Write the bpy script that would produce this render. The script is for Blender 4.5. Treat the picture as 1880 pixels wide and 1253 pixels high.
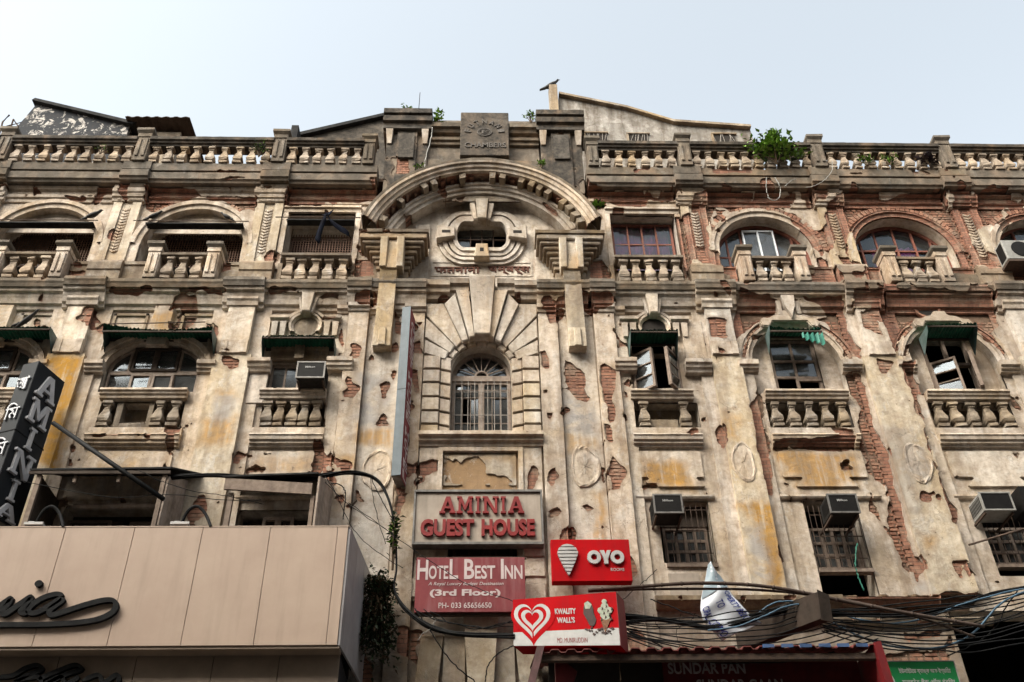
import bpy, bmesh, math, random
import numpy as np
from mathutils import Vector, Matrix

for o in list(bpy.data.objects): bpy.data.objects.remove(o)
SC = bpy.context.scene
COL = SC.collection
random.seed(7)
RNG = np.random.RandomState(11)
PI = math.pi

# ------------------------------------------------------------------ camera, sky, sun, exposure
cam_data = bpy.data.cameras.new('camera')
cam = bpy.data.objects.new('camera', cam_data); COL.objects.link(cam)
cam_data.sensor_width = 36.0; cam_data.lens = 35.0
cam_data.clip_start = 0.05; cam_data.clip_end = 2000
R = Matrix(((0.99953285, -0.00328202, -0.03038617), (-0.02584738, -0.62133046, -0.78312219), (-0.01630963, 0.78354176, -0.62112504)))
# a camera's world axes are the columns of its rotation
M = Matrix.Identity(4)
for r in range(3):
    for c in range(3): M[r][c] = R[r][c]
M.translation = Vector((-0.0254, -15.0, 1.6))
cam.matrix_world = M
SC.camera = cam

world = bpy.data.worlds.new("World"); SC.world = world; world.use_nodes = True
wn = world.node_tree; wn.nodes.clear()
SUN_EL, SUN_AZ = math.radians(45), math.radians(-136)      # azimuth from +Y, negative = to the left; the haze-veiled sun stands high, left behind the camera
sky = wn.nodes.new('ShaderNodeTexSky'); sky.sky_type = 'NISHITA'; sky.sun_disc = False
sky.sun_elevation = SUN_EL; sky.sun_rotation = SUN_AZ
sky.air_density = 1.0; sky.dust_density = 5.0; sky.ozone_density = 1.0; sky.altitude = 10
hs = wn.nodes.new('ShaderNodeHueSaturation'); hs.inputs['Saturation'].default_value = 0.38
bg = wn.nodes.new('ShaderNodeBackground'); bg.inputs['Strength'].default_value = 0.15
wo = wn.nodes.new('ShaderNodeOutputWorld')
tint = wn.nodes.new('ShaderNodeMix'); tint.data_type = 'RGBA'; tint.blend_type = 'MULTIPLY'; tint.inputs[0].default_value = 1.0; tint.inputs[7].default_value = (.985, 1.012, .955, 1)
wn.links.new(sky.outputs[0], hs.inputs['Color']); wn.links.new(hs.outputs[0], tint.inputs[6]); wn.links.new(tint.outputs[2], bg.inputs['Color']); wn.links.new(bg.outputs[0], wo.inputs[0])

sun_data = bpy.data.lights.new('sun', 'SUN'); sun_data.energy = 1.45; sun_data.angle = math.radians(60); sun_data.color = (1.0, 0.90, 0.78)
sun = bpy.data.objects.new('sun', sun_data); COL.objects.link(sun)
sd = Vector((math.sin(SUN_AZ) * math.cos(SUN_EL), math.cos(SUN_AZ) * math.cos(SUN_EL), math.sin(SUN_EL)))
sun.rotation_euler = sd.to_track_quat('Z', 'Y').to_euler()
SC.view_settings.view_transform = 'Standard'; SC.view_settings.look = 'None'
SC.view_settings.gamma = 1.0; SC.view_settings.use_curve_mapping = False
SC.view_settings.exposure = 1.6
SC.cycles.max_bounces = 5; SC.cycles.diffuse_bounces = 3; SC.cycles.transparent_max_bounces = 12
SC.cycles.use_denoising = True

# ------------------------------------------------------------------ node helpers and materials
class NT:
    def __init__(s, name):
        s.m = bpy.data.materials.new(name); s.m.use_nodes = True
        s.t = s.m.node_tree; s.t.nodes.clear()
        s.out = s.t.nodes.new('ShaderNodeOutputMaterial')
        s.p = s.t.nodes.new('ShaderNodeBsdfPrincipled')
        s.t.links.new(s.p.outputs[0], s.out.inputs[0])
        g = s.t.nodes.new('ShaderNodeNewGeometry'); s.pos = g.outputs['Position']; s.geo = g
    def n(s, typ, **kw):
        nd = s.t.nodes.new(typ)
        for k, v in kw.items(): setattr(nd, k, v)
        return nd
    def put(s, inp, v):
        if isinstance(v, bpy.types.NodeSocket): s.t.links.new(v, inp)
        elif isinstance(v, (tuple, list)) and len(v) == 3 and inp.type == 'RGBA': inp.default_value = (*v, 1)
        else: inp.default_value = v
    def mapv(s, sc, loc=(0, 0, 0), src=None):
        mp = s.n('ShaderNodeMapping'); s.put(mp.inputs['Vector'], src or s.pos)
        mp.inputs['Scale'].default_value = sc; mp.inputs['Location'].default_value = loc
        return mp.outputs[0]
    def noise(s, scale, detail=5, rough=.55, vec=None, dist=0):
        nd = s.n('ShaderNodeTexNoise'); s.put(nd.inputs['Vector'], vec or s.pos)
        nd.inputs['Scale'].default_value = scale; nd.inputs['Detail'].default_value = detail
        nd.inputs['Roughness'].default_value = rough; nd.inputs['Distortion'].default_value = dist
        return nd.outputs[0]
    def voro(s, scale, feature='DISTANCE_TO_EDGE', vec=None, rand=1):
        nd = s.n('ShaderNodeTexVoronoi', feature=feature); s.put(nd.inputs['Vector'], vec or s.pos)
        nd.inputs['Scale'].default_value = scale; nd.inputs['Randomness'].default_value = rand
        return nd.outputs['Distance']
    def ramp(s, v, a, b, lo=0., hi=1.):
        nd = s.n('ShaderNodeMapRange'); s.put(nd.inputs['Value'], v)
        nd.inputs['From Min'].default_value = a; nd.inputs['From Max'].default_value = b
        nd.inputs['To Min'].default_value = lo; nd.inputs['To Max'].default_value = hi
        return nd.outputs[0]
    def math(s, op, a, b=0.5):
        nd = s.n('ShaderNodeMath', operation=op); s.put(nd.inputs[0], a); s.put(nd.inputs[1], b); return nd.outputs[0]
    def mix(s, f, a, b, mode='MIX'):
        nd = s.n('ShaderNodeMix', data_type='RGBA', blend_type=mode)
        s.put(nd.inputs[0], f); s.put(nd.inputs[6], a); s.put(nd.inputs[7], b); return nd.outputs[2]
    def bump(s, h, strength=.5, dist=.01, prev=None):
        nd = s.n('ShaderNodeBump'); s.put(nd.inputs['Height'], h); nd.inputs['Strength'].default_value = strength
        nd.inputs['Distance'].default_value = dist
        if prev is not None: s.t.links.new(prev, nd.inputs['Normal'])
        return nd.outputs[0]
    def attr(s, name):
        nd = s.n('ShaderNodeAttribute', attribute_name=name); sep = s.n('ShaderNodeSeparateColor')
        s.t.links.new(nd.outputs['Color'], sep.inputs[0]); return sep.outputs
    def done(s, color, rough=.9, normal=None, metal=0., spec=.3):
        s.put(s.p.inputs['Base Color'], color); s.put(s.p.inputs['Roughness'], rough); s.put(s.p.inputs['Metallic'], metal)
        s.p.inputs['Specular IOR Level'].default_value = spec
        if normal is not None: s.t.links.new(normal, s.p.inputs['Normal'])
        return s.m

def plaster(name, tintA=(.53, .43, .335), tintB=(.65, .56, .475), yellow=.36, grime=.46, dark=0., rust=.28):
    k = NT(name)
    st = k.attr('stain'); an = k.n('ShaderNodeAttribute', attribute_name='edge'); alpha = an.outputs['Fac']
    big = k.noise(.55, 6, .6)
    med = k.noise(2.3, 8, .65, dist=.6)
    fine = k.noise(11, 8, .7)
    vs = k.noise(1., 7, .62, vec=k.mapv((4, 4, .5)))
    vs2 = k.noise(1., 6, .6, vec=k.mapv((11, 11, .9), (3, 1, 5)))
    c = k.mix(k.ramp(med, .4, .6), tintA, tintB)
    c = k.mix(k.math('MULTIPLY', k.ramp(k.noise(1.1, 7, .7, vec=k.mapv((1, 1, .5), (9, 2, 4))), .47, .62), yellow), c, (.44, .31, .16))
    c = k.mix(k.math('MULTIPLY', k.ramp(k.noise(3.4, 9, .75, vec=k.mapv((1, 1, .6), (4, 8, 1)), dist=.8), .55, .62), .55), c, (.60, .56, .51))
    c = k.mix(k.math('MULTIPLY', k.ramp(fine, .46, .68), .30), c, (.26, .185, .13))
    # ochre limewash that the polygons place; worn through by vertical streaks
    w = k.math('MULTIPLY', st[0], k.ramp(k.math('ADD', vs2, k.math('MULTIPLY', fine, .5)), .74, .95, 1., .2))
    c = k.mix(w, c, k.mix(k.ramp(fine, .35, .65), (.44, .235, .06), (.38, .23, .09)))
    # bare grey cement
    c = k.mix(k.math('MULTIPLY', st[1], k.ramp(med, .36, .5)), c, k.mix(k.ramp(fine, .3, .7), (.30, .27, .25), (.42, .39, .36)))
    # rust brown streaks
    c = k.mix(k.math('MULTIPLY', k.ramp(vs, .56, .72), rust), c, (.26, .15, .08))
    # grime washing down
    g = k.math('MULTIPLY', k.ramp(k.math('ADD', vs, k.math('MULTIPLY', fine, .35)),   .54, .80), grime)
    c = k.mix(g, c, (.10, .072, .05))
    # dark algae, on flat tops and where the mask says
    sepn = k.n('ShaderNodeSeparateXYZ'); k.t.links.new(k.geo.outputs['True Normal'], sepn.inputs[0])
    top = k.math('MULTIPLY', k.ramp(sepn.outputs[2], .3, .8), .85)
    al = k.math('MAXIMUM', k.math('MAXIMUM', top, st[2]), dark)
    al = k.math('MULTIPLY', al, k.ramp(k.math('ADD', med, k.math('MULTIPLY', vs, .6)),   .70, 1.06, 1., .3))
    c = k.mix(al, c, k.mix(k.ramp(fine, .35, .7), (.022, .019, .016), (.085, .07, .055)))
    # pits, hairline cracks
    cr = k.voro(1.5, vec=k.mapv((1, 1, .8), (0, 0, 0), src=None))
    wob = k.n('ShaderNodeVectorMath', operation='ADD')
    nn = k.n('ShaderNodeTexNoise'); k.put(nn.inputs['Vector'], k.pos); nn.inputs['Scale'].default_value = 2.6; nn.inputs['Detail'].default_value = 5
    sc_ = k.n('ShaderNodeVectorMath', operation='SCALE'); k.t.links.new(nn.outputs['Color'], sc_.inputs[0]); sc_.inputs['Scale'].default_value = .9
    k.t.links.new(k.pos, wob.inputs[0]); k.t.links.new(sc_.outputs[0], wob.inputs[1])
    cr = k.voro(1.25, vec=wob.outputs[0])
    crm = k.math('MULTIPLY', k.ramp(cr, .002, .010, 1., 0.), k.ramp(big, .50, .60))
    c = k.mix(k.math('MULTIPLY', crm, .42), c, (.07, .05, .035))
    pits = k.ramp(k.noise(17, 4, .6, vec=k.mapv((1, 1, .8))), .68, .73)
    c = k.mix(k.math('MULTIPLY', pits, .7), c, (.12, .08, .055))
    flake = k.ramp(k.noise(3.4, 9, .75, vec=k.mapv((1, 1, .6), (4, 8, 1)), dist=.8), .555, .575)
    ed = k.math('MULTIPLY', alpha, k.ramp(k.math('ADD', med, k.math('MULTIPLY', fine, .5)), .55, .80))
    c = k.mix(k.math('MULTIPLY', ed, .6), c, (.24, .165, .11))
    oi = k.n('ShaderNodeObjectInfo'); hv = k.n('ShaderNodeHueSaturation'); k.put(hv.inputs['Color'], c)
    k.put(hv.inputs['Value'], k.ramp(oi.outputs['Random'], 0, 1, .90, 1.12)); k.put(hv.inputs['Saturation'], k.ramp(k.math('FRACT', k.math('MULTIPLY', oi.outputs['Random'], 7.1)), 0, 1, .85, 1.15)); c = hv.outputs[0]
    h = k.math('ADD', k.math('MULTIPLY', med, 1.2), k.math('MULTIPLY', fine, .6))
    h = k.math('ADD', h, k.math('MULTIPLY', flake, .14))
    h = k.math('SUBTRACT', h, k.math('ADD', k.math('MULTIPLY', crm, .35), k.math('MULTIPLY', pits, .35)))
    return k.done(c, .93, k.bump(h, .55, .026))

def brickmat(name, pattern):
    k = NT(name)
    fine = k.noise(28, 6, .7); med = k.noise(2.2, 6, .65); vs = k.noise(1., 6, .6, vec=k.mapv((6, 6, .6)))
    oi = k.n('ShaderNodeObjectInfo')
    rnd = k.math('FRACT', k.math('ADD', oi.outputs['Random'], k.geo.outputs['Random Per Island']))
    if pattern:      # on mouldings and backs where single bricks are too small: courses as colour and relief
        bt = k.n('ShaderNodeTexBrick'); mv = k.n('ShaderNodeCombineXYZ'); sp = k.n('ShaderNodeSeparateXYZ')
        k.t.links.new(k.pos, sp.inputs[0])
        k.put(mv.inputs[0], k.math('ADD', sp.outputs[0], k.math('MULTIPLY', sp.outputs[1], 1.0))); k.put(mv.inputs[1], sp.outputs[2])
        k.t.links.new(mv.outputs[0], bt.inputs['Vector'])
        bt.inputs['Scale'].default_value = 1.0; bt.inputs['Brick Width'].default_value = .20; bt.inputs['Row Height'].default_value = .072
        bt.inputs['Mortar Size'].default_value = .006; bt.inputs['Mortar Smooth'].default_value = .3
        bt.inputs['Color1'].default_value = (.31, .145, .095, 1); bt.inputs['Color2'].default_value = (.20, .09, .062, 1); bt.inputs['Mortar'].default_value = (.12, .08, .06, 1)
        c = bt.outputs['Color']; base_h = bt.outputs['Fac']
    else:
        c = k.mix(rnd, (.19, .085, .056), (.34, .165, .105)); base_h = None
        c = k.mix(k.ramp(k.math('FRACT', k.math('MULTIPLY', rnd, 7.3)), .86, .9), c, (.14, .07, .05))
    c = k.mix(k.ramp(fine, .45, .72, 0, .5), c, (.33, .20, .13))
    c = k.mix(k.ramp(med, .50, .62, 0, .55), c, (.34, .26, .19))
    c = k.mix(k.ramp(vs, .50, .70, 0, .6), c, (.07, .045, .035))
    h = fine if base_h is None else k.math('SUBTRACT', k.math('MULTIPLY', fine, .5), base_h)
    return k.done(c, .95, k.bump(h, .8, .012))

def simple(name, col, col2=None, rough=.7, scale=6, metal=0., bumps=.15, spec=.3, streak=0., dirt=(.05, .04, .03), bdist=.004):
    k = NT(name)
    n1 = k.noise(scale, 6, .65); n2 = k.noise(scale * 5, 5, .7)
    c = k.mix(k.ramp(n1, .35, .65), col, col2 or tuple(v * .75 for v in col))
    if streak:
        vs = k.noise(1., 6, .6, vec=k.mapv((9, 9, .8)))
        c = k.mix(k.math('MULTIPLY', k.ramp(vs, .48, .72), streak), c, dirt)
    return k.done(c, rough, k.bump(n2, bumps, bdist), metal, spec)

MAT = {}
MAT['pl'] = plaster('weathered_plaster')
MAT['pl_warm'] = plaster('yellowed_plaster', (.51, .42, .31), (.62, .54, .43), .55, .4, 0.)
MAT['pl_white'] = plaster('whitewashed_plaster', (.53, .45, .37), (.65, .58, .50), .3, .38, 0., .25)
MAT['pl_dark'] = plaster('algae_blackened_plaster', (.33, .27, .20), (.38, .32, .25), .4, .8, .80)
MAT['pl_mid'] = plaster('sooty_plaster', (.36, .275, .195), (.44, .36, .27), .5, .7, .38)
MAT['clay'] = plaster('bare_clay_render', (.27, .18, .11), (.31, .21, .13), .1, .3, 0., .3)
MAT['pl_black'] = plaster('soot_black_stone', (.21, .18, .15), (.27, .235, .20), .15, .8, 1.15)
MAT['pl_bal'] = plaster('tan_weathered_balusters', (.37, .285, .21), (.48, .39, .30), .4, .6, .14)
MAT['brick'] = brickmat('old_red_brick', False)
MAT['brickp'] = brickmat('old_brick_courses', True)
MAT['mortar'] = simple('crumbling_mortar', (.20, .13, .09), (.12, .08, .055), .97, 9, bumps=.8, bdist=.01)
MAT['wood'] = simple('grey_weathered_wood', (.25, .19, .15), (.15, .11, .085), .85, 9, streak=.5)
MAT['wood_dk'] = simple('dark_old_wood', (.07, .05, .038), (.04, .028, .02), .85, 9, streak=.4)
MAT['wood_lt'] = simple('pale_worn_window_wood', (.38, .31, .26), (.25, .19, .15), .85, 9, streak=.5)
MAT['wood_red'] = simple('red_brown_window_frame', (.24, .085, .055), (.16, .06, .045), .7, 9, streak=.3)
MAT['white_fr'] = simple('white_aluminium_frame', (.72, .74, .76), (.6, .62, .64), .4, 6)
MAT['iron'] = simple('rusty_iron', (.10, .065, .045), (.05, .035, .03), .75, 18, metal=.3)
MAT['iron_lt'] = simple('pale_painted_grille', (.30, .27, .24), (.18, .15, .13), .75, 18)
MAT['black'] = simple('black_rubber_cable', (.007, .007, .008), (.016, .016, .016), .7, 8, spec=.08)
MAT['cable_bl'] = simple('blue_grey_cable', (.06, .12, .18), (.04, .07, .1), .5, 8)
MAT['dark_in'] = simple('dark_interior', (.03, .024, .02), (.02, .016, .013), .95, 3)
MAT['green'] = simple('green_corrugated_sheet', (.010, .11, .065), (.006, .06, .038), .55, 5, streak=.45)
MAT['green_lt'] = simple('bright_green_sheet_underside', (.02, .19, .13), (.012, .12, .08), .55, 5, streak=.3)
MAT['fascia'] = simple('beige_composite_panel', (.42, .315, .245), (.37, .27, .21), .42, .9, bumps=.05, streak=.12, spec=.35)
MAT['fascia_gr'] = simple('grey_side_panel', (.32, .30, .30), (.26, .24, .24), .5, 2, bumps=.03, streak=.2)
MAT['soffit'] = simple('dark_soffit_panel', (.24, .18, .135), (.18, .135, .10), .6, 2)
MAT['sign_dk'] = simple('dark_slate_sign_sheet', (.010, .011, .013), (.015, .017, .020), .6, 2, streak=.2, dirt=(.03, .03, .033), spec=.15)
MAT['letter_gr'] = simple('grey_letter', (.52, .52, .54), (.40, .40, .42), .5, 5)
MAT['red_let'] = simple('dark_red_letter', (.22, .014, .013), (.16, .01, .01), .5, 5)
MAT['cream_sign'] = simple('cream_sign_board', (.36, .30, .245), (.28, .23, .185), .6, 3, streak=.25)
MAT['maroon'] = simple('faded_maroon_flex', (.22, .055, .058), (.16, .04, .045), .7, 2, streak=.35, spec=.1, dirt=(.3, .17, .17))
MAT['pinkwhite'] = simple('faded_white_print', (.52, .44, .43), (.42, .34, .33), .6, 5)
MAT['red'] = simple('bright_red_sign', (.40, .004, .007), (.31, .005, .008), .8, 2.5, spec=.06, bumps=.08, streak=.3, dirt=(.16, .02, .02))
MAT['red_side'] = simple('dull_red_sheet', (.17, .012, .014), (.12, .01, .012), .5, 4, streak=.3)
MAT['white'] = simple('white_print', (.44, .43, .42), (.34, .33, .32), .5, 5, streak=.25, dirt=(.3, .27, .23))
MAT['black_g'] = simple('black_air_conditioner_face', (.008, .007, .007), (.013, .012, .011), .6, 5, spec=.1)
MAT['metal'] = simple('dull_metal_case', (.20, .19, .18), (.12, .11, .10), .5, 8, metal=.4, streak=.4)
MAT['metal_bl'] = simple('blue_grey_sheet_metal', (.10, .12, .135), (.075, .09, .10), .55, 6, metal=.2, streak=.3)
MAT['metal_dk'] = simple('dark_metal_case', (.03, .028, .026), (.018, .017, .016), .6, 8, metal=.1, streak=.3, spec=.1)
MAT['green_side'] = simple('dull_green_side_sheet', (.03, .07, .06), (.10, .13, .125), .6, 3, streak=.3)
MAT['green_flap'] = simple('torn_bright_green_sheet', (.03, .20, .15), (.02, .14, .10), .6, 5, streak=.3)
MAT['cloth'] = simple('black_cloth', (.005, .005, .007), (.010, .012, .020), .95, 5, spec=.03)
MAT['purple_leaf'] = simple('dark_purple_leaf', (.035, .018, .028), (.02, .015, .015), .6, 9)
MAT['banner_back'] = simple('silvery_banner_back', (.30, .36, .40), (.22, .28, .32), .35, 3)
MAT['shop_red'] = simple('sooty_dark_red_board', (.10, .008, .010), (.06, .006, .008), .5, 4)
MAT['shop_grey'] = simple('sooty_grey_lettering', (.34, .30, .30), (.24, .22, .22), .6, 5)
MAT['redpost'] = simple('dull_pink_painted_post', (.16, .08, .08), (.10, .05, .05), .6, 8, streak=.4)
MAT['insc'] = simple('brown_painted_inscription', (.13, .055, .035), (.09, .04, .03), .9, 20)
MAT['tab_let'] = simple('worn_grey_inscription', (.15, .13, .115), (.06, .055, .05), .9, 25)
MAT['roofwhite'] = plaster('stained_rooftop_whitewash', (.50, .46, .41), (.62, .58, .53), .1, .9, .6, .2)
MAT['brace'] = simple('black_painted_pipe', (.008, .008, .009), (.012, .012, .012), .6, 8, spec=.1)
MAT['lattice'] = simple('brown_lattice', (.20, .12, .085), (.12, .075, .055), .8, 12)
MAT['duct'] = simple('sooty_brown_sheet_metal', (.045, .032, .025), (.025, .019, .015), .8, 6, streak=.4, spec=.1)
MAT['case_w'] = simple('off_white_case', (.30, .29, .27), (.22, .21, .19), .5, 8, streak=.3)
MAT['tin'] = simple('black_tar_sheet', (.012, .012, .013), (.035, .034, .033), .85, 6, spec=.1)
MAT['rooftar'] = None
MAT['curtain'] = simple('pink_violet_curtain', (.60, .20, .30), (.38, .16, .34), .8, 4)
MAT['curtain_w'] = simple('pale_curtain', (.45, .42, .36), (.35, .31, .27), .8, 4)
MAT['leaf'] = simple('fresh_green_leaf', (.18, .31, .035), (.08, .17, .015), .5, 9, spec=.4)
MAT['leaf_dk'] = simple('dark_green_leaf', (.020, .036, .010), (.010, .018, .006), .6, 9)
MAT['leaf_br'] = simple('dry_brown_twigs', (.09, .055, .03), (.05, .035, .02), .8, 9)
MAT['bird'] = simple('sooty_feathers', (.02, .018, .018), (.04, .036, .034), .7, 20)
MAT['blue'] = simple('blue_lettering', (.02, .03, .20), (.03, .05, .25), .5, 5)
MAT['bluetin'] = simple('blue_painted_tin', (.05, .10, .22), (.04, .07, .15), .5, 5, streak=.4)
MAT['redtin'] = simple('rusty_red_tin', (.17, .035, .03), (.10, .025, .02), .6, 5, streak=.4)
MAT['greensign'] = simple('green_bank_sign', (.01, .17, .05), (.008, .14, .04), .4, 3, streak=.1)
MAT['bannerw'] = simple('white_banner_vinyl', (.62, .64, .68), (.5, .52, .57), .4, 3)
MAT['cone'] = simple('brown_wafer', (.22, .10, .05), (.12, .05, .025), .7, 40)
MAT['choc'] = simple('dark_chocolate', (.03, .012, .01), (.05, .02, .015), .4, 20)
MAT['mint'] = simple('pale_mint', (.22, .27, .19), (.38, .36, .30), .5, 20)
MAT['bamboo'] = simple('dark_bamboo_pole', (.075, .05, .04), (.045, .03, .022), .8, 14)
MAT['asphalt'] = simple('asphalt', (.06, .058, .055), (.04, .038, .036), .95, 3, bumps=.4)
MAT['paving'] = simple('pavement_slabs', (.22, .20, .18), (.16, .14, .12), .9, 3, bumps=.3)
MAT['opp'] = simple('shade_block_wall', (.27, .22, .17), (.20, .165, .13), .95, 1.5, streak=.5)

def glass_mat(name, tint=(.55, .6, .62), fac=.30, rough=.08):
    k = NT(name); k.t.nodes.remove(k.p)
    tr = k.n('ShaderNodeBsdfTransparent'); tr.inputs[0].default_value = (*tint, 1)
    gl = k.n('ShaderNodeBsdfGlossy'); gl.inputs['Roughness'].default_value = rough; gl.inputs[0].default_value = (.42, .47, .52, 1)
    df = k.n('ShaderNodeBsdfDiffuse'); df.inputs[0].default_value = (.22, .22, .215, 1)
    fr = k.n('ShaderNodeFresnel'); fr.inputs[0].default_value = 1.5
    n_ = k.noise(3, 6, .6)
    b = k.bump(k.noise(1.3, 1), .05, .02); k.t.links.new(b, gl.inputs['Normal'])
    m1 = k.n('ShaderNodeMixShader'); k.put(m1.inputs[0], k.ramp(n_, .35, .65, fac * .4, fac * 1.3)); k.t.links.new(tr.outputs[0], m1.inputs[1]); k.t.links.new(df.outputs[0], m1.inputs[2])
    m2 = k.n('ShaderNodeMixShader'); k.put(m2.inputs[0], k.math('ADD', k.math('MULTIPLY', fr.outputs[0], .9), .05)); k.t.links.new(m1.outputs[0], m2.inputs[1]); k.t.links.new(gl.outputs[0], m2.inputs[2])
    k.t.links.new(m2.outputs[0], k.out.inputs[0]); return k.m
MAT['glass'] = glass_mat('dusty_window_glass')
MAT['glass_v'] = glass_mat('violet_tinted_glass', (.80, .66, .92), .12)

def tarwall(name):
    k = NT(name)
    v = k.noise(3.5, 10, .75, dist=1.0); h = k.noise(.5, 3)
    sp = k.n('ShaderNodeSeparateXYZ'); k.t.links.new(k.pos, sp.inputs[0])
    m = k.ramp(v, .54, .57)
    c = k.mix(m, (.022, .024, .028), (.48, .44, .40))
    c = k.mix(k.ramp(k.noise(6, 6, .7), .5, .6, 0, .5), c, (.04, .035, .035))
    return k.done(c, .9, k.bump(v, .6, .02))
MAT['rooftar'] = tarwall('peeling_black_tar_wall')

# ------------------------------------------------------------------ object helpers
def link(name, me, mat=None, parent=None):
    if mat is not None and not me.materials: me.materials.append(MAT[mat] if isinstance(mat, str) else mat)
    o = bpy.data.objects.new(name, me); COL.objects.link(o)
    if parent is not None: o.parent = parent
    return o
def tag(o, label=None, cat=None, group=None, kind=None):
    if label: o['label'] = label
    if cat: o['category'] = cat
    if group: o['group'] = group
    if kind: o['kind'] = kind
    return o
def thing(name, label, cat, loc=(0, 0, 0), group=None, rotz=0):
    o = bpy.data.objects.new(name, None); COL.objects.link(o); o.location = loc; o.rotation_euler = (0, 0, rotz); o.empty_display_size = .2
    return tag(o, label, cat, group)
def copy_tree(o, parent=None):
    c = o.copy(); COL.objects.link(c)
    if parent is not None: c.parent = parent
    for ch in [x for x in o.children]: copy_tree(ch, c)
    return c

class MB:
    """collects simple shapes; build() links them as one mesh object"""
    def __init__(s): s.v = []; s.f = []
    def add(s, vs, fs):
        b = len(s.v); s.v += [tuple(v) for v in vs]; s.f += [tuple(i + b for i in f) for f in fs]; return s
    def box(s, x0, x1, y0, y1, z0, z1, j=0.):
        if x0 > x1: x0, x1 = x1, x0
        if y0 > y1: y0, y1 = y1, y0
        if z0 > z1: z0, z1 = z1, z0
        vs = [(x, y, z) for z in (z0, z1) for y in (y0, y1) for x in (x0, x1)]
        if j: vs = [tuple(c + random.uniform(-j, j) for c in v) for v in vs]
        return s.add(vs, [(0, 2, 3, 1), (4, 5, 7, 6), (0, 1, 5, 4), (2, 6, 7, 3), (0, 4, 6, 2), (1, 3, 7, 5)])
    def hexa(s, p):     # 8 points: bottom 4 ccw, top 4 ccw
        return s.add(p, [(3, 2, 1, 0), (4, 5, 6, 7), (0, 1, 5, 4), (1, 2, 6, 5), (2, 3, 7, 6), (3, 0, 4, 7)])
    def prism(s, poly, y0, y1):     # poly of (x,z) ccw seen from the street; y0 front, y1 back
        n = len(poly)
        a = sum(poly[i][0] * poly[(i + 1) % n][1] - poly[(i + 1) % n][0] * poly[i][1] for i in range(n))
        if a < 0: poly = poly[::-1]
        vs = [(x, y0, z) for x, z in poly] + [(x, y1, z) for x, z in poly]
        fs = [tuple(range(n)), tuple(range(2 * n - 1, n - 1, -1))] + [(i, i + n, (i + 1) % n + n, (i + 1) % n) for i in range(n)]
        return s.add(vs, fs)
    def lathe(s, prof, cx, cy, z0, seg=8, rot=0., sx=1., sy=1.):
        vs = []; n = len(prof)
        for r, z in prof:
            for k in range(seg):
                a = rot + 2 * PI * k / seg; vs.append((cx + r * math.cos(a) * sx, cy + r * math.sin(a) * sy, z0 + z))
        fs = [(i * seg + k, i * seg + (k + 1) % seg, (i + 1) * seg + (k + 1) % seg, (i + 1) * seg + k) for i in range(n - 1) for k in range(seg)]
        fs += [tuple(range(seg - 1, -1, -1)), tuple((n - 1) * seg + k for k in range(seg))]
        return s.add(vs, fs)
    def tube(s, pts, r, seg=6, r2=None):
        pts = [Vector(p) for p in pts]; n = len(pts); vs = []
        for i, p in enumerate(pts):
            t = (pts[min(i + 1, n - 1)] - pts[max(i - 1, 0)]).normalized()
            a = t.cross(Vector((0, 0, 1)));
            if a.length < .01: a = t.cross(Vector((0, 1, 0)))
            a.normalize(); b = t.cross(a).normalized(); rr = r if r2 is None else r + (r2 - r) * i / (n - 1)
            for k in range(seg):
                g = 2 * PI * k / seg; vs.append(tuple(p + (a * math.cos(g) + b * math.sin(g)) * rr))
        fs = [(i * seg + k, (i + 1) * seg + k, (i + 1) * seg + (k + 1) % seg, i * seg + (k + 1) % seg) for i in range(n - 1) for k in range(seg)]
        fs += [tuple(range(seg)), tuple((n - 1) * seg + k for k in range(seg - 1, -1, -1))]
        return s.add(vs, fs)
    def mesh(s, name):
        me = bpy.data.meshes.new(name); me.from_pydata(s.v, [], s.f); me.update(); return me
    def build(s, name, mat, parent=None, smooth=False, bevel=0.):
        me = s.mesh(name)
        if bevel:
            bm = bmesh.new(); bm.from_mesh(me); bmesh.ops.bevel(bm, geom=bm.edges[:], offset=bevel, segments=1, affect='EDGES'); bm.to_mesh(me); bm.free()
        if smooth: me.shade_smooth()
        return link(name, me, mat, parent)

# ------------------------------------------------------------------ noise and wear masks in facade coordinates (u = x, z)
def _hash(ix, iz, seed):
    h = (ix.astype(np.int64) * 374761393 + iz.astype(np.int64) * 668265263 + seed * 1442695041) & 0x7fffffff
    h = ((h ^ (h >> 13)) * 1274126177) & 0x7fffffff
    return ((h ^ (h >> 16)) & 0xffff) / 65535.0
def vnoise(x, z, seed=0):
    ix = np.floor(x); iz = np.floor(z); fx = x - ix; fz = z - iz
    fx = fx * fx * (3 - 2 * fx); fz = fz * fz * (3 - 2 * fz)
    a = _hash(ix, iz, seed); b = _hash(ix + 1, iz, seed); c = _hash(ix, iz + 1, seed); d = _hash(ix + 1, iz + 1, seed)
    return (a + (b - a) * fx) * (1 - fz) + (c + (d - c) * fx) * fz
def fbm(x, z, seed=0, oct=4):
    s = 0; a = .5; t = 0
    for i in range(oct):
        s = s + a * vnoise(x * 2 ** i, z * 2 ** i, seed + i * 17); t += a; a *= .5
    return s / t
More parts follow.
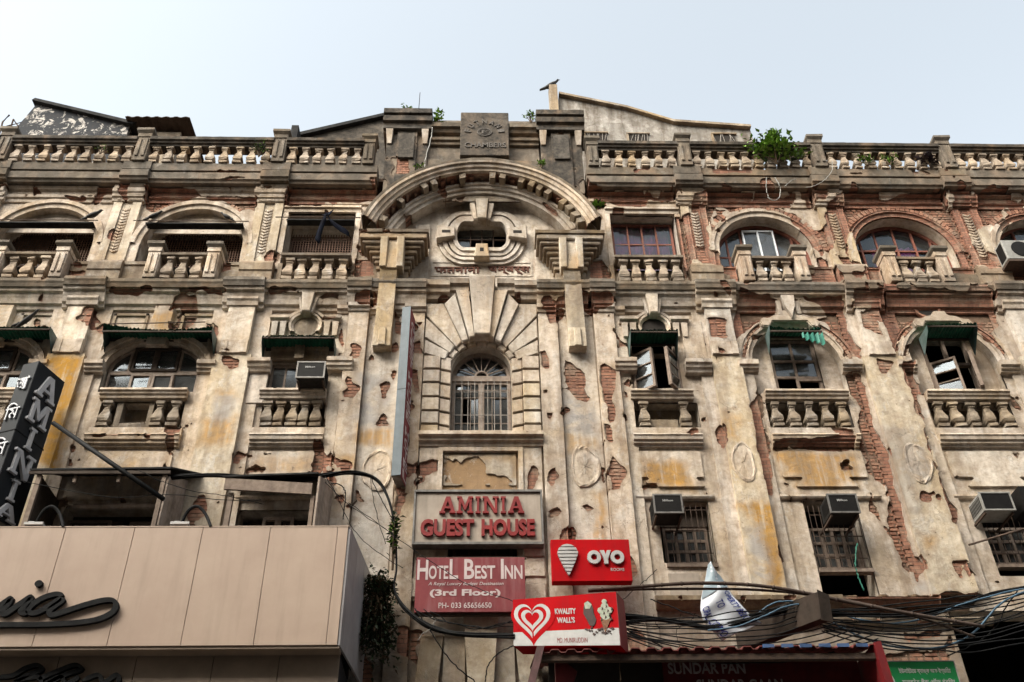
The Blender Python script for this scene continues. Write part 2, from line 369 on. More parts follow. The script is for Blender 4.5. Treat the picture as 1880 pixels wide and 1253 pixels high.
def poly_sd(px, pz, poly):      # signed distance, negative inside
    d = np.full(px.shape, 1e9); ins = np.zeros(px.shape, bool); n = len(poly)
    for i in range(n):
        x0, z0 = poly[i]; x1, z1 = poly[(i + 1) % n]; ex, ez = x1 - x0, z1 - z0; L = ex * ex + ez * ez + 1e-9
        t = np.clip(((px - x0) * ex + (pz - z0) * ez) / L, 0, 1)
        d = np.minimum(d, (px - x0 - t * ex) ** 2 + (pz - z0 - t * ez) ** 2)
        if z0 != z1:
            ins ^= ((z0 > pz) != (z1 > pz)) & (px < (x1 - x0) * (pz - z0) / (z1 - z0) + x0)
    d = np.sqrt(d); return np.where(ins, -d, d)
def masked(px, pz, polys, pad, fn):
    for p in polys:
        xs = [a for a, b in p]; zs = [b for a, b in p]
        m = (px > min(xs) - pad) & (px < max(xs) + pad) & (pz > min(zs) - pad) & (pz < max(zs) + pad)
        if m.any(): fn(p, m)
def damage(px, pz, pits=True):      # > 0 plaster, < 0 fallen off
    shape = px.shape; px = px.ravel(); pz = pz.ravel()
    wx = px + (fbm(px * 4, pz * 4, 3) - .5) * .16; wz = pz + (fbm(px * 4, pz * 4, 9) - .5) * .16
    D = np.full(px.shape, .5)
    def f(p, m):
        D[m] = np.minimum(D[m], poly_sd(wx[m], wz[m], p))
    masked(px, pz, HOLES, .6, f)
    D = D + (fbm(px * 14, pz * 14, 21, 3) - .5) * .05
    if pits:
        n = fbm(px * 2.1, pz * 1.6, 33, 5)
        up = np.clip((px - 2.3) / 2.5, 0, 1) * np.clip(1 - np.abs(pz - 16.3) / 1.9, 0, 1) ** .4
        thr = .745 - .225 * up - .09 * np.clip(1 - np.abs(pz - 17.4) / .45, 0, 1) - .10 * np.clip(1 - np.abs(pz - 14.35) / .35, 0, 1) - .06 * np.clip((8.4 - pz), 0, 1)
        D = np.minimum(D, (thr - n) * .8)
        n2 = fbm(px * 7, pz * 6, 63, 3)
        D = np.minimum(D, (.835 - n2) * .3)
    return D.reshape(shape)
def stains(px, pz):
    px = np.asarray(px, float); pz = np.asarray(pz, float)
    out = np.zeros((px.size, 4)); out[:, 3] = np.clip(1 - damage(px, pz) / .075, 0, 1)
    wx = px + (fbm(px * 3, pz * 3, 5) - .5) * .3; wz = pz + (fbm(px * 3, pz * 3, 6) - .5) * .3
    for ch, L in ((0, OCHRE), (1, GREYC)):
        for w, p in L:
            def f(p_, m):
                v = np.clip(.5 - poly_sd(wx[m], wz[m], p_) / .16, 0, 1) * w
                out[m, ch] = np.maximum(out[m, ch], v)
            masked(px, pz, [p], .4, f)
    # algae belongs to the exposed top: parapet, and the lip of the main cornice; damp at the foot
    n = (fbm(px * 1.3, pz * 2, 41) - .5) * .8
    g = np.clip((pz + n * .6 - 17.7) / .25, 0, 1) * .8
    g = np.maximum(g, np.clip(1 - np.abs(pz + n * .15 - 14.82) / .16, 0, 1) * .85)
    g = np.maximum(g, np.clip((8.3 + n - pz) / 1.0, 0, 1) * .75)
    g = np.maximum(g, np.clip((px - 8.2) / 3, 0, 1) * np.clip((14.9 - np.abs(pz - 15)) / 3, 0, 1) * 0)
    out[:, 2] = g
    return out
def set_stain(me, scale=1.):
    n = len(me.vertices); co = np.empty(n * 3); me.vertices.foreach_get('co', co); co = co.reshape(-1, 3)
    st = stains(co[:, 0], co[:, 2]); e = me.attributes.new('edge', 'FLOAT', 'POINT'); e.data.foreach_set('value', st[:, 3].copy())
    st[:, 3] = 1; a = me.color_attributes.new('stain', 'FLOAT_COLOR', 'POINT'); a.data.foreach_set('color', st.ravel())

def grid_mesh(name, G, F=None, skirt=.040, rim=False, stain=True, rough=.004):
    """surface through grid G (ni,nj,3); kept where F > 0 (marching squares), the broken edge gets a thickness"""
    ni, nj = G.shape[:2]
    di = np.gradient(G, axis=0); dj = np.gradient(G, axis=1) if nj > 1 else 0
    N = np.cross(di, dj); N /= np.maximum(np.linalg.norm(N, axis=2, keepdims=True), 1e-9)
    if rough:
        h = (fbm(G[..., 0] * 6 + G[..., 1] * 5, G[..., 2] * 6, 77, 3) - .5) * 2 * rough * 1.6
        G = G + N * h[..., None]
    idx = np.arange(ni * nj).reshape(ni, nj)
    if F is None: F = np.ones((ni, nj))
    ins = F > 0; c = ins.astype(int)
    tot = c[:-1, :-1] + c[1:, :-1] + c[1:, 1:] + c[:-1, 1:]
    I, J = np.nonzero(tot == 4)
    quads = np.stack([idx[I, J], idx[I + 1, J], idx[I + 1, J + 1], idx[I, J + 1]], 1)
    V = [G.reshape(-1, 3)]; NV = N.reshape(-1, 3); base = ni * nj
    polys = []; sk = []
    if (tot != 4).any():
        eh = np.full((ni - 1, nj), -1); ev = np.full((ni, nj - 1), -1); extra = []; en = []
        a, b = np.nonzero(ins[:-1] != ins[1:]); t = (F[a, b] / (F[a, b] - F[a + 1, b]))[:, None]
        extra.append(G[a, b] * (1 - t) + G[a + 1, b] * t); en.append(N[a, b]); eh[a, b] = base + np.arange(len(a)); base += len(a)
        a, b = np.nonzero(ins[:, :-1] != ins[:, 1:]); t = (F[a, b] / (F[a, b] - F[a, b + 1]))[:, None]
        extra.append(G[a, b] * (1 - t) + G[a, b + 1] * t); en.append(N[a, b]); ev[a, b] = base + np.arange(len(a)); base += len(a)
        V += extra; EN = np.concatenate(en); nb = base; first = ni * nj
        back = np.concatenate(extra) - EN * skirt; V.append(back); off = nb - first
        for i, j in zip(*np.nonzero((tot > 0) & (tot < 4))):
            cs = ((i, j), (i + 1, j), (i + 1, j + 1), (i, j + 1)); es = (eh[i, j], ev[i + 1, j], eh[i, j + 1], ev[i, j])
            pl = []; kinds = []
            for k in range(4):
                p, q = cs[k], cs[(k + 1) % 4]
                if ins[p]: pl.append(int(idx[p])); kinds.append(0)
                if ins[p] != ins[q]: pl.append(int(es[k])); kinds.append(1 if ins[p] else 2)
            n = len(pl)
            if n >= 3:
                polys.append(tuple(pl))
                for k in range(n):
                    if kinds[k] == 1 and kinds[(k + 1) % n] == 2:
                        A, B = pl[k], pl[(k + 1) % n]; sk.append((B, A, A + off, B + off))
    V = np.concatenate(V)
    if rim:
        ring = [(i, 0) for i in range(ni)] + [(ni - 1, j) for j in range(1, nj)] + [(i, nj - 1) for i in range(ni - 2, -1, -1)] + [(0, j) for j in range(nj - 2, 0, -1)]
        b0 = len(V); V = np.concatenate([V, np.array([G[i, j] - N[i, j] * rim for i, j in ring])]); m = len(ring)
        for k in range(m):
            p, q = ring[k], ring[(k + 1) % m]
            if ins[p] and ins[q]: sk.append((int(idx[q]), int(idx[p]), b0 + k, b0 + (k + 1) % m))
    faces = quads.tolist() + polys + sk
    if not faces: return None
    used = np.unique(np.concatenate([quads.ravel(), np.array([x for f in polys for x in f], int), np.array([x for f in sk for x in f], int)]))
    remap = np.full(len(V), -1); remap[used] = np.arange(len(used))
    V = V[used]; faces = [[int(remap[x]) for x in f] for f in faces]
    me = bpy.data.meshes.new(name); me.from_pydata(V.tolist(), [], faces); me.update()
    if stain: set_stain(me)
    return me

def lin(a, b, cell): return np.linspace(a, b, max(2, int(round(abs(b - a) / cell)) + 1))
def sub(prof, cell):
    out = [prof[0]]
    for p, q in zip(prof[:-1], prof[1:]):
        L = math.dist(p, q); n = max(1, int(round(L / cell)))
        out += [(p[0] + (q[0] - p[0]) * k / n, p[1] + (q[1] - p[1]) * k / n) for k in range(1, n + 1)]
    return out

def skinned(name, G, mat, parent, dmg=0., core='brickp', cell_skirt=.038, Gc=None):
    """plaster skin with fallen patches over a brick core"""
    if dmg is None: F = None
    else: F = damage(G[..., 0], G[..., 2]) + dmg
    if F is not None and F.min() > 0: F = None
    me = grid_mesh(name, G, F, skirt=cell_skirt)
    o = link(name, me, mat, parent) if me else None
    if F is not None:
        Gc = G if Gc is None else Gc
        st = max(1, G.shape[0] // 200)
        di = np.gradient(Gc, axis=0); dj = np.gradient(Gc, axis=1); N = np.cross(di, dj); N /= np.maximum(np.linalg.norm(N, axis=2, keepdims=True), 1e-9)
        mc = grid_mesh('brick_core', Gc - N * cell_skirt, None, stain=False, rough=.006)
        oc = link('brick_core', mc, core, o if (o is not None and parent is not None and parent.parent is None) else parent)
    return o

def sweep_u(name, prof, u0, u1, mat, parent, dmg=0., cell=.05, ends=True, jit=0.):
    """prof: (z, d) list from bottom back, out, up, back at top; d = distance in front of the wall plane"""
    if ends:
        pass
    P_ = sub(prof, .045); us = lin(u0, u1, cell)
    G = np.empty((len(us), len(P_), 3))
    for j, (z, d) in enumerate(P_): G[:, j, 0] = us; G[:, j, 1] = -d; G[:, j, 2] = z
    if ends:        # close the ends by collapsing extra columns onto the wall
        A = G[:1].copy(); A[..., 1] = np.maximum(A[..., 1], -prof[0][1]); B = G[-1:].copy(); B[..., 1] = np.maximum(B[..., 1], -prof[0][1])
        G = np.concatenate([A, G, B])
    return skinned(name, G, mat, parent, dmg)
def sweep_z(name, prof, z0, z1, mat, parent, dmg=0., cell=.05):
    """prof: (u, d) list from left back, out, right, back"""
    P_ = sub(prof, .045); zs = lin(z0, z1, cell)
    G = np.empty((len(P_), len(zs), 3))
    for i, (u, d) in enumerate(P_): G[i, :, 0] = u; G[i, :, 1] = -d; G[i, :, 2] = zs
    A = G[:, :1].copy(); A[..., 1] = np.maximum(A[..., 1], -prof[0][1]); B = G[:, -1:].copy(); B[..., 1] = np.maximum(B[..., 1], -prof[0][1])
    return skinned(name, np.concatenate([A, G, B], axis=1), mat, parent, dmg)
def sweep_arc(name, prof, uc, zc, a0, a1, mat, parent, dmg=0., rx=1., rz=1., cell=.05):
    """prof: (r, d) from intrados back, out, to extrados; angles in degrees, a0 > a1 (left to right)"""
    P_ = sub(prof, .045); rm = max(p[0] for p in prof); an = np.radians(lin(a0, a1, cell / rm * 57.3))
    G = np.empty((len(an), len(P_), 3))
    for j, (r, d) in enumerate(P_): G[:, j, 0] = uc + r * np.cos(an) * rx; G[:, j, 1] = -d; G[:, j, 2] = zc + r * np.sin(an) * rz
    return skinned(name, G, mat, parent, dmg)

def open_sd(px, pz, o):     # > 0 outside the opening
    if o[0] == 'r':
        _, u0, u1, z0, z1 = o; return np.maximum(np.abs(px - (u0 + u1) / 2) - (u1 - u0) / 2, np.abs(pz - (z0 + z1) / 2) - (z1 - z0) / 2)
    if o[0] == 'c':     # disc clipped by a base line and sides
        _, uc, zc, r, zb, hw = o; return np.maximum(np.maximum(np.hypot(px - uc, pz - zc) - r, zb - pz), np.abs(px - uc) - hw)
    _, uc, hw, z0, zs, rz = o
    e = (np.sqrt(((px - uc) / hw) ** 2 + (np.maximum(pz - zs, 0) / rz) ** 2) - 1) * min(hw, rz)
    return np.maximum(e, z0 - pz)
def wall(name, u0, u1, z0, z1, y, openings, parent, mat='pl', cell=.035, depth=.42, dmg=0., jamb='pl_white'):
    us = lin(u0, u1, cell); zs = lin(z0, z1, cell); U, Zg = np.meshgrid(us, zs, indexing='ij')
    O = np.full(U.shape, 9.)
    for o in openings: O = np.minimum(O, open_sd(U, Zg, o))
    D = damage(U, Zg) + dmg
    G = np.stack([U, np.full(U.shape, y), Zg], 2)
    me = grid_mesh(name, G, np.minimum(D, O), skirt=.040)
    o = link(name, me, mat, parent)
    # masonry core with the reveals of the openings
    us = lin(u0, u1, .07); zs = lin(z0, z1, .07); U, Zg = np.meshgrid(us, zs, indexing='ij')
    O = np.full(U.shape, 9.)
    for q in openings: O = np.minimum(O, open_sd(U, Zg, q))
    G = np.stack([U, np.full(U.shape, y + .040), Zg], 2)
    me = grid_mesh('mortar_core', G, O, skirt=.005, stain=False, rough=.006)
    link('mortar_core', me, 'mortar', o)
    # reveals
    for q in openings: reveal(q, y + .002, depth, o, jamb)
    return o
def outline(o, n=20, grow=0.):
    if o[0] == 'r':
        _, u0, u1, z0, z1 = o; return [(u0 - grow, z0 - grow), (u1 + grow, z0 - grow), (u1 + grow, z1 + grow), (u0 - grow, z1 + grow)]
    if o[0] == 'c': return None
    _, uc, hw, z0, zs, rz = o
    return [(uc - hw - grow, z0 - grow), (uc + hw + grow, z0 - grow)] + [(uc + (hw + grow) * math.cos(PI * k / n), zs + (rz + grow) * math.sin(PI * k / n)) for k in range(n + 1)]
def reveal(q, y, depth, parent, mat):
    pts = outline(q)
    if pts is None: return
    n = len(pts); mb = MB()
    for k in range(n):
        (a, b), (c, d) = pts[k], pts[(k + 1) % n]
        mb.add([(a, y, b), (c, y, d), (c, y + depth, d), (a, y + depth, b)], [(0, 3, 2, 1)])
    mb.build('reveal', mat, parent)

BRICKS = []      # (u, z, w, y, D)
def bricks_on(u0, u1, z0, z1, y, openings=(), dmg=0.):
    """courses of single bricks where the plaster has fallen from a flat face whose front is y"""
    h = .072; rows = range(int(z0 / h) - 1, int(z1 / h) + 2)
    cu, cz, cw = [], [], []
    for r in rows:
        w = .235 if r % 2 else .125
        x = math.floor(u0 / w) * w + (r % 2) * .06
        while x < u1:
            ww = w * random.uniform(.9, 1.0)
            cu.append(x + w / 2); cz.append((r + .5) * h); cw.append(ww - .012); x += w
    cu = np.array(cu); cz = np.array(cz); cw = np.array(cw)
    m = (cu - cw / 2 > u0 + .01) & (cu + cw / 2 < u1 - .01) & (cz - h / 2 > z0) & (cz + h / 2 < z1)
    for q in openings: m &= open_sd(cu, cz, q) > cw / 2 + .02
    cu, cz, cw = cu[m], cz[m], cw[m]
    if not len(cu): return
    d0 = damage(cu - cw / 2, cz) + dmg; d1 = damage(cu + cw / 2, cz) + dmg; dc = damage(cu, cz) + dmg
    for a, b, w, p, q, c in zip(cu, cz, cw, d0, d1, dc):
        if min(p, q, c) < .03: BRICKS.append((a, b, w, y, max(p, q, c)))
def brick_box(mb, u, z, w, y):
    pr = random.uniform(.003, .016); hh = .029 + random.uniform(-.002, .003)
    a, b = u - w / 2 + random.uniform(0, .008), u + w / 2 - random.uniform(0, .008); f = y - pr
    t = random.uniform(-.003, .003); e = .005
    vs = [(a, y + .02, z - hh), (b, y + .02, z - hh), (b, y + .02, z + hh), (a, y + .02, z + hh),
          (a + e, f + t, z - hh + e), (b - e, f - t, z - hh + e), (b - e, f, z + hh - e), (a + e, f, z + hh - e)]
    mb.add(vs, [(4, 5, 6, 7), (0, 1, 5, 4), (1, 2, 6, 5), (2, 3, 7, 6), (3, 0, 4, 7)])

HOLES=[
 [(-7.26,17.52),(-6.85,17.62),(-6.2,17.53),(-6.06,17.31),(-4.84,17.35),(-4.79,17.02),(-5.16,17.04),(-5.63,17.26),(-6.1,17.33),(-6.59,17.15),(-6.86,16.96),(-7.2,17.06)],
 [(-5.95,18.0),(-5.0,18.01),(-5.0,17.87),(-5.91,17.88)],
 [(-5.87,17.67),(-5.47,17.83),(-5.08,17.81),(-4.94,17.6),(-5.79,17.59)],
 [(-8.88,17.32),(-8.46,17.31),(-8.51,17.23),(-8.8,17.25)],
 [(-8.28,15.37),(-8.07,15.37),(-8.05,15.24),(-8.23,15.25)],
 [(-5.32,15.46),(-5.09,15.37),(-5.08,15.19),(-5.31,15.1)],
 [(-4.19,17.56),(-3.27,17.57),(-2.77,17.57),(-2.13,17.53),(-2.15,17.32),(-2.54,17.29),(-2.78,17.24),(-3.38,17.28),(-3.4,17.08),(-4.26,17.1),(-4.27,17.35)],
 [(-5.22,17.34),(-4.81,17.35),(-4.79,17.02),(-5.17,17.04)],
 [(-5.32,18.0),(-5.03,18.01),(-5.03,17.89),(-5.3,17.88)],
 [(-5.28,17.75),(-5.07,17.76),(-5.06,17.6),(-5.26,17.6)],
 [(-2.01,18.54),(-1.64,18.52),(-1.63,18.01),(-1.97,17.95)],
 [(-2.58,17.86),(-2.11,17.85),(-2.11,17.53),(-2.45,17.53)],
 [(-1.5,19.62),(-1.33,19.62),(-1.33,18.99),(-1.48,19.05)],
 [(-2.61,15.62),(-2.27,15.58),(-2.23,15.12),(-2.67,15.1),(-2.62,15.26)],
 [(-2.01,15.98),(-1.88,15.98),(-1.87,15.63),(-1.99,15.63)],
 [(-1.7,16.82),(-1.51,16.9),(-1.52,16.73),(-1.69,16.63)],
 [(-1.68,16.44),(-1.35,16.44),(-1.33,16.34),(-1.67,16.34)],
 [(2.13,17.87),(2.38,17.88),(2.39,17.7),(2.54,17.62),(2.93,17.53),(3.42,17.63),(3.44,17.43),(3.8,17.46),(4.2,17.78),(4.15,17.32),(3.59,17.34),(3.49,17.09),(3.18,17.14),(2.68,17.3),(2.42,17.08),(2.37,17.41),(2.11,17.53)],
 [(2.78,17.08),(3.01,17.08),(3.02,16.91),(2.76,16.88)],
 [(4.96,18.29),(5.99,18.28),(5.93,17.92),(4.94,17.88)],
 [(4.89,17.61),(5.86,17.51),(5.82,17.25),(5.4,17.19),(5.07,17.33),(4.82,16.71),(4.76,16.55),(4.72,16.01),(4.82,15.65),(4.73,15.54),(4.32,15.62),(4.2,15.09),(4.03,15.04),(4.09,15.75),(3.97,15.85),(4.05,16.87),(4.24,16.82),(4.43,17.04),(4.52,17.41)],
 [(2.24,15.58),(2.47,15.58),(2.59,15.22),(2.61,15.03),(2.17,15.05)],
 [(4.81,15.6),(5.31,15.6),(5.36,15.19),(4.83,15.19)],
 [(1.11,17.26),(1.33,17.2),(1.66,16.85),(1.58,16.76),(1.32,17.01)],
 [(1.57,16.41),(2.14,16.41),(2.14,16.28),(1.14,16.27),(1.14,16.38)],
 [(5.63,18.34),(6.36,18.24),(6.25,18.02),(5.6,18.12)],
 [(8.03,18.04),(8.48,18.05),(8.4,17.89),(7.96,17.91)],
 [(7.47,18.36),(10.04,18.28),(10.08,18.18),(7.97,18.1),(7.71,18.26)],
 [(7.68,17.46),(8.03,17.57),(8.84,17.42),(10.09,17.69),(10.11,17.38),(10.12,16.67),(10.1,16.22),(10.09,15.75),(10.09,15.28),(9.72,15.32),(9.74,15.63),(7.8,15.66),(7.93,16.35),(7.86,16.65),(7.64,16.15),(7.59,15.63),(7.86,15.45),(7.45,15.49),(7.27,15.77),(7.55,15.77),(7.57,16.64)],
 [(7.94,17.15),(8.57,17.36),(9.13,17.4),(9.72,17.17),(10.09,16.67),(10.04,16.27),(9.8,16.66),(9.33,17.06),(8.68,17.06),(8.17,16.75),(7.84,16.25),(7.82,16.65)],
 [(6.87,15.67),(7.14,15.63),(7.16,15.26),(7.11,15.01),(6.7,15.03)],
 [(7.91,15.68),(8.18,15.64),(8.23,15.27),(8.36,15.0),(7.93,15.04),(7.85,15.4)],
 [(9.5,15.65),(10.19,15.61),(10.14,15.24),(9.58,15.21),(9.47,15.41)],
 [(10.19,17.91),(10.57,17.91),(10.85,17.76),(10.17,17.72)],
 [(10.5,17.44),(10.81,17.39),(11.02,16.88),(10.9,16.68),(10.66,16.67),(10.5,17.08)],
 [(6.19,17.29),(6.69,17.04),(6.96,16.64),(7.12,15.86),(7.01,15.67),(6.87,16.34),(6.58,16.83),(6.19,17.08)],
 [(5.47,17.33),(5.87,17.33),(6.14,17.18),(5.8,17.13),(5.44,17.1)],
 [(5.06,14.66),(5.85,14.45),(5.69,13.94),(4.93,13.85)],
 [(6.29,14.45),(7.18,14.41),(7.18,13.86),(6.77,13.9),(6.44,14.07),(6.81,14.11),(6.67,14.37)],
 [(7.35,14.59),(8.79,14.69),(10.21,14.56),(10.18,13.87),(7.74,13.86),(7.7,14.24),(7.28,14.16)],
 [(5.04,14.58),(5.7,14.54),(5.73,14.15),(5.54,13.98),(5.23,13.73),(4.87,13.48)],
 [(6.3,14.5),(7.16,14.5),(7.13,14.2),(7.15,13.57),(7.25,13.05),(6.86,13.13),(6.76,13.86),(6.66,14.03),(6.81,14.11),(6.6,14.37)],
 [(7.34,14.55),(7.9,14.51),(7.74,13.74),(7.7,14.25),(7.35,14.16)],
 [(7.41,14.12),(7.69,14.2),(7.73,13.95),(7.72,13.49),(7.5,13.66),(7.38,13.74)],
 [(7.94,14.51),(8.71,14.51),(8.64,14.12),(8.75,14.06),(8.72,13.95),(8.43,13.97),(8.27,13.74),(7.9,13.21),(7.83,13.05),(7.87,13.58),(7.81,13.99)],
 [(9.29,14.56),(10.17,14.57),(10.15,13.88),(9.96,13.58),(10.07,13.14),(9.94,13.14),(9.75,13.54),(9.6,13.71),(9.62,13.96),(9.22,14.06)],
 [(4.97,13.28),(5.21,13.56),(5.52,13.69),(5.5,13.56),(5.21,13.4),(5.0,13.06),(4.9,13.08)],
 [(8.05,13.29),(8.51,13.66),(8.47,13.54),(8.25,13.29),(8.09,13.05),(7.97,13.09)],
 [(6.4,13.53),(6.59,13.37),(6.78,13.09),(6.69,13.08),(6.4,13.41)],
 [(5.18,12.71),(5.14,12.26),(5.19,12.08),(5.07,11.62),(5.15,11.22),(5.09,10.68),(4.98,10.08),(4.86,10.16),(4.86,10.68),(4.87,11.22),(4.87,11.9),(5.06,12.14)],
 [(5.19,11.22),(5.22,11.16),(6.43,11.28),(6.7,11.23),(6.67,11.01),(5.15,11.03)],
 [(6.33,11.47),(6.71,11.47),(6.7,11.23),(6.42,11.25)],
 [(6.85,12.71),(7.13,12.74),(7.14,12.26),(7.13,11.45),(7.2,10.95),(7.19,10.36),(7.18,9.45),(7.15,8.88),(7.06,8.6),(7.07,8.88),(6.84,9.36),(6.99,10.21),(6.82,10.73),(6.77,11.23),(6.98,11.97),(6.88,12.2),(6.78,12.38)],
 [(7.44,12.96),(7.81,12.96),(7.74,12.78),(7.57,12.62),(7.46,12.67)],
 [(4.88,9.27),(4.94,9.03),(4.92,8.8),(4.83,8.89)],
 [(4.4,13.96),(4.74,13.95),(4.71,13.44),(4.4,13.48)],
 [(7.91,12.94),(8.2,12.91),(8.14,12.58),(8.03,12.23),(8.08,11.78),(8.0,11.58),(7.9,11.78),(7.91,12.46)],
 [(7.92,11.49),(8.0,11.34),(7.96,10.86),(8.02,10.34),(8.12,9.8),(8.07,9.44),(7.92,9.54),(7.96,9.99),(7.93,10.5),(7.92,11.12)],
 [(7.46,12.79),(7.63,12.88),(7.76,12.82),(7.62,12.67),(7.47,12.64)],
 [(6.73,10.2),(6.77,9.8),(6.8,9.42),(6.95,9.33),(7.07,8.96),(7.07,8.69),(7.12,8.55),(6.94,8.82),(6.83,9.51),(6.64,9.8)],
 [(9.85,12.29),(10.01,12.01),(9.97,11.89),(9.82,12.0)],
 [(10.67,14.08),(10.73,14.06),(10.69,13.95),(10.64,13.98)],
 [(7.7,8.82),(7.88,8.84),(7.79,8.55),(7.73,8.64)],
 [(7.94,8.84),(8.0,8.82),(8.14,8.59),(7.99,8.59)],
 [(1.57,12.96),(1.72,12.96),(1.76,12.82),(1.93,12.67),(1.92,12.46),(1.86,12.37),(1.98,12.13),(1.89,12.03),(1.7,12.1),(1.61,12.28),(1.53,12.52)],
 [(2.21,12.82),(2.31,12.84),(2.46,12.67),(2.45,12.43),(2.37,12.07),(2.4,11.79),(2.38,11.56),(2.26,11.53),(2.23,11.79),(2.17,12.07),(2.19,12.49)],
 [(2.16,11.5),(2.27,11.5),(2.31,11.28),(2.25,11.09),(2.15,11.2)],
 [(2.21,10.9),(2.27,10.84),(2.46,10.61),(2.46,10.42),(2.33,10.19),(2.17,10.14),(2.15,10.47)],
 [(1.07,13.13),(1.16,13.17),(1.28,12.97),(1.26,12.79),(1.15,12.76),(1.08,12.88)],
 [(1.16,10.57),(1.27,10.59),(1.35,10.48),(1.31,10.35),(1.22,10.32),(1.15,10.19),(1.13,10.37)],
 [(1.13,9.76),(1.28,9.82),(1.35,9.72),(1.3,9.61),(1.14,9.61)],
 [(1.71,9.94),(1.82,9.97),(1.88,9.86),(1.75,9.82)],
 [(1.44,9.4),(1.51,9.42),(1.56,9.25),(1.43,9.25)],
 [(1.12,12.28),(1.17,12.28),(1.17,12.2),(1.12,12.2)],
 [(1.16,11.77),(1.28,11.76),(1.22,11.61),(1.18,11.64)],
 [(2.6,12.28),(2.67,12.26),(2.64,12.13),(2.59,12.15)],
 [(2.55,11.79),(2.63,11.77),(2.61,11.62),(2.55,11.66)],
 [(4.01,13.68),(4.08,13.68),(4.1,13.42),(3.99,13.41)],
 [(2.77,10.29),(2.98,10.33),(2.99,10.24),(2.76,10.19)],
 [(2.05,10.68),(2.11,10.66),(2.1,10.34),(2.06,10.37)],
 [(2.53,13.74),(2.59,13.71),(2.6,13.45),(2.8,13.39),(2.78,13.29),(2.53,13.3)],
 [(-2.53,12.57),(-2.46,12.54),(-2.43,12.44),(-2.3,12.33),(-2.27,12.22),(-2.35,12.05),(-2.58,12.06),(-2.59,12.23),(-2.48,12.33),(-2.57,12.48)],
 [(-2.49,13.31),(-2.38,13.31),(-2.33,13.19),(-2.34,13.01),(-2.52,12.97),(-2.47,13.13)],
 [(-2.12,13.12),(-2.02,13.07),(-2.03,12.97),(-2.11,12.98)],
 [(-1.92,12.46),(-1.81,12.53),(-1.71,12.48),(-1.73,12.33),(-1.82,12.14),(-1.88,12.07),(-1.86,12.27)],
 [(-1.89,11.63),(-1.77,11.8),(-1.69,11.67),(-1.66,11.46),(-1.88,11.49)],
 [(-1.7,13.41),(-1.61,13.47),(-1.59,13.21),(-1.7,13.15)],
 [(-1.69,12.74),(-1.62,12.75),(-1.61,12.52),(-1.67,12.48)],
 [(-2.78,13.79),(-2.69,13.65),(-2.64,13.45),(-2.68,13.33),(-2.76,13.53)],
 [(-1.3,13.41),(-1.16,13.48),(-1.15,13.08),(-1.32,13.1)],
 [(-1.29,12.71),(-1.2,12.71),(-1.18,12.4),(-1.2,12.18),(-1.28,12.14)],
 [(-1.32,12.11),(-1.28,11.96),(-1.19,11.89),(-1.29,11.74),(-1.34,11.85)],
 [(-1.39,11.44),(-1.32,11.42),(-1.29,11.01),(-1.36,11.01)],
 [(-1.36,10.59),(-1.22,10.6),(-1.24,10.42),(-1.34,10.41)],
 [(-1.28,13.9),(-1.18,13.91),(-1.2,13.78),(-1.29,13.79)],
 [(-0.84,12.77),(-0.73,12.71),(-0.71,12.46),(-0.85,12.56)],
 [(-0.75,12.05),(-0.67,12.05),(-0.59,11.94),(-0.59,11.8),(-0.71,11.83)],
 [(-1.13,11.46),(-1.07,11.42),(-1.08,11.32),(-1.12,11.34)],
 [(-0.67,10.84),(-0.53,10.82),(-0.47,10.67),(-0.3,10.84),(-0.06,10.85),(0.02,10.74),(0.08,10.54),(0.32,10.42),(0.32,10.32),(-0.37,10.32),(-0.66,10.37)],
 [(-3.12,14.04),(-2.81,14.01),(-2.81,13.88),(-3.09,13.87)],
 [(-1.17,10.34),(-1.03,10.5),(-1.01,10.37),(-1.11,10.24),(-1.16,10.23)],
 [(0.81,13.12),(0.94,13.14),(0.95,13.03),(0.84,12.99)],
 [(0.65,12.79),(0.69,12.85),(1.0,12.85),(0.98,12.57),(0.64,12.58)],
 [(0.83,11.39),(0.99,11.45),(1.0,11.29),(0.82,11.3)],
 [(0.13,10.47),(0.44,10.44),(0.47,10.37),(0.3,10.24),(0.13,10.24)],
 [(0.85,10.69),(0.99,10.6),(0.98,10.37),(0.86,10.2),(0.75,10.2)],
 [(4.38,13.98),(4.7,13.96),(4.72,13.46),(4.39,13.48)],
 [(0.5,12.39),(0.55,12.33),(0.54,12.15),(0.5,12.18)],
 [(-7.26,11.14),(-7.14,11.16),(-7.09,11.01),(-7.18,10.98)],
 [(-5.32,13.89),(-5.14,13.84),(-5.03,13.42),(-4.98,13.09),(-5.05,13.09),(-5.09,13.33),(-5.23,13.54)],
 [(-7.21,10.86),(-7.15,10.86),(-7.14,10.77),(-7.2,10.77)],
 [(-7.3,14.61),(-6.43,14.64),(-6.42,14.5),(-7.28,14.5)],
 [(-5.95,14.6),(-5.23,14.62),(-5.21,14.52),(-5.93,14.49)],
 [(-6.82,11.27),(-6.38,11.27),(-6.37,11.2),(-6.8,11.2)],
 [(-4.86,12.98),(-4.68,12.98),(-4.52,12.88),(-4.51,12.75),(-4.67,12.72),(-4.83,12.8)],
 [(-5.89,14.62),(-5.03,14.6),(-5.02,14.5),(-5.87,14.51)],
 [(-4.12,12.66),(-4.05,12.64),(-4.09,12.5),(-4.13,12.56)],
 [(-4.22,14.63),(-3.6,14.61),(-3.62,14.49),(-4.21,14.51)],
 [(-3.18,14.52),(-2.82,14.48),(-2.83,14.4),(-3.18,14.43)],
 [(-1.49,10.24),(-1.33,10.21),(-1.33,9.96),(-1.36,9.77),(-1.38,9.61),(-1.5,9.7),(-1.5,9.96)],
 [(-1.3,7.74),(-0.91,7.75),(-0.93,7.55),(-1.06,7.41),(-0.92,7.28),(-0.89,7.12),(-1.0,7.22),(-1.27,7.25)],
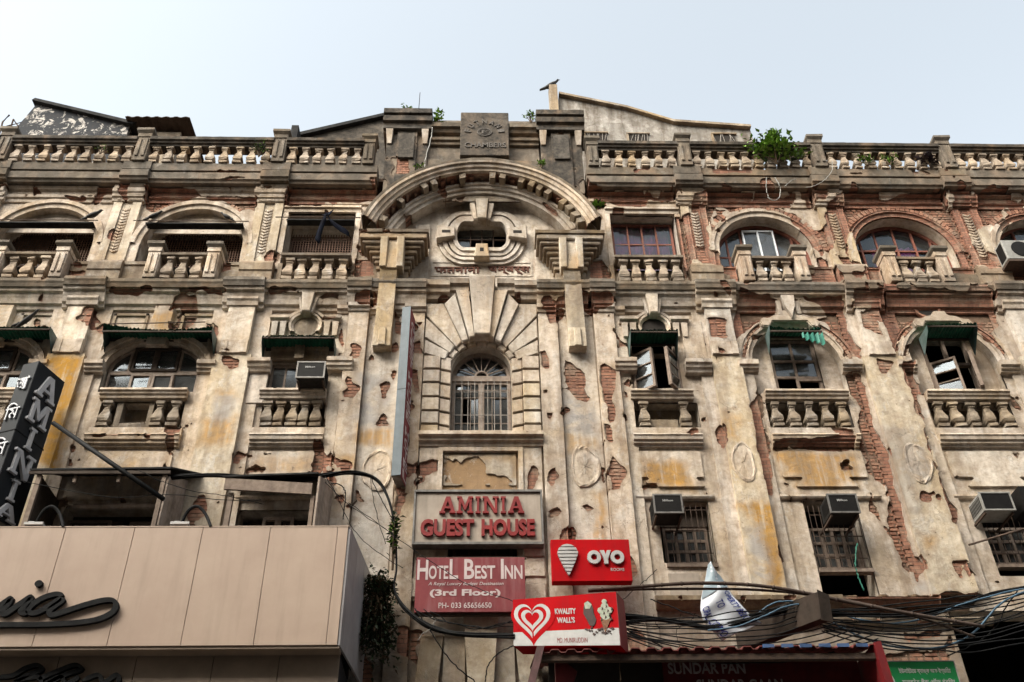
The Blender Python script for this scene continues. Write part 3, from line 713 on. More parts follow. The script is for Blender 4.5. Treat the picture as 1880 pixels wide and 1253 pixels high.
 [(-2.22,10.24),(-2.17,10.24),(-2.18,10.14)],
 [(-2.2,10.0),(-2.14,10.0),(-2.18,9.92)],
 [(6.95,9.15),(7.13,9.15),(7.12,8.75),(7.1,8.56),(7.12,8.48),(7.03,8.5),(7.1,8.75),(7.0,8.93)],
 [(7.69,8.77),(7.74,8.83),(7.89,8.82),(7.81,8.54),(7.74,8.56),(7.74,8.69)],
 [(7.92,8.84),(7.99,8.84),(8.03,8.75),(8.15,8.59),(8.02,8.59),(7.9,8.56)],
 [(5.99,8.22),(6.57,8.24),(7.06,8.2),(8.13,8.29),(7.84,8.1),(7.53,7.97),(5.74,7.93),(5.8,8.19)],
 [(6.64,7.69),(6.91,7.65),(7.09,7.74),(7.25,7.74),(7.24,7.58),(6.63,7.54)],
 [(6.25,7.35),(7.18,7.38),(7.23,7.21),(6.23,7.2)],
 [(5.62,9.67),(5.62,9.67),(5.62,9.66)],
]
OCHRE=[
 (1.0,[(-8.06,12.97),(-7.38,12.97),(-7.36,12.05),(-7.34,10.63),(-7.64,10.63),(-7.73,11.45),(-7.63,11.63),(-7.71,12.2),(-7.94,12.59)]),
 (0.9,[(-6.39,14.1),(-5.99,14.1),(-5.97,13.65),(-6.3,13.65)]),
 (0.9,[(-4.99,11.6),(-4.38,11.64),(-4.28,11.23),(-4.37,11.02),(-4.99,11.12)]),
 (0.6,[(-4.85,12.25),(-4.5,12.25),(-4.49,11.98),(-4.81,12.05)]),
 (0.95,[(-0.28,14.98),(0.28,14.98),(0.16,13.53),(-0.13,13.52)]),
 (1.0,[(-2.27,11.45),(-1.59,11.49),(-1.6,11.05),(-2.25,11.16)]),
 (0.4,[(-1.88,15.22),(-1.74,14.76),(-1.79,13.86),(-1.96,13.86),(-1.96,14.94)]),
 (0.5,[(1.82,15.25),(1.97,14.78),(1.92,13.97),(1.75,13.97)]),
 (0.9,[(-0.65,10.94),(0.57,10.93),(0.55,10.45),(0.48,10.48),(0.48,10.84),(-0.65,10.87)]),
 (0.9,[(1.93,10.22),(2.09,10.22),(2.02,9.32),(1.85,9.32)]),
 (0.7,[(1.47,11.28),(2.07,11.28),(2.1,11.01),(1.45,10.95)]),
 (1,[(4.32,9.91),(4.94,9.86),(4.79,8.3),(4.57,8.3),(4.64,9.17),(4.46,9.66)]),
 (0.6,[(4.28,11.79),(4.64,11.62),(4.56,11.11),(4.29,11.22)]),
 (1.0,[(5.19,10.97),(6.73,10.97),(6.56,10.27),(5.41,10.27),(5.55,10.43),(5.23,10.43)]),
 (1,[(2.8,10.77),(3.56,10.77),(3.61,10.27),(2.98,10.27),(2.79,10.43)]),
 (0.3,[(4.98,8.89),(5.07,8.89),(5.12,8.7)]),
 (0.7,[(-6.68,10.74),(-5.97,10.74),(-5.97,10.61),(-6.64,10.61)]),
 (0.75,[(-3.93,10.87),(-2.96,10.84),(-2.96,10.59),(-3.92,10.59)]),
 (0.8,[(-0.16,16.06),(0.12,16.07),(0.12,15.65),(-0.19,15.64)]),
 (0.35,[(-2.1,15.44),(-1.73,15.44),(-1.74,14.51),(-2.0,14.51)]),
 (0.6,[(1.64,15.44),(2.01,15.45),(1.96,14.53),(1.66,14.53)]),
 (0.85,[(-0.25,7.57),(0.18,7.54),(0.12,6.9),(-0.21,6.91)]),
 (0.7,[(7.29,9.32),(7.55,9.32),(7.46,9.0),(7.29,9.0)]),
 (0.3,[(11.23,17.08),(11.77,17.09),(11.7,16.88)]),
 (0.3,[(6.55,14.69),(6.7,14.62),(6.49,13.84)]),
 (0.7,[(-2.53,10.8),(-2.15,10.8),(-2.13,10.56),(-2.57,10.59)]),
 (0.4,[(-7.97,15.72),(-7.34,15.72),(-7.32,15.31),(-7.84,15.31)]),
 (0.8,[(-8.68,15.89),(-8.45,15.9),(-8.44,15.73),(-8.64,15.73)]),
]
GREYC=[
 (1.0,[(1.47,12.37),(1.7,12.07),(1.93,11.99),(2.1,11.96),(2.08,11.33),(1.42,11.33)]),
 (0.9,[(-2.31,12.69),(-1.72,12.61),(-1.74,11.83),(-1.84,11.53),(-2.24,11.53)]),
 (0.9,[(4.43,9.46),(4.74,9.51),(4.62,8.3),(4.28,8.3)]),
 (0.5,[(6.94,11.45),(7.76,11.45),(7.32,9.16),(7.13,10.16)]),
 (0.8,[(-4.87,12.1),(-4.51,12.1),(-4.46,11.56),(-4.81,11.56)]),
 (0.7,[(-8.51,13.83),(-8.2,13.83),(-8.04,13.23),(-8.31,13.23)]),
 (0.8,[(7.03,8.5),(7.2,8.5),(7.24,8.22),(6.88,8.22)]),
 (0.6,[(7.41,10.91),(7.82,10.91),(7.76,10.39),(7.45,10.4)]),
 (0.4,[(-2.66,10.2),(-1.75,10.42),(-1.48,9.08),(-2.19,9.08)]),
]
CABLES=[
 ('thick_cable','black cable bundle looping from the tin hoods past the creeper to the ice cream sign','black',0.035,[(-5.101,-0.8,9.998),(-4.333,-0.75,10.067),(-3.293,-0.6,10.062),(-2.615,-0.45,10.265),(-2.179,-0.35,10.377),(-1.808,-0.3,10.268),(-1.584,-0.3,9.902),(-1.441,-0.35,9.369),(-1.361,-0.4,8.623),(-1.366,-0.5,8.21),(-1.156,-0.7,7.785),(-0.767,-0.9,7.411),(-0.282,-1.1,7.211),(0.457,-1.3,7.094)]),
 ('thick_cable','black cable bundle sagging from the ice cream sign across to the banner and steel box','black',0.035,[(2.013,-1.2,7.436),(2.662,-1.1,7.408),(3.302,-1.05,7.326),(3.797,-1.05,7.406),(4.292,-1.1,7.525),(4.714,-1.1,7.608),(5.075,-1.2,7.52)]),
 ('thick_cable','upper one of the two black bundles right of the ice cream sign','black',0.022,[(2.033,-1.0,7.404),(2.52,-1.0,7.451),(3.245,-1.0,7.43),(3.99,-1.0,7.527),(4.595,-1.0,7.712),(5.021,-1.0,7.779)]),
 ('thick_cable','black cable bundle running from the steel box to the right edge','black',0.03,[(5.138,-1.1,7.496),(5.781,-1.0,7.501),(6.487,-0.9,7.557),(7.247,-0.8,7.751),(7.813,-0.8,7.943),(8.402,-0.8,8.047)]),
 ('thin_cable','grey cable under the thick bundle between steel box and right edge','cable_bl',0.014,[(5.199,-0.95,7.585),(5.703,-0.95,7.455),(6.102,-0.95,7.41),(6.617,-0.95,7.492),(7.17,-0.95,7.686),(7.809,-0.95,7.858),(8.307,-0.95,7.961)]),
 ('thin_cable','blue grey cable sagging deepest above the green bank sign','cable_bl',0.016,[(5.147,-0.95,7.458),(5.491,-0.95,7.246),(5.859,-0.95,7.095),(6.326,-0.95,7.027),(6.822,-0.95,7.065),(7.293,-0.95,7.277),(7.744,-0.95,7.658),(8.052,-0.95,7.83),(8.289,-0.95,7.908)]),
 ('thin_cable','thin dark wire sagging between shed roof and dark opening, above the blue one','black',0.008,[(5.335,-0.9,7.393),(5.922,-0.9,7.281),(6.572,-0.9,7.268),(7.086,-0.9,7.341),(7.647,-0.9,7.55)]),
 ('thin_cable','loose wire curving down through the dark opening at the right','black',0.01,[(8.175,-0.9,7.931),(7.953,-0.9,7.722),(7.675,-0.9,7.38),(7.263,-0.9,7.115),(6.801,-0.9,6.929)]),
 ('thin_cable','blue grey cable looping over the steel box','cable_bl',0.014,[(3.235,-1.3,7.175),(3.636,-1.3,7.221),(4.058,-1.3,7.375),(4.405,-1.3,7.523),(4.738,-1.3,7.58)]),
 ('thin_cable','grey cable looping highest behind the steel box','cable_bl',0.014,[(4.074,-1.0,7.544),(4.349,-1.0,7.713),(4.641,-1.0,7.738),(4.917,-1.0,7.676)]),
 ('thin_cable','two strand wire from the left tin hood down to the creeper','black',0.006,[(-2.66,-0.6,10.103),(-2.247,-0.6,9.676),(-1.826,-0.6,9.356),(-1.387,-0.6,9.058)]),
 ('thin_cable','wire falling from the second tin hood to the fascia end','black',0.006,[(-2.605,-0.6,10.137),(-2.367,-0.6,9.741),(-2.16,-0.6,9.325),(-1.94,-0.6,9.013),(-1.53,-0.6,8.678),(-1.246,-0.6,8.499)]),
 ('thin_cable','wire arching down beside the second tin hood','black',0.01,[(-2.515,-0.55,10.033),(-2.369,-0.55,10.016),(-2.272,-0.55,9.9),(-2.246,-0.55,9.704),(-2.255,-0.55,9.383)]),
 ('thin_cable','slack wire in front of the first tin hood','black',0.006,[(-7.42,-1.2,9.754),(-6.439,-1.2,9.533),(-5.6,-1.2,9.407),(-4.937,-1.2,9.468),(-4.107,-1.2,9.374),(-3.455,-1.2,9.357)]),
 ('thin_cable','slack wire from dark sign tip to second hood','black',0.006,[(-5.544,-1.0,10.033),(-5.108,-1.0,9.805),(-4.607,-1.0,9.645),(-4.039,-1.0,9.549),(-3.49,-1.0,9.407)]),
 ('thin_cable','thin wire hanging down the wall left of the guest house sign','black',0.006,[(-1.908,-0.3,10.281),(-1.805,-0.3,9.823),(-1.692,-0.3,9.412),(-1.574,-0.3,9.073)]),
 ('thin_cable','second thin wire hanging beside the thick cable loop','black',0.008,[(-1.895,-0.3,10.298),(-1.695,-0.3,9.888),(-1.504,-0.3,9.537),(-1.434,-0.3,9.287)]),
 ('thin_cable','thin wire crossing the hotel sign diagonally','black',0.006,[(-2.191,-0.55,9.684),(-1.75,-0.55,9.341),(-1.32,-0.55,9.005),(-0.763,-0.55,8.59),(-0.223,-0.55,8.243),(0.461,-0.55,7.96)]),
 ('thin_cable','wire crossing the lower left stonework','black',0.01,[(-1.035,-0.6,7.836),(-0.803,-0.6,7.511),(-0.564,-0.6,7.143),(-0.358,-0.6,6.912),(-0.107,-0.6,6.709)]),
 ('thin_cable','wire looped below the ice cream sign','black',0.01,[(0.473,-0.6,7.24),(0.244,-0.6,7.138),(0.092,-0.6,6.959),(0.042,-0.6,6.708)]),
 ('thin_cable','pale twisted wire end on the cable','case_w',0.006,[(-0.691,-0.9,7.518),(-0.762,-0.9,7.388),(-0.884,-0.9,7.311),(-0.942,-0.9,7.208)]),
 ('thin_cable','wire behind the ice cream sign to the bamboo','black',0.006,[(2.15,-0.4,8.021),(2.401,-0.4,8.223),(2.613,-0.4,8.4),(2.768,-0.4,8.549)]),
 ('thin_cable','taut wire from the boarded panel to the banner','black',0.01,[(2.6,-0.5,8.004),(2.822,-0.5,7.917),(3.08,-0.5,7.802),(3.339,-0.5,7.716)]),
 ('thin_cable','dark wire from sign corner to the shed roof','black',0.01,[(2.051,-1.0,7.337),(2.284,-1.0,7.216),(2.578,-1.0,7.083)]),
 ('thin_cable','yellow green string hanging in the shed left','leaf_br',0.008,[(1.883,-1.6,6.826),(1.881,-1.6,6.629),(1.873,-1.6,6.339)]),
 ('thin_cable','yellow green string hanging in the shed right','leaf_br',0.008,[(2.73,-1.6,6.846),(2.716,-1.6,6.648),(2.719,-1.6,6.477)]),
 ('thin_cable','cable looping from the parapet beside the shrub','case_w',0.01,[(6.135,-0.45,17.688),(6.063,-0.45,17.323),(6.074,-0.45,17.043),(6.184,-0.45,16.969),(6.307,-0.45,17.096),(6.369,-0.45,17.43),(6.316,-0.45,17.69)]),
 ('thin_cable','pale wire dropping from the parapet rail','case_w',0.008,[(7.669,-0.5,18.239),(7.587,-0.5,17.862),(7.361,-0.5,17.569),(7.107,-0.5,17.385),(6.917,-0.5,17.331)]),
 ('bamboo_pole','long dark bamboo pole, the upper one ending in the dark opening','bamboo',0.028,[(1.551,-1.3,7.798),(2.36,-1.3,7.855),(3.256,-1.3,7.902),(4.3,-1.3,7.829),(5.693,-1.3,7.524),(7.27,-1.3,7.209)]),
 ('bamboo_pole','thinner bamboo pole lashed under the upper one with a broken tip','bamboo',0.02,[(1.557,-1.24,7.808),(2.528,-1.24,7.838),(4.148,-1.24,7.814),(5.414,-1.24,7.637),(6.399,-1.24,7.371),(7.117,-1.24,7.079)]),
 ('support_pipe','black diagonal pipe bracing the tall dark sign','brace',0.04,[(-7.192,-0.9,10.989),(-4.933,-1.3,9.334)]),
 ('antenna','thin aerial rod on top of the left attic pier','black',0.008,[(-1.492,-0.3,20.104),(-1.491,-0.3,20.683)]),
 ('thin_cable','bent pipe on the brick by the left attic pier','case_w',0.012,[(-1.161,-0.35,19.367),(-1.168,-0.35,19.062),(-1.245,-0.35,18.465),(-1.28,-0.35,18.127),(-1.271,-0.35,17.889)]),
 ('thin_cable','looped cable on the parapet by the shrub','case_w',0.008,[(6.479,-0.45,17.406),(6.657,-0.45,17.59),(6.774,-0.45,17.633)]),
 ('thin_cable','green string hanging before the barred window','green_lt',0.012,[(6.115,-0.35,9.015),(6.039,-0.35,8.783),(5.999,-0.35,8.646),(5.997,-0.35,8.421),(6.028,-0.35,8.199)]),
 ('wall_spike','iron spike standing out of the right pilaster','iron',0.018,[(8.091,-0.1,9.124),(8.686,-0.9,9.003)]),
 ('awning_rod','thin rod lying across above the wide left tin awning','iron',0.012,[(-6.812,-0.75,13.285),(-5.1,-0.75,13.319)]),
]
# ================================================================== SETTING
g = MB(); g.add([(-400, -400, 0), (400, -400, 0), (400, 400, 0), (-400, 400, 0)], [(0, 1, 2, 3)])
tag(g.build('ground', 'asphalt'), kind='structure')
g = MB(); g.box(-60, 60, -3.2, -.5, .004, .14)
tag(g.build('pavement', 'paving'), kind='structure')
g = MB(); g.box(-60, 60, -22, -18.6, .004, .14)
tag(g.build('far_pavement', 'paving'), kind='structure')

# ================================================================== THE OLD BUILDING
B = thing('old_building', 'decaying four storey building with peeling plaster, bare brick, pilasters, balustrades and a great central arch', 'building')

# --- body: back, sides, floors and roof so that rooms are closed and dark
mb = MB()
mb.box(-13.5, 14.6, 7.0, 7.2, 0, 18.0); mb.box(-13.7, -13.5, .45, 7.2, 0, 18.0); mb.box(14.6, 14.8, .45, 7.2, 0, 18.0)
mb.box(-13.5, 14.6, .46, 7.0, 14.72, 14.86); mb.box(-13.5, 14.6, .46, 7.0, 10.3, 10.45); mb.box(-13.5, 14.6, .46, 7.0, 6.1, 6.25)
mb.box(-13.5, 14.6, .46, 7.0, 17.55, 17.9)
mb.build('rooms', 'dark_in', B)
mb = MB(); mb.box(-13.7, 14.8, -.02, 7.2, 17.93, 18.02); mb.build('roof_slab', 'mortar', B)

AL, AL0, AR, AR2 = -6.15, -9.22, 5.99, 9.02          # arch bays, second storey
UL, UL0, UR, UR2, UR3 = -6.0, -9.05, 5.92, 8.87, 11.9    # arch bays, third storey
OP1 = [('r', -4.0, -2.92, 12.27, 12.99), ('r', 2.80, 3.72, 12.22, 13.7),
       ('a', AL, .88, 12.27, 12.85, .62), ('a', AL0, .88, 12.27, 12.85, .62),
       ('a', AR, .86, 12.27, 12.95, .93), ('a', AR2, .86, 12.27, 12.95, .93),
       ('a', -.03, .56, 11.32, 12.75, .62),
       ('r', -4.0, -2.86, 11.5, 12.06), ('r', 2.74, 3.95, 11.5, 12.06),
       ('r', AL - .75, AL + .75, 11.5, 12.06), ('r', AL0 - .75, AL0 + .75, 11.5, 12.06),
       ('r', AR - .77, AR + .77, 11.5, 12.06), ('r', AR2 - .77, AR2 + .77, 11.5, 12.06),
       ('r', 2.98, 3.86, 8.85, 10.0), ('r', 5.50, 6.42, 8.2, 10.02), ('r', 8.50, 9.85, 8.6, 10.0),
       ('r', -7.0, -5.1, 8.7, 9.95), ('r', -4.1, -2.8, 8.7, 9.85), ('r', -.58, .58, 8.7, 9.6), ('r', 7.45, 13.0, 6.1, 8.0), ('a', 12.05, .86, 12.27, 12.95, .93), ('r', 11.3, 12.8, 11.5, 12.06), ('r', 11.5, 12.7, 8.6, 10.0)]
OP3 = [('a', UL, 1.05, 15.0, 15.98, 1.05), ('a', UL0, 1.05, 15.0, 15.98, 1.05), ('a', UR, 1.0, 15.0, 15.92, 1.0),
       ('a', UR2, 1.04, 15.0, 15.9, 1.02), ('a', UR3, 1.0, 15.0, 15.9, 1.02),
       ('r', -4.12, -2.70, 15.3, 16.93), ('r', 2.70, 4.10, 15.3, 16.95),
       ('c', -.03, 15.54, 1.97, 14.9, 1.74)]
wall('wall', -13.5, 14.6, 6.2, 14.5, 0., OP1, B)
wall('wall', -13.5, 14.6, 14.8, 17.55, 0., OP3, B, depth=.5)
bricks_on(-11.7, 14.4, 6.4, 14.1, .040, OP1); bricks_on(-11.7, 14.4, 14.9, 17.5, .040, OP3)

# blind arch backs with the real window openings, niche backs, tympanum
for c in (AR, AR2, 12.05):
    w0, w1 = (c - .42, c + .50) if c == AR else (c - .42, c + .50)
    wall('recess_wall', c - 1.0, c + 1.0, 12.2, 14.0, .2, [('r', w0, w1, 12.3, 13.72)], B, cell=.05, depth=.2, dmg=.2)
for a, b in ((-4.1, -2.8), (2.7, 4.0), (AL - .8, AL + .8), (AL0 - .8, AL0 + .8), (AR - .8, AR + .8), (AR2 - .8, AR2 + .8), (11.2, 12.9)):
    mb = MB(); mb.box(a, b, .26, .3, 11.45, 12.1); mb.build('niche_back', 'pl_mid', B)
wall('tympanum_wall', -1.85, 1.79, 14.85, 17.55, .2, [('r', -.55, .49, 16.02, 16.82)], B, cell=.04, depth=.35, dmg=.12, mat='pl_white')
# flanks of the tympanum: upright flats stepped in two depths
for s in (-1, 1):
    c = -.03
    for a, b, z0, z1, y in ((1.10, 1.40, 14.9, 16.75, .13), (1.40, 1.76, 14.9, 16.2, .06)):
        u0, u1 = sorted((c + s * a, c + s * b))
        zz = min(z1, 15.54 + math.sqrt(max(.01, 1.97 ** 2 - b ** 2)))
        sweep_z('flat_strip', [(u0, -.2), (u0, -y), (u1, -y), (u1, -.2)], z0, zz, 'pl_white', B, dmg=.1)

# --- pilasters of the two lower storeys
P_LOW = [(-10.80, .34), (-7.74, .345), (-4.67, .34), (4.60, .28), (7.60, .385), (10.62, .36), (13.6, .36)]
for uc, hw in P_LOW:
    w = hw + .22
    sweep_z('pilaster_back', [(uc - w, 0), (uc - w, .05), (uc + w, .05), (uc + w, 0)], 8.25, 14.25, 'pl', B)
    sweep_z('pilaster', [(uc - hw, .05), (uc - hw, .15), (uc + hw, .15), (uc + hw, .05)], 8.22, 13.05, 'pl_warm', B)
    bricks_on(uc - w, uc - hw, 8.3, 14.2, -.05 + .040); bricks_on(uc + hw, uc + w, 8.3, 14.2, -.05 + .040); bricks_on(uc - hw, uc + hw, 8.3, 13.0, -.15 + .040)
    sweep_z('pilaster_shaft', [(uc - .25, .05), (uc - .25, .17), (uc + .25, .17), (uc + .25, .05)], 13.05, 14.25, 'pl_white', B)
    bricks_on(uc - .25, uc + .25, 13.1, 14.2, -.17 + .040)
    sweep_z('drop_block', [(uc - .25, .17), (uc - .25, .205), (uc - .13, .205), (uc - .13, .19), (uc + .13, .19), (uc + .13, .205), (uc + .25, .205), (uc + .25, .17)], 13.06, 13.36, 'pl', B)
    sweep_u('capital', [(14.2, 0), (14.21, .20), (14.3, .22), (14.34, .25), (14.4, .25), (14.42, .2)], uc - .30, uc + .30, 'pl', B, ends=True)
# sunk medallions on the pilasters
def medallion(u, z, hw, hh, d):
    mb = MB(); n = 28; prof = [(1.0, 0.), (.98, .022), (.88, .03), (.82, .012), (.76, .006), (.55, .012), (0.02, .018)]
    for r, dd in prof:
        for k in range(n):
            a = 2 * PI * k / n; w = 1 + .06 * math.sin(3 * a + u) + random.uniform(-.03, .03); dd2 = dd * random.uniform(.3, 1.)
            mb.v.append((u + hw * r * w * math.cos(a), -d - dd2, z + hh * r * w * math.sin(a)))
    for i in range(len(prof) - 1):
        for k in range(n): mb.f.append((i * n + k, i * n + (k + 1) % n, (i + 1) * n + (k + 1) % n, (i + 1) * n + k))
    me = mb.mesh('medallion'); set_stain(me); return link('medallion', me, 'pl', B)
medallion(1.79, 10.67, .26, .43, .04); medallion(4.56, 10.7, .2, .42, .15); medallion(7.66, 10.68, .24, .42, .15); medallion(-1.83, 10.6, .26, .42, .04)

# --- strips beside the central bay
for s, S in ((-1, [(1.13, 1.50, .12), (1.53, 2.20, .03), (2.22, 2.60, .14), (2.62, 2.82, .05)]), (1, [(1.07, 1.44, .12), (1.47, 2.13, .03), (2.15, 2.55, .14), (2.57, 2.76, .05)])):
    for a, b, d in S:
        u0, u1 = sorted((s * a, s * b))
        sweep_z('flat_strip', [(u0, 0), (u0, d), (u1, d), (u1, 0)], 6.3, 14.2, 'pl_white' if d < .1 else 'pl', B)
        bricks_on(u0, u1, 6.4, 14.15, -d + .040)
        sweep_u('capital', [(14.1, 0), (14.11, d + .03), (14.17, d + .05), (14.19, d + .09), (14.27, d + .10), (14.3, d)], u0 - .02, u1 + .02, 'pl', B)
    # low capitals on the inner edge of the small bays
    u0, u1 = (-2.90, -2.42) if s < 0 else (2.47, 2.88)
    sweep_u('capital', [(12.68, 0), (12.69, .16), (12.74, .18), (12.76, .21), (12.82, .22), (12.84, .25), (12.92, .26), (12.94, .1)], u0, u1, 'pl', B)

# --- main cornice between second and third storey, broken forward over each pilaster
def cornice(u0, u1, o=0., mat='pl'):
    sweep_u('cornice', [(14.18, 0), (14.2, .05 + o), (14.28, .07 + o), (14.30, .12 + o), (14.40, .15 + o), (14.44, .17 + o), (14.50, .19 + o), (14.52, .24 + o), (14.58, .26 + o)], u0, u1, mat, B, cell=.06, ends=True)
    sweep_u('cornice_lip', [(14.58, 0), (14.585, .29 + o), (14.66, .31 + o), (14.70, .33 + o), (14.78, .32 + o), (14.82, .24 + o), (14.86, 0)], u0, u1, 'pl_dark', B, cell=.05, dmg=.02)
breaks = sorted([(uc - .40, uc + .40) for uc, hw in P_LOW] + [(-2.66, -2.18), (2.1, 2.6)])
x = -13.5
for a, b in breaks:
    if a > -2 and x < -1: pass
    cornice(x, a, 0.) if not (x < 0 < a) else None
    cornice(a, b, .07); x = b
cornice(x, 14.6, 0.)
cornice(-2.18, -1.12, .04); cornice(1.06, 2.10, .04)
# thinner stepped ledge over the central bay
for a, b, z, d in ((-1.12, -.66, 0., .14), (-.66, -.28, .08, .10), (.28, .62, .08, .10), (.62, 1.06, 0., .14)):
    sweep_u('cornice', [(14.42 + z, 0), (14.44 + z, d), (14.54 + z, d + .03), (14.56 + z, d + .08), (14.66 + z, d + .1), (14.68 + z, d + .16), (14.80 + z, d + .17), (14.86 + z, 0)], a, b, 'pl', B)

# --- central window surround: radial voussoirs above, rusticated blocks beside
def block(name, poly, d, d0=-.02, mat='pl_white', bev=.018):
    """a stone with a chamfered face"""
    n = len(poly); a = sum(poly[i][0] * poly[(i + 1) % n][1] - poly[(i + 1) % n][0] * poly[i][1] for i in range(n))
    if a < 0: poly = poly[::-1]
    cx = sum(p[0] for p in poly) / n; cz = sum(p[1] for p in poly) / n
    def ins(t): return [(cx + (x - cx) * (1 - t / max(.05, math.hypot(x - cx, z - cz))), cz + (z - cz) * (1 - t / max(.05, math.hypot(x - cx, z - cz)))) for x, z in poly]
    q = ins(bev * 1.3)
    vs = [(x, -d0, z) for x, z in poly] + [(x, -d + bev, z) for x, z in poly] + [(x + random.uniform(-.002, .002), -d, z) for x, z in q]
    fs = [(i, (i + 1) % n, n + (i + 1) % n, n + i) for i in range(n)] + [(n + i, n + (i + 1) % n, 2 * n + (i + 1) % n, 2 * n + i) for i in range(n)] + [tuple(range(2 * n, 3 * n))]
    me = bpy.data.meshes.new(name); me.from_pydata(vs, [], fs); me.update(); set_stain(me)
    return link(name, me, mat, B)
mir = lambda P_: [(-.06 - x, z) for x, z in P_]
K = [(-.28, 14.93), (.24, 14.93), (.13, 13.44), (-.16, 13.44)]
block('keystone', K, .30)
VS = [([(-.54, 14.62), (-.29, 14.62), (-.165, 13.44), (-.26, 13.41)], .22), ([(-.76, 14.30), (-.56, 14.58), (-.28, 13.40), (-.39, 13.36)], .16),
      ([(-1.11, 14.07), (-1.11, 14.36), (-.78, 14.36), (-.41, 13.40), (-.50, 13.27)], .10), ([(-1.11, 14.0), (-.53, 13.30), (-.62, 13.13), (-1.11, 13.52)], .10),
      ([(-1.11, 13.46), (-.64, 13.16), (-.71, 12.98), (-1.11, 13.13)], .10)]
for P_, d in VS: block('voussoir', P_, d); block('voussoir', mir(P_), d)
zz = [13.08, 12.75, 12.44, 12.12, 11.81, 11.52, 11.33]
for a, b in zip(zz[:-1], zz[1:]):
    P_ = [(-1.11, b + .02), (-.80, b + .02), (-.80, a - .02), (-1.11, a - .02)]
    Q_ = [(-.79, b + .02), (-.60, b - .02), (-.60, a - .06), (-.79, a - .02)]
    for m in (lambda q: q, mir):
        block('rusticated_block', m(P_), .11, mat=random.choice(['pl', 'pl_warm', 'pl_white']), bev=.012); block('rusticated_block', m(Q_), .075, mat='pl', bev=.012)
# inner ring of the window arch
for k in range(9):
    a0, a1 = 8 + k * 18.3, 8 + (k + 1) * 18.3 - 2
    P_ = [(-.03 + r * math.cos(math.radians(a)), 12.75 + r * 1.04 * math.sin(math.radians(a))) for r, a in ((.60, a0), (.72, a0), (.72, (a0 + a1) / 2), (.72, a1), (.60, a1), (.60, (a0 + a1) / 2))]
    block('voussoir', P_, .06, mat='pl')

# --- bay trim of the second storey
BAL_M = None
def baluster_mesh(h=.55, w=.115, var=0):
    prof = [(.95, 0), (.95, .11), (.72, .125), (.60, .15), (.88, .20), (1.0, .29), (.93, .40), (.70, .55), (.52, .68), (.48, .78), (.66, .81), (.66, .84), (.55, .86), (.86, .90), (.86, 1.0)]
    mb = MB(); mb.lathe([(r * w * 1.414, z * h) for r, z in prof], 0, 0, 0, 4, PI / 4)
    me = mb.mesh('baluster')
    bm = bmesh.new(); bm.from_mesh(me)
    bmesh.ops.bevel(bm, geom=[e for e in bm.edges if abs(e.verts[0].co.z - e.verts[1].co.z) > .001], offset=.008, segments=1, affect='EDGES')
    if var:
        for v in bm.verts:
            v.co.x += (random.random() - .5) * .022; v.co.y += (random.random() - .5) * .022; v.co.z += (random.random() - .5) * .010
            if var == 2 and v.co.x > w * .5 and v.co.z < h * .45: v.co.x *= .72
            if var == 3 and v.co.x < -w * .4 and v.co.z > h * .7: v.co.x *= .7
        cut = h * random.choice((.9, .97, 1)); 
    bm.to_mesh(me); bm.free(); return me
BAL2 = [baluster_mesh(.53, .105, v) for v in (1, 1, 2, 3, 1)]; BALT = [baluster_mesh(.50, .10, v) for v in (1, 1, 2, 3, 1)]; BAL3 = [baluster_mesh(.56, .108, v) for v in (1, 1, 2, 3, 1)]
for L, m in ((BAL2, 'pl_mid'), (BALT, 'pl_bal'), (BAL3, 'pl_bal')):
    for me in L: me.materials.append(MAT[m])
def baluster(kind, x, d, z, rz=0.):
    o = link('baluster', random.choice(kind), None, B); o.location = (x, -d, z); o.rotation_euler = (random.uniform(-.04, .04), random.uniform(-.04, .04), rz + random.uniform(-.05, .05)); return o

def bay2(uc, hw, balus, small=False, tongue=True, warm='pl', miss=()):
    a, b = uc - hw, uc + hw
    sweep_u('sill', [(12.08, 0), (12.09, .09), (12.14, .10), (12.16, .13), (12.2, .14), (12.22, .17), (12.27, .16), (12.28, 0)], a, b, 'pl', B)
    for x in balus: baluster(BAL2, x, -.02, 11.51)
    sweep_u('base_course', [(11.29, 0), (11.3, .06), (11.47, .065), (11.5, .02), (11.5, -.2)], a - .04, b + .04, 'pl', B)
    sweep_u('string_course', [(11.06, 0), (11.07, .05), (11.11, .06), (11.12, .10), (11.17, .105), (11.18, .14), (11.24, .15), (11.26, .17), (11.29, .16), (11.3, 0)], a - .04, b + .04, 'pl', B)
    pw = hw - .03
    P_ = [(uc - pw, 10.98), (uc - pw, 10.46), (uc - .38, 10.46), (uc - .56, 10.27), (uc + .56, 10.27), (uc + .38, 10.46), (uc + pw, 10.46), (uc + pw, 10.98)]
    if not tongue: P_ = [(uc - pw, 10.98), (uc - pw, 10.46), (uc + pw, 10.46), (uc + pw, 10.98)]
    panel(P_, .045, warm)
    sweep_u('string_course', [(10.02, 0), (10.03, .05), (10.06, .07), (10.09, .07), (10.1, 0)], a - .1, b + .1, 'pl', B)
def panel(P_, d, mat):
    xs = [p[0] for p in P_]; zs = [p[1] for p in P_]
    us = lin(min(xs) - .02, max(xs) + .02, .035); zz = lin(min(zs) - .02, max(zs) + .02, .035); U, Z_ = np.meshgrid(us, zz, indexing='ij')
    F = np.minimum(-poly_sd(U, Z_, P_), damage(U, Z_) )
    me = grid_mesh('panel', np.stack([U, np.full(U.shape, -d), Z_], 2), F, skirt=.05)
    return link('panel', me, mat, B)
bay2(-3.46, .60, [-3.88, -3.66, -3.44, -3.22, -3.0], small=True, tongue=False)
bay2(3.30, .58, [2.93, 3.68], small=True)
bay2(AL, .78, [AL - .62, AL + .32, AL + .60], tongue=False)
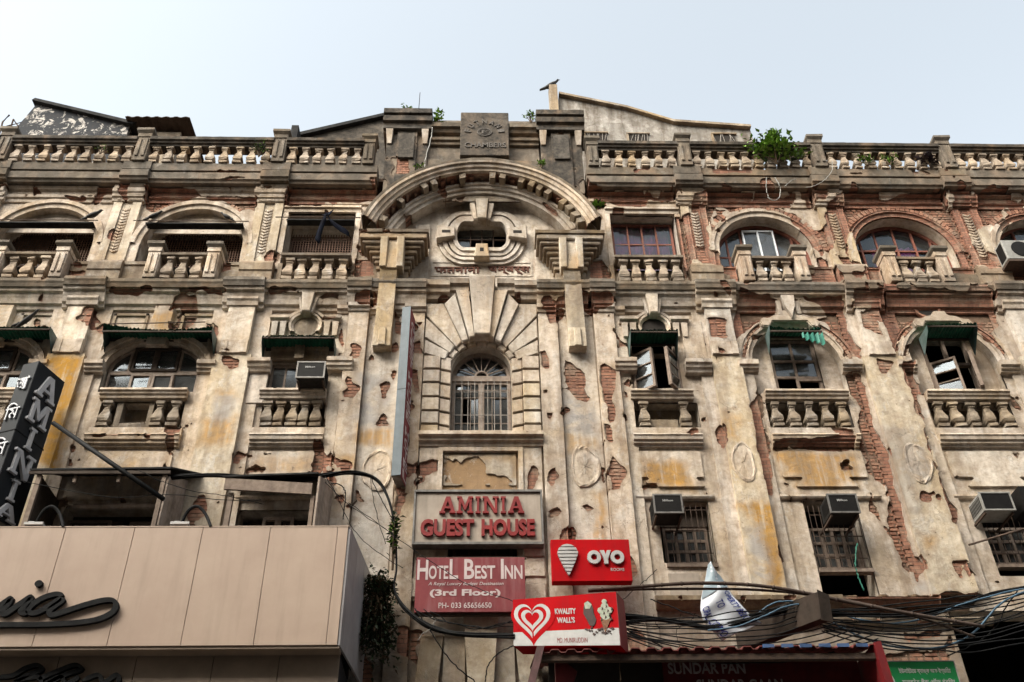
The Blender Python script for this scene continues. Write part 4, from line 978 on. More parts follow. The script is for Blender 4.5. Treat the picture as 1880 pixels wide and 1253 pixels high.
bay2(AL0, .78, [AL0 - .6, AL0 - .3, AL0, AL0 + .3, AL0 + .6], tongue=False)
bay2(AR, .78, [AR - .62 + .31 * i for i in range(5)])
bay2(AR2, .78, [AR2 - .62 + .31 * i for i in range(5)], warm='pl_white')
bay2(12.05, .78, [12.05 - .62 + .31 * i for i in range(5)])
mb = MB(); mb.box(3.05, 3.55, .05, .2, 11.52, 11.72, .01); mb.build('broken_plinth', 'pl_mid', B)
mb = MB(); mb.box(AL - .34, AL + .12, .0, .2, 11.52, 11.6, .01); mb.box(AL - .45, AL - .34, 0, .2, 11.52, 12.05, .008); mb.box(AL + .12, AL + .2, 0, .2, 11.52, 12.05, .008); mb.build('broken_plinth', 'pl_mid', B)

# arches over the wide windows
for c in (AL, AL0):
    sweep_arc('arch_moulding', [(.88, -.1), (.88, .04), (.97, .05), (.98, .09), (1.08, .10), (1.10, 0)], c, 12.85, 180, 0, 'pl', B, rz=.72)
    for s in (-1, 1):
        u0, u1 = sorted((c + s * .86, c + s * 1.20))
        sweep_u('capital', [(12.66, 0), (12.67, .10), (12.72, .11), (12.73, .15), (12.79, .16), (12.80, .20), (12.88, .21), (12.9, .15)], u0, u1, 'pl', B)
    sweep_z('keystone', [(c - .22, 0), (c - .2, .12), (c + .16, .12), (c + .2, 0)], 13.3, 14.25, 'pl', B)
    for s in (-1, 1):       # sunk panels either side of the key
        u0, u1 = sorted((c + s * .32, c + s * .98)); z0, z1 = 13.55, 14.12
        mb = MB()
        for x0, x1, q0, q1 in ((u0, u1, z1 - .05, z1), (u0, u0 + .05, z0, z1), (u1 - .05, u1, z0, z1)): mb.box(x0, x1, -.035, 0, q0, q1)
        me = mb.mesh('panel_frame'); link('panel_frame', me, 'pl_mid', B)
for c in (AR, AR2, 12.05):
    sweep_arc('arch_moulding', [(.86, -.15), (.86, .03), (.93, .05), (.94, .08), (.99, .085), (1.0, .02)], c, 12.95, 180, 0, 'pl', B, rz=1.05, dmg=.03)
    sweep_arc('arch_moulding', [(1.08, 0), (1.08, .07), (1.17, .08), (1.18, 0)], c, 12.95, 180, 0, 'pl', B, rz=1.05, dmg=.0)
    for s in (-1, 1):
        u0, u1 = sorted((c + s * .80, c + s * 1.17))
        sweep_u('capital', [(12.70, 0), (12.71, .10), (12.75, .11), (12.76, .15), (12.81, .16), (12.82, .20), (12.92, .21), (12.94, .1)], u0, u1, 'pl', B)
    # brick ring of voussoirs showing between the two plaster rings
    for k in range(34 if c < 12 else 0):
        a = math.radians(4 + k * 5.2)
        mb = MB(); r0, r1 = 1.01, 1.07
        pts = [(c + r * math.cos(t), 12.95 + 1.05 * r * math.sin(t)) for r, t in ((r0, a - .038), (r1, a - .038), (r1, a + .038), (r0, a + .038))]
        mb.prism(pts, -.035 - random.uniform(0, .01), .03)
        mb.build('arch_brick', 'brick', B)
# baroque hood over the right arches
def hood(c, k, lumps):
    mb = MB()
    P_ = [(-.56, -.10), (-.60, .02), (-.52, .12), (-.40, .10), (-.30, .17), (-.14, .20), (-.12, .30), (.12, .30), (.14, .20), (.30, .17), (.42, .10), (.54, .10), (.60, -.02), (.52, -.14), (.40, -.10), (.34, .02), (-.34, .02), (-.42, -.12)]
    zc = 13.88
    n = len(P_); vs = [(c + x, -.0, zc + z) for x, z in P_] + [(c + x, -.15, zc + z) for x, z in P_]
    vs += [(c + x * .96, -.19, zc + z * .9 + .01) for x, z in P_]
    P2 = [(c + x, zc + z) for x, z in P_]
    mb.prism(P2, -.16, 0)
    me = mb.mesh('hood_moulding'); set_stain(me)
    bm = bmesh.new(); bm.from_mesh(me); bmesh.ops.triangulate(bm, faces=[f for f in bm.faces if len(f.verts) > 4]); bmesh.ops.bevel(bm, geom=[e for e in bm.edges if len(e.link_faces) == 2 and e.calc_face_angle() > .5], offset=.02, segments=2, affect='EDGES'); bm.to_mesh(me); bm.free()
    link('hood_moulding', me, 'pl_white', B)
hood(AR, 0, 1); hood(AR2, 1, 0)
# cartouche over the first, a round pit in the brickwork over the second
mb = MB(); mb.prism([(5.90, 14.50), (6.16, 14.50), (6.13, 14.22), (6.08, 14.10), (6.03, 13.95), (5.98, 14.10), (5.93, 14.22)], -.24, 0)
mb.box(5.80, 5.88, -.16, 0, 14.05, 14.42, .01); mb.box(6.17, 6.26, -.16, 0, 14.08, 14.40, .01); mb.box(5.84, 6.22, -.12, 0, 14.1, 14.2, .01)
me = mb.mesh('cartouche'); set_stain(me); link('cartouche', me, 'pl', B)
mb = MB(); mb.lathe([(.24, 0), (.22, -.03), (.19, -.05), (.14, -.055), (.03, -.056)], 0, 0, 0, 20)
pit = mb.build('round_pit', 'dark_in', B); pit.rotation_euler = (PI / 2, 0, 0); pit.location = (8.86, -.035, 14.34)
mb = MB()
for k in range(22):
    a = 2 * PI * k / 22; mb.box(-.035, .035, -.02, .03, .22, .27, .008)
    for v in range(len(mb.v) - 8, len(mb.v)):
        x, y, z = mb.v[v]; mb.v[v] = (x * math.cos(a) + z * math.sin(a), y, -x * math.sin(a) + z * math.cos(a))
o = mb.build('pit_rim', 'brick', B); o.location = (8.86, -.035, 14.34)

# small bays: keyed roundel on two brackets
for uc, fill in ((-3.42, True), (3.33, False)):
    for k in range(2):
        sweep_arc('roundel', [(.235, -.08), (.235, .05), (.27, .07), (.275, .10), (.315, .11), (.32, 0)] if k == 0 else [(.36, 0), (.36, .07), (.41, .08), (.42, 0)], uc, 13.81, 212 if k == 0 else 165, -32 if k == 0 else 15, 'pl', B, cell=.035)
    mb = MB(); mb.lathe([(.24, 0), (.24, .02), (.02, .025)], 0, 0, 0, 20); o = mb.build('roundel_back', 'pl_mid' if fill else 'dark_in', B); o.rotation_euler = (PI / 2, 0, 0); o.location = (uc, -.004, 13.81)
    block('keystone', [(uc - .13, 14.56), (uc + .13, 14.56), (uc + .075, 14.04), (uc - .075, 14.04)], .24)
    block('voussoir', [(uc - .21, 14.54), (uc - .14, 14.54), (uc - .085, 14.06), (uc - .12, 14.06)], .17); block('voussoir', [(uc + .21, 14.54), (uc + .14, 14.54), (uc + .085, 14.06), (uc + .12, 14.06)], .17)
    for s in (-1, 1):
        x = uc + s * .50
        sweep_u('bracket_cap', [(13.86, 0), (13.87, .10), (13.91, .12), (13.93, .17), (13.99, .18), (14.01, 0)], x - .18, x + .18, 'pl', B, cell=.06)
        mb = MB()
        for dx in (-.08, .08): mb.hexa([(x + dx - .045, -.10, 13.55), (x + dx + .045, -.10, 13.55), (x + dx + .045, 0, 13.55), (x + dx - .045, 0, 13.55), (x + dx - .06, -.13, 13.87), (x + dx + .06, -.13, 13.87), (x + dx + .06, 0, 13.87), (x + dx - .06, 0, 13.87)])
        me = mb.mesh('bracket'); set_stain(me); link('bracket', me, 'pl', B)
# moulded head of the left small window, under the tin awning
sweep_u('window_head', [(12.98, 0), (13.0, .05), (13.08, .06), (13.1, .02), (13.2, .03), (13.22, .07), (13.3, .08), (13.32, .03), (13.42, .04), (13.45, 0)], -4.0, -2.92, 'pl_mid', B)
sweep_z('window_head_key', [(-3.54, 0), (-3.54, .13), (-3.36, .13), (-3.36, 0)], 12.98, 13.5, 'pl_mid', B, dmg=None)
for a, b in ((-4.30, -3.98), (3.86, 4.26)):
    sweep_z('flat_strip', [(a, 0), (a, .07), (b, .07), (b, 0)], 12.0 if a < 0 else 12.95, 12.7 if a < 0 else 14.0, 'pl', B, dmg=.05)
    sweep_u('capital', [(12.66, 0), (12.67, .12), (12.72, .14), (12.75, .18), (12.80, .20), (12.83, .24), (12.9, .25), (12.93, .1)], a - .06, b + .04, 'pl', B)

# central sunk panel below the window, ledge above it
sweep_u('sill', [(11.05, 0), (11.06, .10), (11.12, .12), (11.14, .17), (11.2, .18), (11.22, .24), (11.3, .23), (11.32, 0)], -1.13, 1.07, 'pl', B)
mb = MB()
for a, b, c, d in ((-.78, .70, 10.96, 11.04), (-.78, -.70, 10.1, 10.96), (.62, .70, 10.1, 10.96)): mb.box(a, b, -.10, 0, c, d)
me = mb.mesh('panel_frame'); set_stain(me); link('panel_frame', me, 'pl', B)
for s in (-1, 1):
    u0, u1 = sorted((-.04 + s * .74, -.04 + s * 1.07))
    sweep_z('flat_strip', [(u0, 0), (u0, .07), (u1, .07), (u1, 0)], 8.2, 11.05, 'pl', B)
panel([(-.68, 10.92), (-.68, 10.3), (.58, 10.3), (.58, 10.92)], .04, 'pl_warm')
mb = MB(); mb.box(-.69, .59, -.012, -.004, 10.12, 10.93, 0); mb.build('panel_back', 'clay', B)

# fan of stones low in the middle and the cracked string of brick at the foot of the pilasters
for sgn in (1, -1):
    for (a, b) in ((.20, .55), (.66, 1.0)):
        P_ = [(a * 1.0, 6.3), (b * 1.02, 6.3), (b * .80 + .1, 7.62), (a * .72 + .07, 7.62)]
        P_ = [(-.05 + sgn * x, z) for x, z in P_]; block('voussoir', P_, .10, mat='pl_warm')
block('keystone', [(-.30, 7.95), (.25, 7.95), (.14, 6.3), (-.18, 6.3)], .2, mat='pl_warm')
for a, b, z in ((-.9, -.65, 8.6), (.66, 1.02, 8.75), (.66, 1.02, 8.3), (.66, 1.02, 9.1), (-1.15, -1.0, 8.4)):
    block('rusticated_block', [(a, z - .17), (b, z - .17), (b, z + .17), (a, z + .17)], .1)
sweep_u('base_course', [(8.02, 0), (8.03, .10), (8.1, .16), (8.13, .20), (8.2, .21), (8.24, .12), (8.26, 0)], 2.75, 7.35, 'pl_mid', B, dmg=-.05)
sweep_u('base_course', [(7.75, 0), (7.76, .08), (7.84, .12), (7.86, .1), (7.88, 0)], 4.2, 8.1, 'pl_mid', B, dmg=-.06)
# ================================================================== THIRD STOREY
P_UP = [(-10.5, .3), (-7.53, .29), (-4.54, .29), (4.53, .29), (7.52, .29), (10.46, .3), (13.5, .3)]
for uc, hw in P_UP:
    sweep_z('pilaster', [(uc - hw, 0), (uc - hw, .09), (uc - .11, .09), (uc - .11, .05), (uc + .11, .05), (uc + .11, .09), (uc + hw, .09), (uc + hw, 0)], 15.38, 17.2, 'pl_warm', B)
    bricks_on(uc - hw, uc + hw, 15.4, 17.15, -.05 + .040)
    # carved drop of chevrons in the sunk strip
    mb = MB(); z = 16.95; nlow = 15.7 if uc < 0 or uc > 10 else 15.95
    while z > nlow:
        for s in (-1, 1):
            mb.hexa([(uc + s * .005, -.085, z - .05), (uc + s * .085, -.06, z), (uc + s * .085, -.045, z), (uc + s * .005, -.045, z - .05),
                     (uc + s * .005, -.085, z - .01), (uc + s * .085, -.07, z + .045), (uc + s * .085, -.045, z + .045), (uc + s * .005, -.045, z - .01)] if s > 0 else
                    [(uc + s * .085, -.06, z), (uc + s * .005, -.085, z - .05), (uc + s * .005, -.045, z - .05), (uc + s * .085, -.045, z),
                     (uc + s * .085, -.07, z + .045), (uc + s * .005, -.085, z - .01), (uc + s * .005, -.045, z - .01), (uc + s * .085, -.045, z + .045)])
        z -= .085
    me = mb.mesh('carved_drop'); set_stain(me); link('carved_drop', me, 'pl', B)
    sweep_u('capital', [(17.16, 0), (17.17, .11), (17.24, .13), (17.26, .17), (17.32, .18), (17.36, .22), (17.44, .24), (17.47, .20), (17.58, .20), (17.6, 0)], uc - .34, uc + .34, 'pl', B)
    sweep_u('pedestal', [(14.82, 0), (14.83, .20), (15.1, .205), (15.12, .23), (15.3, .235), (15.38, .2), (15.4, 0)], uc - .33, uc + .33, 'pl_mid', B, dmg=.06)
# strips beside the centre
for s, (a, b) in ((-1, (2.08, 2.52)), (1, (2.02, 2.46))):
    u0, u1 = sorted((s * a, s * b)); sweep_z('flat_strip', [(u0, 0), (u0, .06), (u1, .06), (u1, 0)], 14.85, 15.6, 'pl_mid', B)

# arches
for c, r, zs in ((UL, 1.05, 15.98), (UL0, 1.05, 15.98), (UR, 1.0, 15.92), (UR2, 1.04, 15.9), (UR3, 1.0, 15.9)):
    dm = .06 if c < 0 else -.02
    sweep_arc('arch_moulding', [(r - .01, -.2), (r - .01, .04), (r + .09, .05), (r + .10, .09), (r + .19, .10), (r + .20, 0)], c, zs, 180, 0, 'pl', B, dmg=dm)
    for s in (-1, 1):
        u0, u1 = sorted((c + s * (r + .0), c + s * (r + .2)))
        sweep_z('jamb_strip', [(u0, 0), (u0, .05), (u1, .05), (u1, 0)], 15.35, zs, 'pl', B)
    for k in range(40 if c > -7 else 0):         # header bricks standing round the arch
        a = math.radians(3 + k * 4.45); rr = r + .21; mbk = MB()
        xm, zm = c + (rr + .06) * math.cos(a), zs + (rr + .06) * math.sin(a)
        if damage(np.array([xm]), np.array([zm]))[0] > .02: continue
        t = .031
        pts = [(c + q * math.cos(a + w), zs + q * math.sin(a + w)) for q, w in ((rr, -t), (rr + .12, -t), (rr + .12, t), (rr, t))]
        mbk.prism(pts, .0 - random.uniform(0, .012), .04); mbk.build('arch_brick', 'brick', B)
# flat frames round the two square windows
for a, b, z1 in ((-4.12, -2.70, 16.93), (2.70, 4.10, 16.95)):
    sweep_u('window_head', [(z1 + .0, -.1), (z1 + .01, .05), (z1 + .10, .06), (z1 + .11, .10), (z1 + .17, .10), (z1 + .18, 0)], a - .1, b + .1, 'pl', B)
    for x in (a - .11, b + .0): sweep_z('jamb_strip', [(x, 0), (x, .05), (x + .11, .05), (x + .11, 0)], 15.3, z1, 'pl', B)

# balconettes
def rail(u0, u1, z, d0, d1, mat='pl_mid'):
    m = (d0 + d1) / 2
    sweep_u('handrail', [(z, d0), (z - .0, d1 - .05), (z + .03, d1 - .04), (z + .035, d1), (z + .085, d1 + .01), (z + .11, d1 - .03), (z + .115, d0)], u0, u1, mat, B, dmg=.12, cell=.07)
def pier(u, z0, z1, w, d0, d1, mat='pl', capmat='pl_dark'):
    root = MB(); root.box(u - w, u + w, -d1, -d0, z0, z1 - .12)
    for sx in (-1, 1): root.box(u + sx * w * .5 - .035, u + sx * w * .5 + .035, -d1 - .03, -d1, z0 + .12, z1 - .3)
    root.box(u - w - .015, u + w + .015, -d1 - .02, -d0, z1 - .24, z1 - .12)
    me = root.mesh('pier'); bm = bmesh.new(); bm.from_mesh(me); bmesh.ops.bevel(bm, geom=bm.edges[:], offset=.008, segments=1, affect='EDGES')
    bmesh.ops.subdivide_edges(bm, edges=[e for e in bm.edges if e.calc_length() > .2], cuts=3, use_grid_fill=True); bm.to_mesh(me); bm.free(); set_stain(me)
    o = link('pier', me, mat, B)
    c = MB(); e = .05
    c.hexa([(u - w - .01, -d1 - .02, z1 - .13), (u + w + .01, -d1 - .02, z1 - .13), (u + w + .01, -d0, z1 - .13), (u - w - .01, -d0, z1 - .13), (u - w - e, -d1 - e - .02, z1 - .07), (u + w + e, -d1 - e - .02, z1 - .07), (u + w + e, -d0 + e, z1 - .07), (u - w - e, -d0 + e, z1 - .07)])
    c.box(u - w - e, u + w + e, -d1 - e - .02, -d0 + e, z1 - .069, z1, .006)
    link('pier_cap', c.mesh('pier_cap'), capmat, o); return o
for c, (pa, pb) in ((UL0, (-9.63, -8.38)), (UL, (-6.56, -5.39)), (UR, (5.32, 6.45)), (UR2, (8.30, 9.37)), (UR3, (11.35, 12.4))):
    for u in (pa, pb): pier(u, 14.8, 15.72, .12, -.02, .34)
    rail(pa + .12, pb - .12, 15.39, .06, .32)
    n = 3; w = (pb - pa - .3) / n
    for i in range(n): baluster(BAL3, pa + .15 + w * (i + .5), .2, 14.83)
    for s, p in ((-1, pa), (1, pb)):
        e = min((abs(uc - c), uc) for uc, _ in P_UP if (uc - c) * s > 0)[1] if any((uc - c) * s > 0 for uc, _ in P_UP) else c + s * 1.5
        u0, u1 = sorted((p + s * .13, e - s * .33))
        sweep_u('parapet_wall', [(14.82, 0), (14.83, .10), (15.3, .11), (15.32, .14), (15.40, .14), (15.42, 0)], u0, u1, 'pl_mid' if c < 7 else 'pl_dark', B)
        bricks_on(u0, u1, 14.85, 15.3, -.10 + .040)
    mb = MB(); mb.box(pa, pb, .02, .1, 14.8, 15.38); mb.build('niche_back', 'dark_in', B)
for a, b in ((-4.05, -2.66), (2.66, 4.06)):
    rail(a, b, 15.38, .0, .34)
    for i in range(5): baluster(BAL3, a + .16 + (b - a - .32) / 4 * i, .2, 14.82)
    for x in (a - .09, b): sweep_z('end_block', [(x, 0), (x, .1), (x + .09, .1), (x + .09, 0)], 14.85, 15.4, 'pl_mid', B)
    mb = MB(); mb.box(a, b, .03, .1, 14.8, 15.38); mb.build('niche_back', 'dark_in', B)

# --- frieze, top cornice, parapet balustrade
def top_run(u0, u1, o=0.):
    sweep_u('frieze_moulding', [(17.18, 0), (17.19, .04 + o), (17.27, .05 + o), (17.29, .09 + o), (17.36, .10 + o), (17.38, .05 + o), (17.47, .06 + o), (17.50, .12 + o), (17.56, .16 + o), (17.58, 0)], u0, u1, 'pl', B, dmg=-.02, cell=.06)
    sweep_u('top_cornice', [(17.58, 0), (17.585, .25 + o), (17.63, .27 + o), (17.66, .31 + o), (17.84, .32 + o), (17.88, .28 + o), (17.9, .24)], u0, u1, 'pl_dark', B, dmg=.07, cell=.06)
    sweep_u('plinth', [(17.9, 0), (17.905, .32 + o * .5), (18.12, .33 + o * .5), (18.14, .28), (18.14, .02)], u0, u1, 'pl_dark', B, dmg=.05, cell=.07)
PP = [-10.43, -7.45, -4.47, 4.46, 7.45, 10.36]
edges = [(-13.5, -10.43 - .3)] + [(a + .3, b - .3) for a, b in ((-10.43, -7.45), (-7.45, -4.47))] + [(-4.17, -2.3)] + [(2.25, 4.16)] + [(a + .3, b - .3) for a, b in ((4.46, 7.45), (7.45, 10.36))] + [(10.66, 13.2), (13.2, 14.6)]
for a, b in edges: top_run(a, b)
for p in PP: top_run(p - .3, p + .3, .09)
for p in PP + [13.44]: pier(p, 18.12, 19.1, .14, .12, .42, 'pl_mid')
pier(-2.52, 18.12, 19.02, .12, .1, .38, 'pl_dark'); pier(2.42, 18.12, 19.02, .12, .1, .38, 'pl_dark')
runs = [(-13.5, -10.57), (-10.29, -7.59), (-7.31, -4.61), (-4.33, -2.64), (2.54, 4.32), (4.60, 7.31), (7.59, 10.22), (10.50, 13.3), (13.58, 14.6)]
for a, b in runs:
    sweep_u('handrail', [(18.64, .12), (18.64, .36), (18.68, .37), (18.70, .41), (18.74, .42), (18.76, .46), (18.84, .47), (18.88, .40), (18.89, .08), (18.74, .06), (18.66, .1)], a, b, 'pl_black', B, dmg=.15, cell=.08)
    n = max(1, int(round((b - a) / .285)))
    for i in range(n): baluster(BALT, a + (b - a) * (i + .5) / n, .27, 18.14)

# --- attic over the arch: two big piers, wall, inscribed tablet
G_ = None
wall('attic_wall', -1.3, 1.25, 17.3, 19.98, -.05, [('r', -.53, -.30, 18.2, 18.32), ('r', .37, .58, 18.2, 18.32)], B, mat='pl_mid', cell=.05, depth=.08)
bricks_on(-1.3, 1.25, 17.4, 19.9, -.010)
for s in (-1, 1):
    for a, b in (((-1.2, -.53), (-1.2, -.53)),) if s < 0 else (((.59, 1.25), (.59, 1.25)),):
        u0, u1 = a
        sweep_u('attic_moulding', [(19.05, .05), (19.06, .12), (19.14, .13), (19.16, .18), (19.22, .19), (19.25, .12), (19.36, .12), (19.38, .2), (19.45, .24), (19.48, .30), (19.60, .31), (19.66, .22), (19.7, .05)], u0, u1, 'pl_dark', B, dmg=.1)
        sweep_u('plinth', [(18.1, .05), (18.11, .24), (18.38, .25), (18.42, .1), (18.43, .05)], u0 - .02, u1 + .02, 'pl_dark', B, dmg=.2)
mb = MB(); mb.box(-1.3, 1.25, -.03, .25, 17.6, 19.97); mb.build('attic_back', 'mortar', B)
for uc in (-1.72, 1.75):
    zb = 17.45
    sweep_z('attic_pier', [(uc - .46, 0), (uc - .46, .16), (uc - .22, .16), (uc - .22, .22), (uc + .22, .22), (uc + .22, .16), (uc + .46, .16), (uc + .46, 0)], zb, 19.42, 'pl_black', B, dmg=-.01)
    bricks_on(uc - .46, uc - .22, zb, 19.4, -.16 + .040); bricks_on(uc + .22, uc + .46, zb, 19.4, -.16 + .040); bricks_on(uc - .22, uc + .22, zb, 18.4, -.22 + .040)
    mb = MB(); mb.box(uc - .17, uc + .17, -.27, -.2, 18.45, 19.25, .006)
    me = mb.mesh('raised_panel'); link('raised_panel', me, 'pl_black', B)
    mb = MB(); mb.box(uc - .455, uc + .455, -.14, .55, 17.5, 19.4); mb.build('attic_pier_core', 'pl_mid', B)
    sweep_u('attic_pier_cap', [(19.36, -.5), (19.37, .20), (19.44, .22), (19.47, .29), (19.55, .31), (19.58, .38), (19.72, .40), (19.74, .34), (19.78, .35), (19.80, .42), (19.94, .43), (19.98, .36), (20.0, -.5)], uc - .55, uc + .55, 'pl_black', B, dmg=.12)
    for sx in (-1, 1):      # flank consoles under the cap
        x = uc + sx * .40
        mb = MB(); mb.hexa([(x - .05, -.2, 19.0), (x + .05, -.2, 19.0), (x + .05, -.1, 19.0), (x - .05, -.1, 19.0), (x - .08, -.30, 19.38), (x + .08, -.30, 19.38), (x + .08, -.1, 19.38), (x - .08, -.1, 19.38)])
        me = mb.mesh('cap_console'); link('cap_console', me, 'pl', B)
    # closed sides of the cap
    mb = MB(); mb.box(uc - .548, uc + .548, -.3, .6, 19.4, 19.97); mb.build('cap_core', 'pl_black', B)
# tablet
mb = MB(); mb.box(-.52, .57, -.34, -.04, 18.45, 19.93)
me = mb.mesh('tablet'); bm = bmesh.new(); bm.from_mesh(me); bmesh.ops.bevel(bm, geom=bm.edges[:], offset=.015, segments=1, affect='EDGES'); bm.to_mesh(me); bm.free()
set_stain(me); tab = link('tablet', me, 'pl_black', B)
mb = MB(); mb.box(-.30, .36, -.28, -.04, 18.08, 18.449); mb.build('tablet_base', 'pl_black', B)

# --- the great arch
c0, zc = -.03, 15.54
sweep_arc('arch_ring', [(1.96, -.2), (1.96, .10), (2.04, .11), (2.05, .16), (2.12, .17), (2.13, .21), (2.18, .22), (2.19, .14)], c0, zc, 159, 21, 'pl_white', B, cell=.06, dmg=.02)
sweep_arc('arch_soffit', [(2.19, .13), (2.30, .14), (2.31, .40)], c0, zc, 161, 19, 'brickp', B, cell=.08, dmg=None)
sweep_arc('arch_cornice', [(2.30, .36), (2.30, .44), (2.36, .46), (2.37, .50), (2.44, .52), (2.45, .56), (2.50, .57)], c0, zc, 162, 18, 'pl', B, cell=.05, dmg=.05)
sweep_arc('arch_cornice_lip', [(2.50, .40), (2.505, .57), (2.56, .58), (2.60, .50), (2.62, 0)], c0, zc, 162, 18, 'pl_dark', B, cell=.06, dmg=.1)
miss = {1, 2, 4, 5, 8, 9, 11, 12, 15, 20}
dent = None
for k in range(25):
    a = 157 - k * 5.6
    ar = math.radians(a); mb = MB(); w = .062; r0, r1 = 2.14, 2.30
    br = k in miss
    tx, tz = -math.sin(ar), math.cos(ar); cx, cz_ = c0 + math.cos(ar), zc + math.sin(ar)
    def pt(r, t, y): return (c0 + r * math.cos(ar) + t * tx, y, zc + r * math.sin(ar) + t * tz)
    if br: r0, w = 2.24, .04
    f = -.41 if not br else -.25 - random.random() * .1
    pts = [pt(r0, w, f), pt(r0, -w, f), pt(r0, -w, -.1), pt(r0, w, -.1), pt(r1, w, f), pt(r1, -w, f), pt(r1, -w, -.1), pt(r1, w, -.1)]
    pts = [tuple(q + random.uniform(-.018, .018) for q in p) for p in pts]
    mb.hexa(pts); link('dentil', mb.mesh('dentil'), 'brickp' if br else 'pl_mid', B)

# stepped entablature blocks under the arch ends, with long console brackets
for uc, ul, ub in ((-1.82, -1.87, -1.91), (1.77, 1.76, 1.80)):
    root = None
    for z1, z0, hw, d in ((15.92, 15.78, .68, .47), (15.78, 15.69, .62, .42), (15.69, 15.60, .55, .36), (15.60, 15.51, .48, .31), (15.51, 15.41, .42, .25), (15.41, 15.32, .37, .21), (15.32, 15.20, .34, .16), (15.20, 14.9, .31, .11)):
        mb = MB(); mb.box(uc - hw, uc + hw, -d, .1, z0 + .002, z1)
        me = mb.mesh('corbel_course'); bm = bmesh.new(); bm.from_mesh(me)
        bmesh.ops.bevel(bm, geom=[e for e in bm.edges], offset=.016, segments=1, affect='EDGES')
        bmesh.ops.subdivide_edges(bm, edges=[e for e in bm.edges if e.calc_length() > .15], cuts=4, use_grid_fill=True)
        for v in bm.verts: v.co += Vector((random.uniform(-.004, .004), random.uniform(-.004, .004), random.uniform(-.004, .004)))
        bm.to_mesh(me); bm.free(); set_stain(me)
        link('corbel_course', me, 'pl_mid', B)
    mb = MB()
    sweep_u('corbel_slab', [(15.92, 0), (15.925, .50), (15.99, .52), (16.01, .48), (16.03, 0)], uc - .71, uc + .71, 'pl_mid', B, dmg=0.)
    mb = MB()
    for s in (-1, 1): mb.hexa([(uc + s * .165 - .065, -.48, 15.0), (uc + s * .165 + .065, -.48, 15.0), (uc + s * .165 + .065, -.2, 15.0), (uc + s * .165 - .065, -.2, 15.0), (uc + s * .165 - .075, -.56, 15.75), (uc + s * .165 + .075, -.56, 15.75), (uc + s * .165 + .075, -.2, 15.75), (uc + s * .165 - .075, -.2, 15.75)])
    mb.box(uc - .12, uc + .12, -.45, -.2, 14.98, 15.7)
    me = mb.mesh('console_head'); bm = bmesh.new(); bm.from_mesh(me); bmesh.ops.bevel(bm, geom=bm.edges[:], offset=.012, segments=1, affect='EDGES'); bmesh.ops.subdivide_edges(bm, edges=[e for e in bm.edges if e.calc_length() > .2], cuts=4, use_grid_fill=True); bm.to_mesh(me); bm.free(); set_stain(me)
    ch = link('console_head', me, 'pl_warm', B)
    n = 14; mb = MB(); prof = []
    for k in range(n + 1):
        t = k / n; z = 15.0 - t * 1.4; x = ul + (ub - ul) * t; d = .42 - .22 * (t ** .8)
        prof.append((x - .165, x + .165, z, d))
    for (a, b, z, d) in prof: mb.v += [(a, .05, z), (a, -d, z), (b, -d, z), (b, .05, z)]
    for k in range(n):
        q = 4 * k
        for e in range(3): mb.f.append((q + e, q + 4 + e, q + 5 + e, q + 1 + e))
    mb.f.append((4 * n, 4 * n + 3, 4 * n + 2, 4 * n + 1))
    me = mb.mesh('console_drop'); set_stain(me); link('console_drop', me, 'pl_warm', B)
    mb = MB(); mb.box(ub - .17, ub + .17, -.24, .02, 13.19, 13.66); mb.box(ub - .07, ub + .07, -.28, -.24, 13.19, 13.62)
    me = mb.mesh('console_block'); bm = bmesh.new(); bm.from_mesh(me); bmesh.ops.bevel(bm, geom=bm.edges[:], offset=.012, segments=1, affect='EDGES'); bm.to_mesh(me); bm.free(); set_stain(me); link('console_block', me, 'pl_warm', B)

# --- oval window in the tympanum
oc, oz = -.03, 16.42
def oval_ring(name, rx0, rx1, hz0, hz1, d0, d1, mat, sx=.36):
    """stadium ring: two half ellipses pulled apart by sx"""
    n = 40
    def P2(rx, rz, t):
        x = rx * math.cos(t); z = rz * math.sin(t); return (oc + (sx if math.cos(t) > 0 else -sx if math.cos(t) < 0 else 0) + x, oz + z)
    G = np.empty((2 * n + 1, 6, 3))
    for i in range(2 * n + 1):
        t = PI - 2 * PI * i / (2 * n)
        for j, (w, y) in enumerate(((0, -.2), (0, -d0), (.45, -d0), (.5, -d1), (1., -d1), (1., .2))):
            y = .22 if j in (0, 5) else y
            p = P2(rx0 + (rx1 - rx0) * w, hz0 + (hz1 - hz0) * w, t + 1e-6); G[i, j] = (p[0], y, p[1])
    me = grid_mesh(name, G, None); return link(name, me, mat, B)
oval_ring('oval_moulding', .17, .36, .385, .58, -.06, -.10, 'pl_white')
oval_ring('oval_moulding', .40, .57, .63, .78, -.10, -.14, 'pl_white')
block('keystone', [(oc - .14, 17.38), (oc + .14, 17.38), (oc + .095, 16.77), (oc - .095, 16.77)], .08, -.2); block('voussoir', [(oc - .27, 17.3), (oc - .155, 17.33), (oc - .105, 16.79), (oc - .18, 16.79)], .02, -.2); block('voussoir', [(oc + .27, 17.3), (oc + .155, 17.33), (oc + .105, 16.79), (oc + .18, 16.79)], .02, -.2)
block('keystone', [(oc - .16, 15.69), (oc + .16, 15.69), (oc + .12, 16.07), (oc - .12, 16.07)], .04, -.2, mat='pl_warm')
for s in (-1, 1): block('keystone', [(oc + s * .56, 16.29), (oc + s * .56, 16.55), (oc + s * .95, 16.62), (oc + s * .95, 16.22)], .02, -.2)
mb = MB()
for s in (-1, 1): mb.box(oc + s * .84, oc + s * .66, -.024, -.018, 16.38, 16.46)
mb.box(oc - .04, oc + .04, -.045, -.038, 15.83, 15.93); mb.build('sunk_mark', 'dark_in', B)
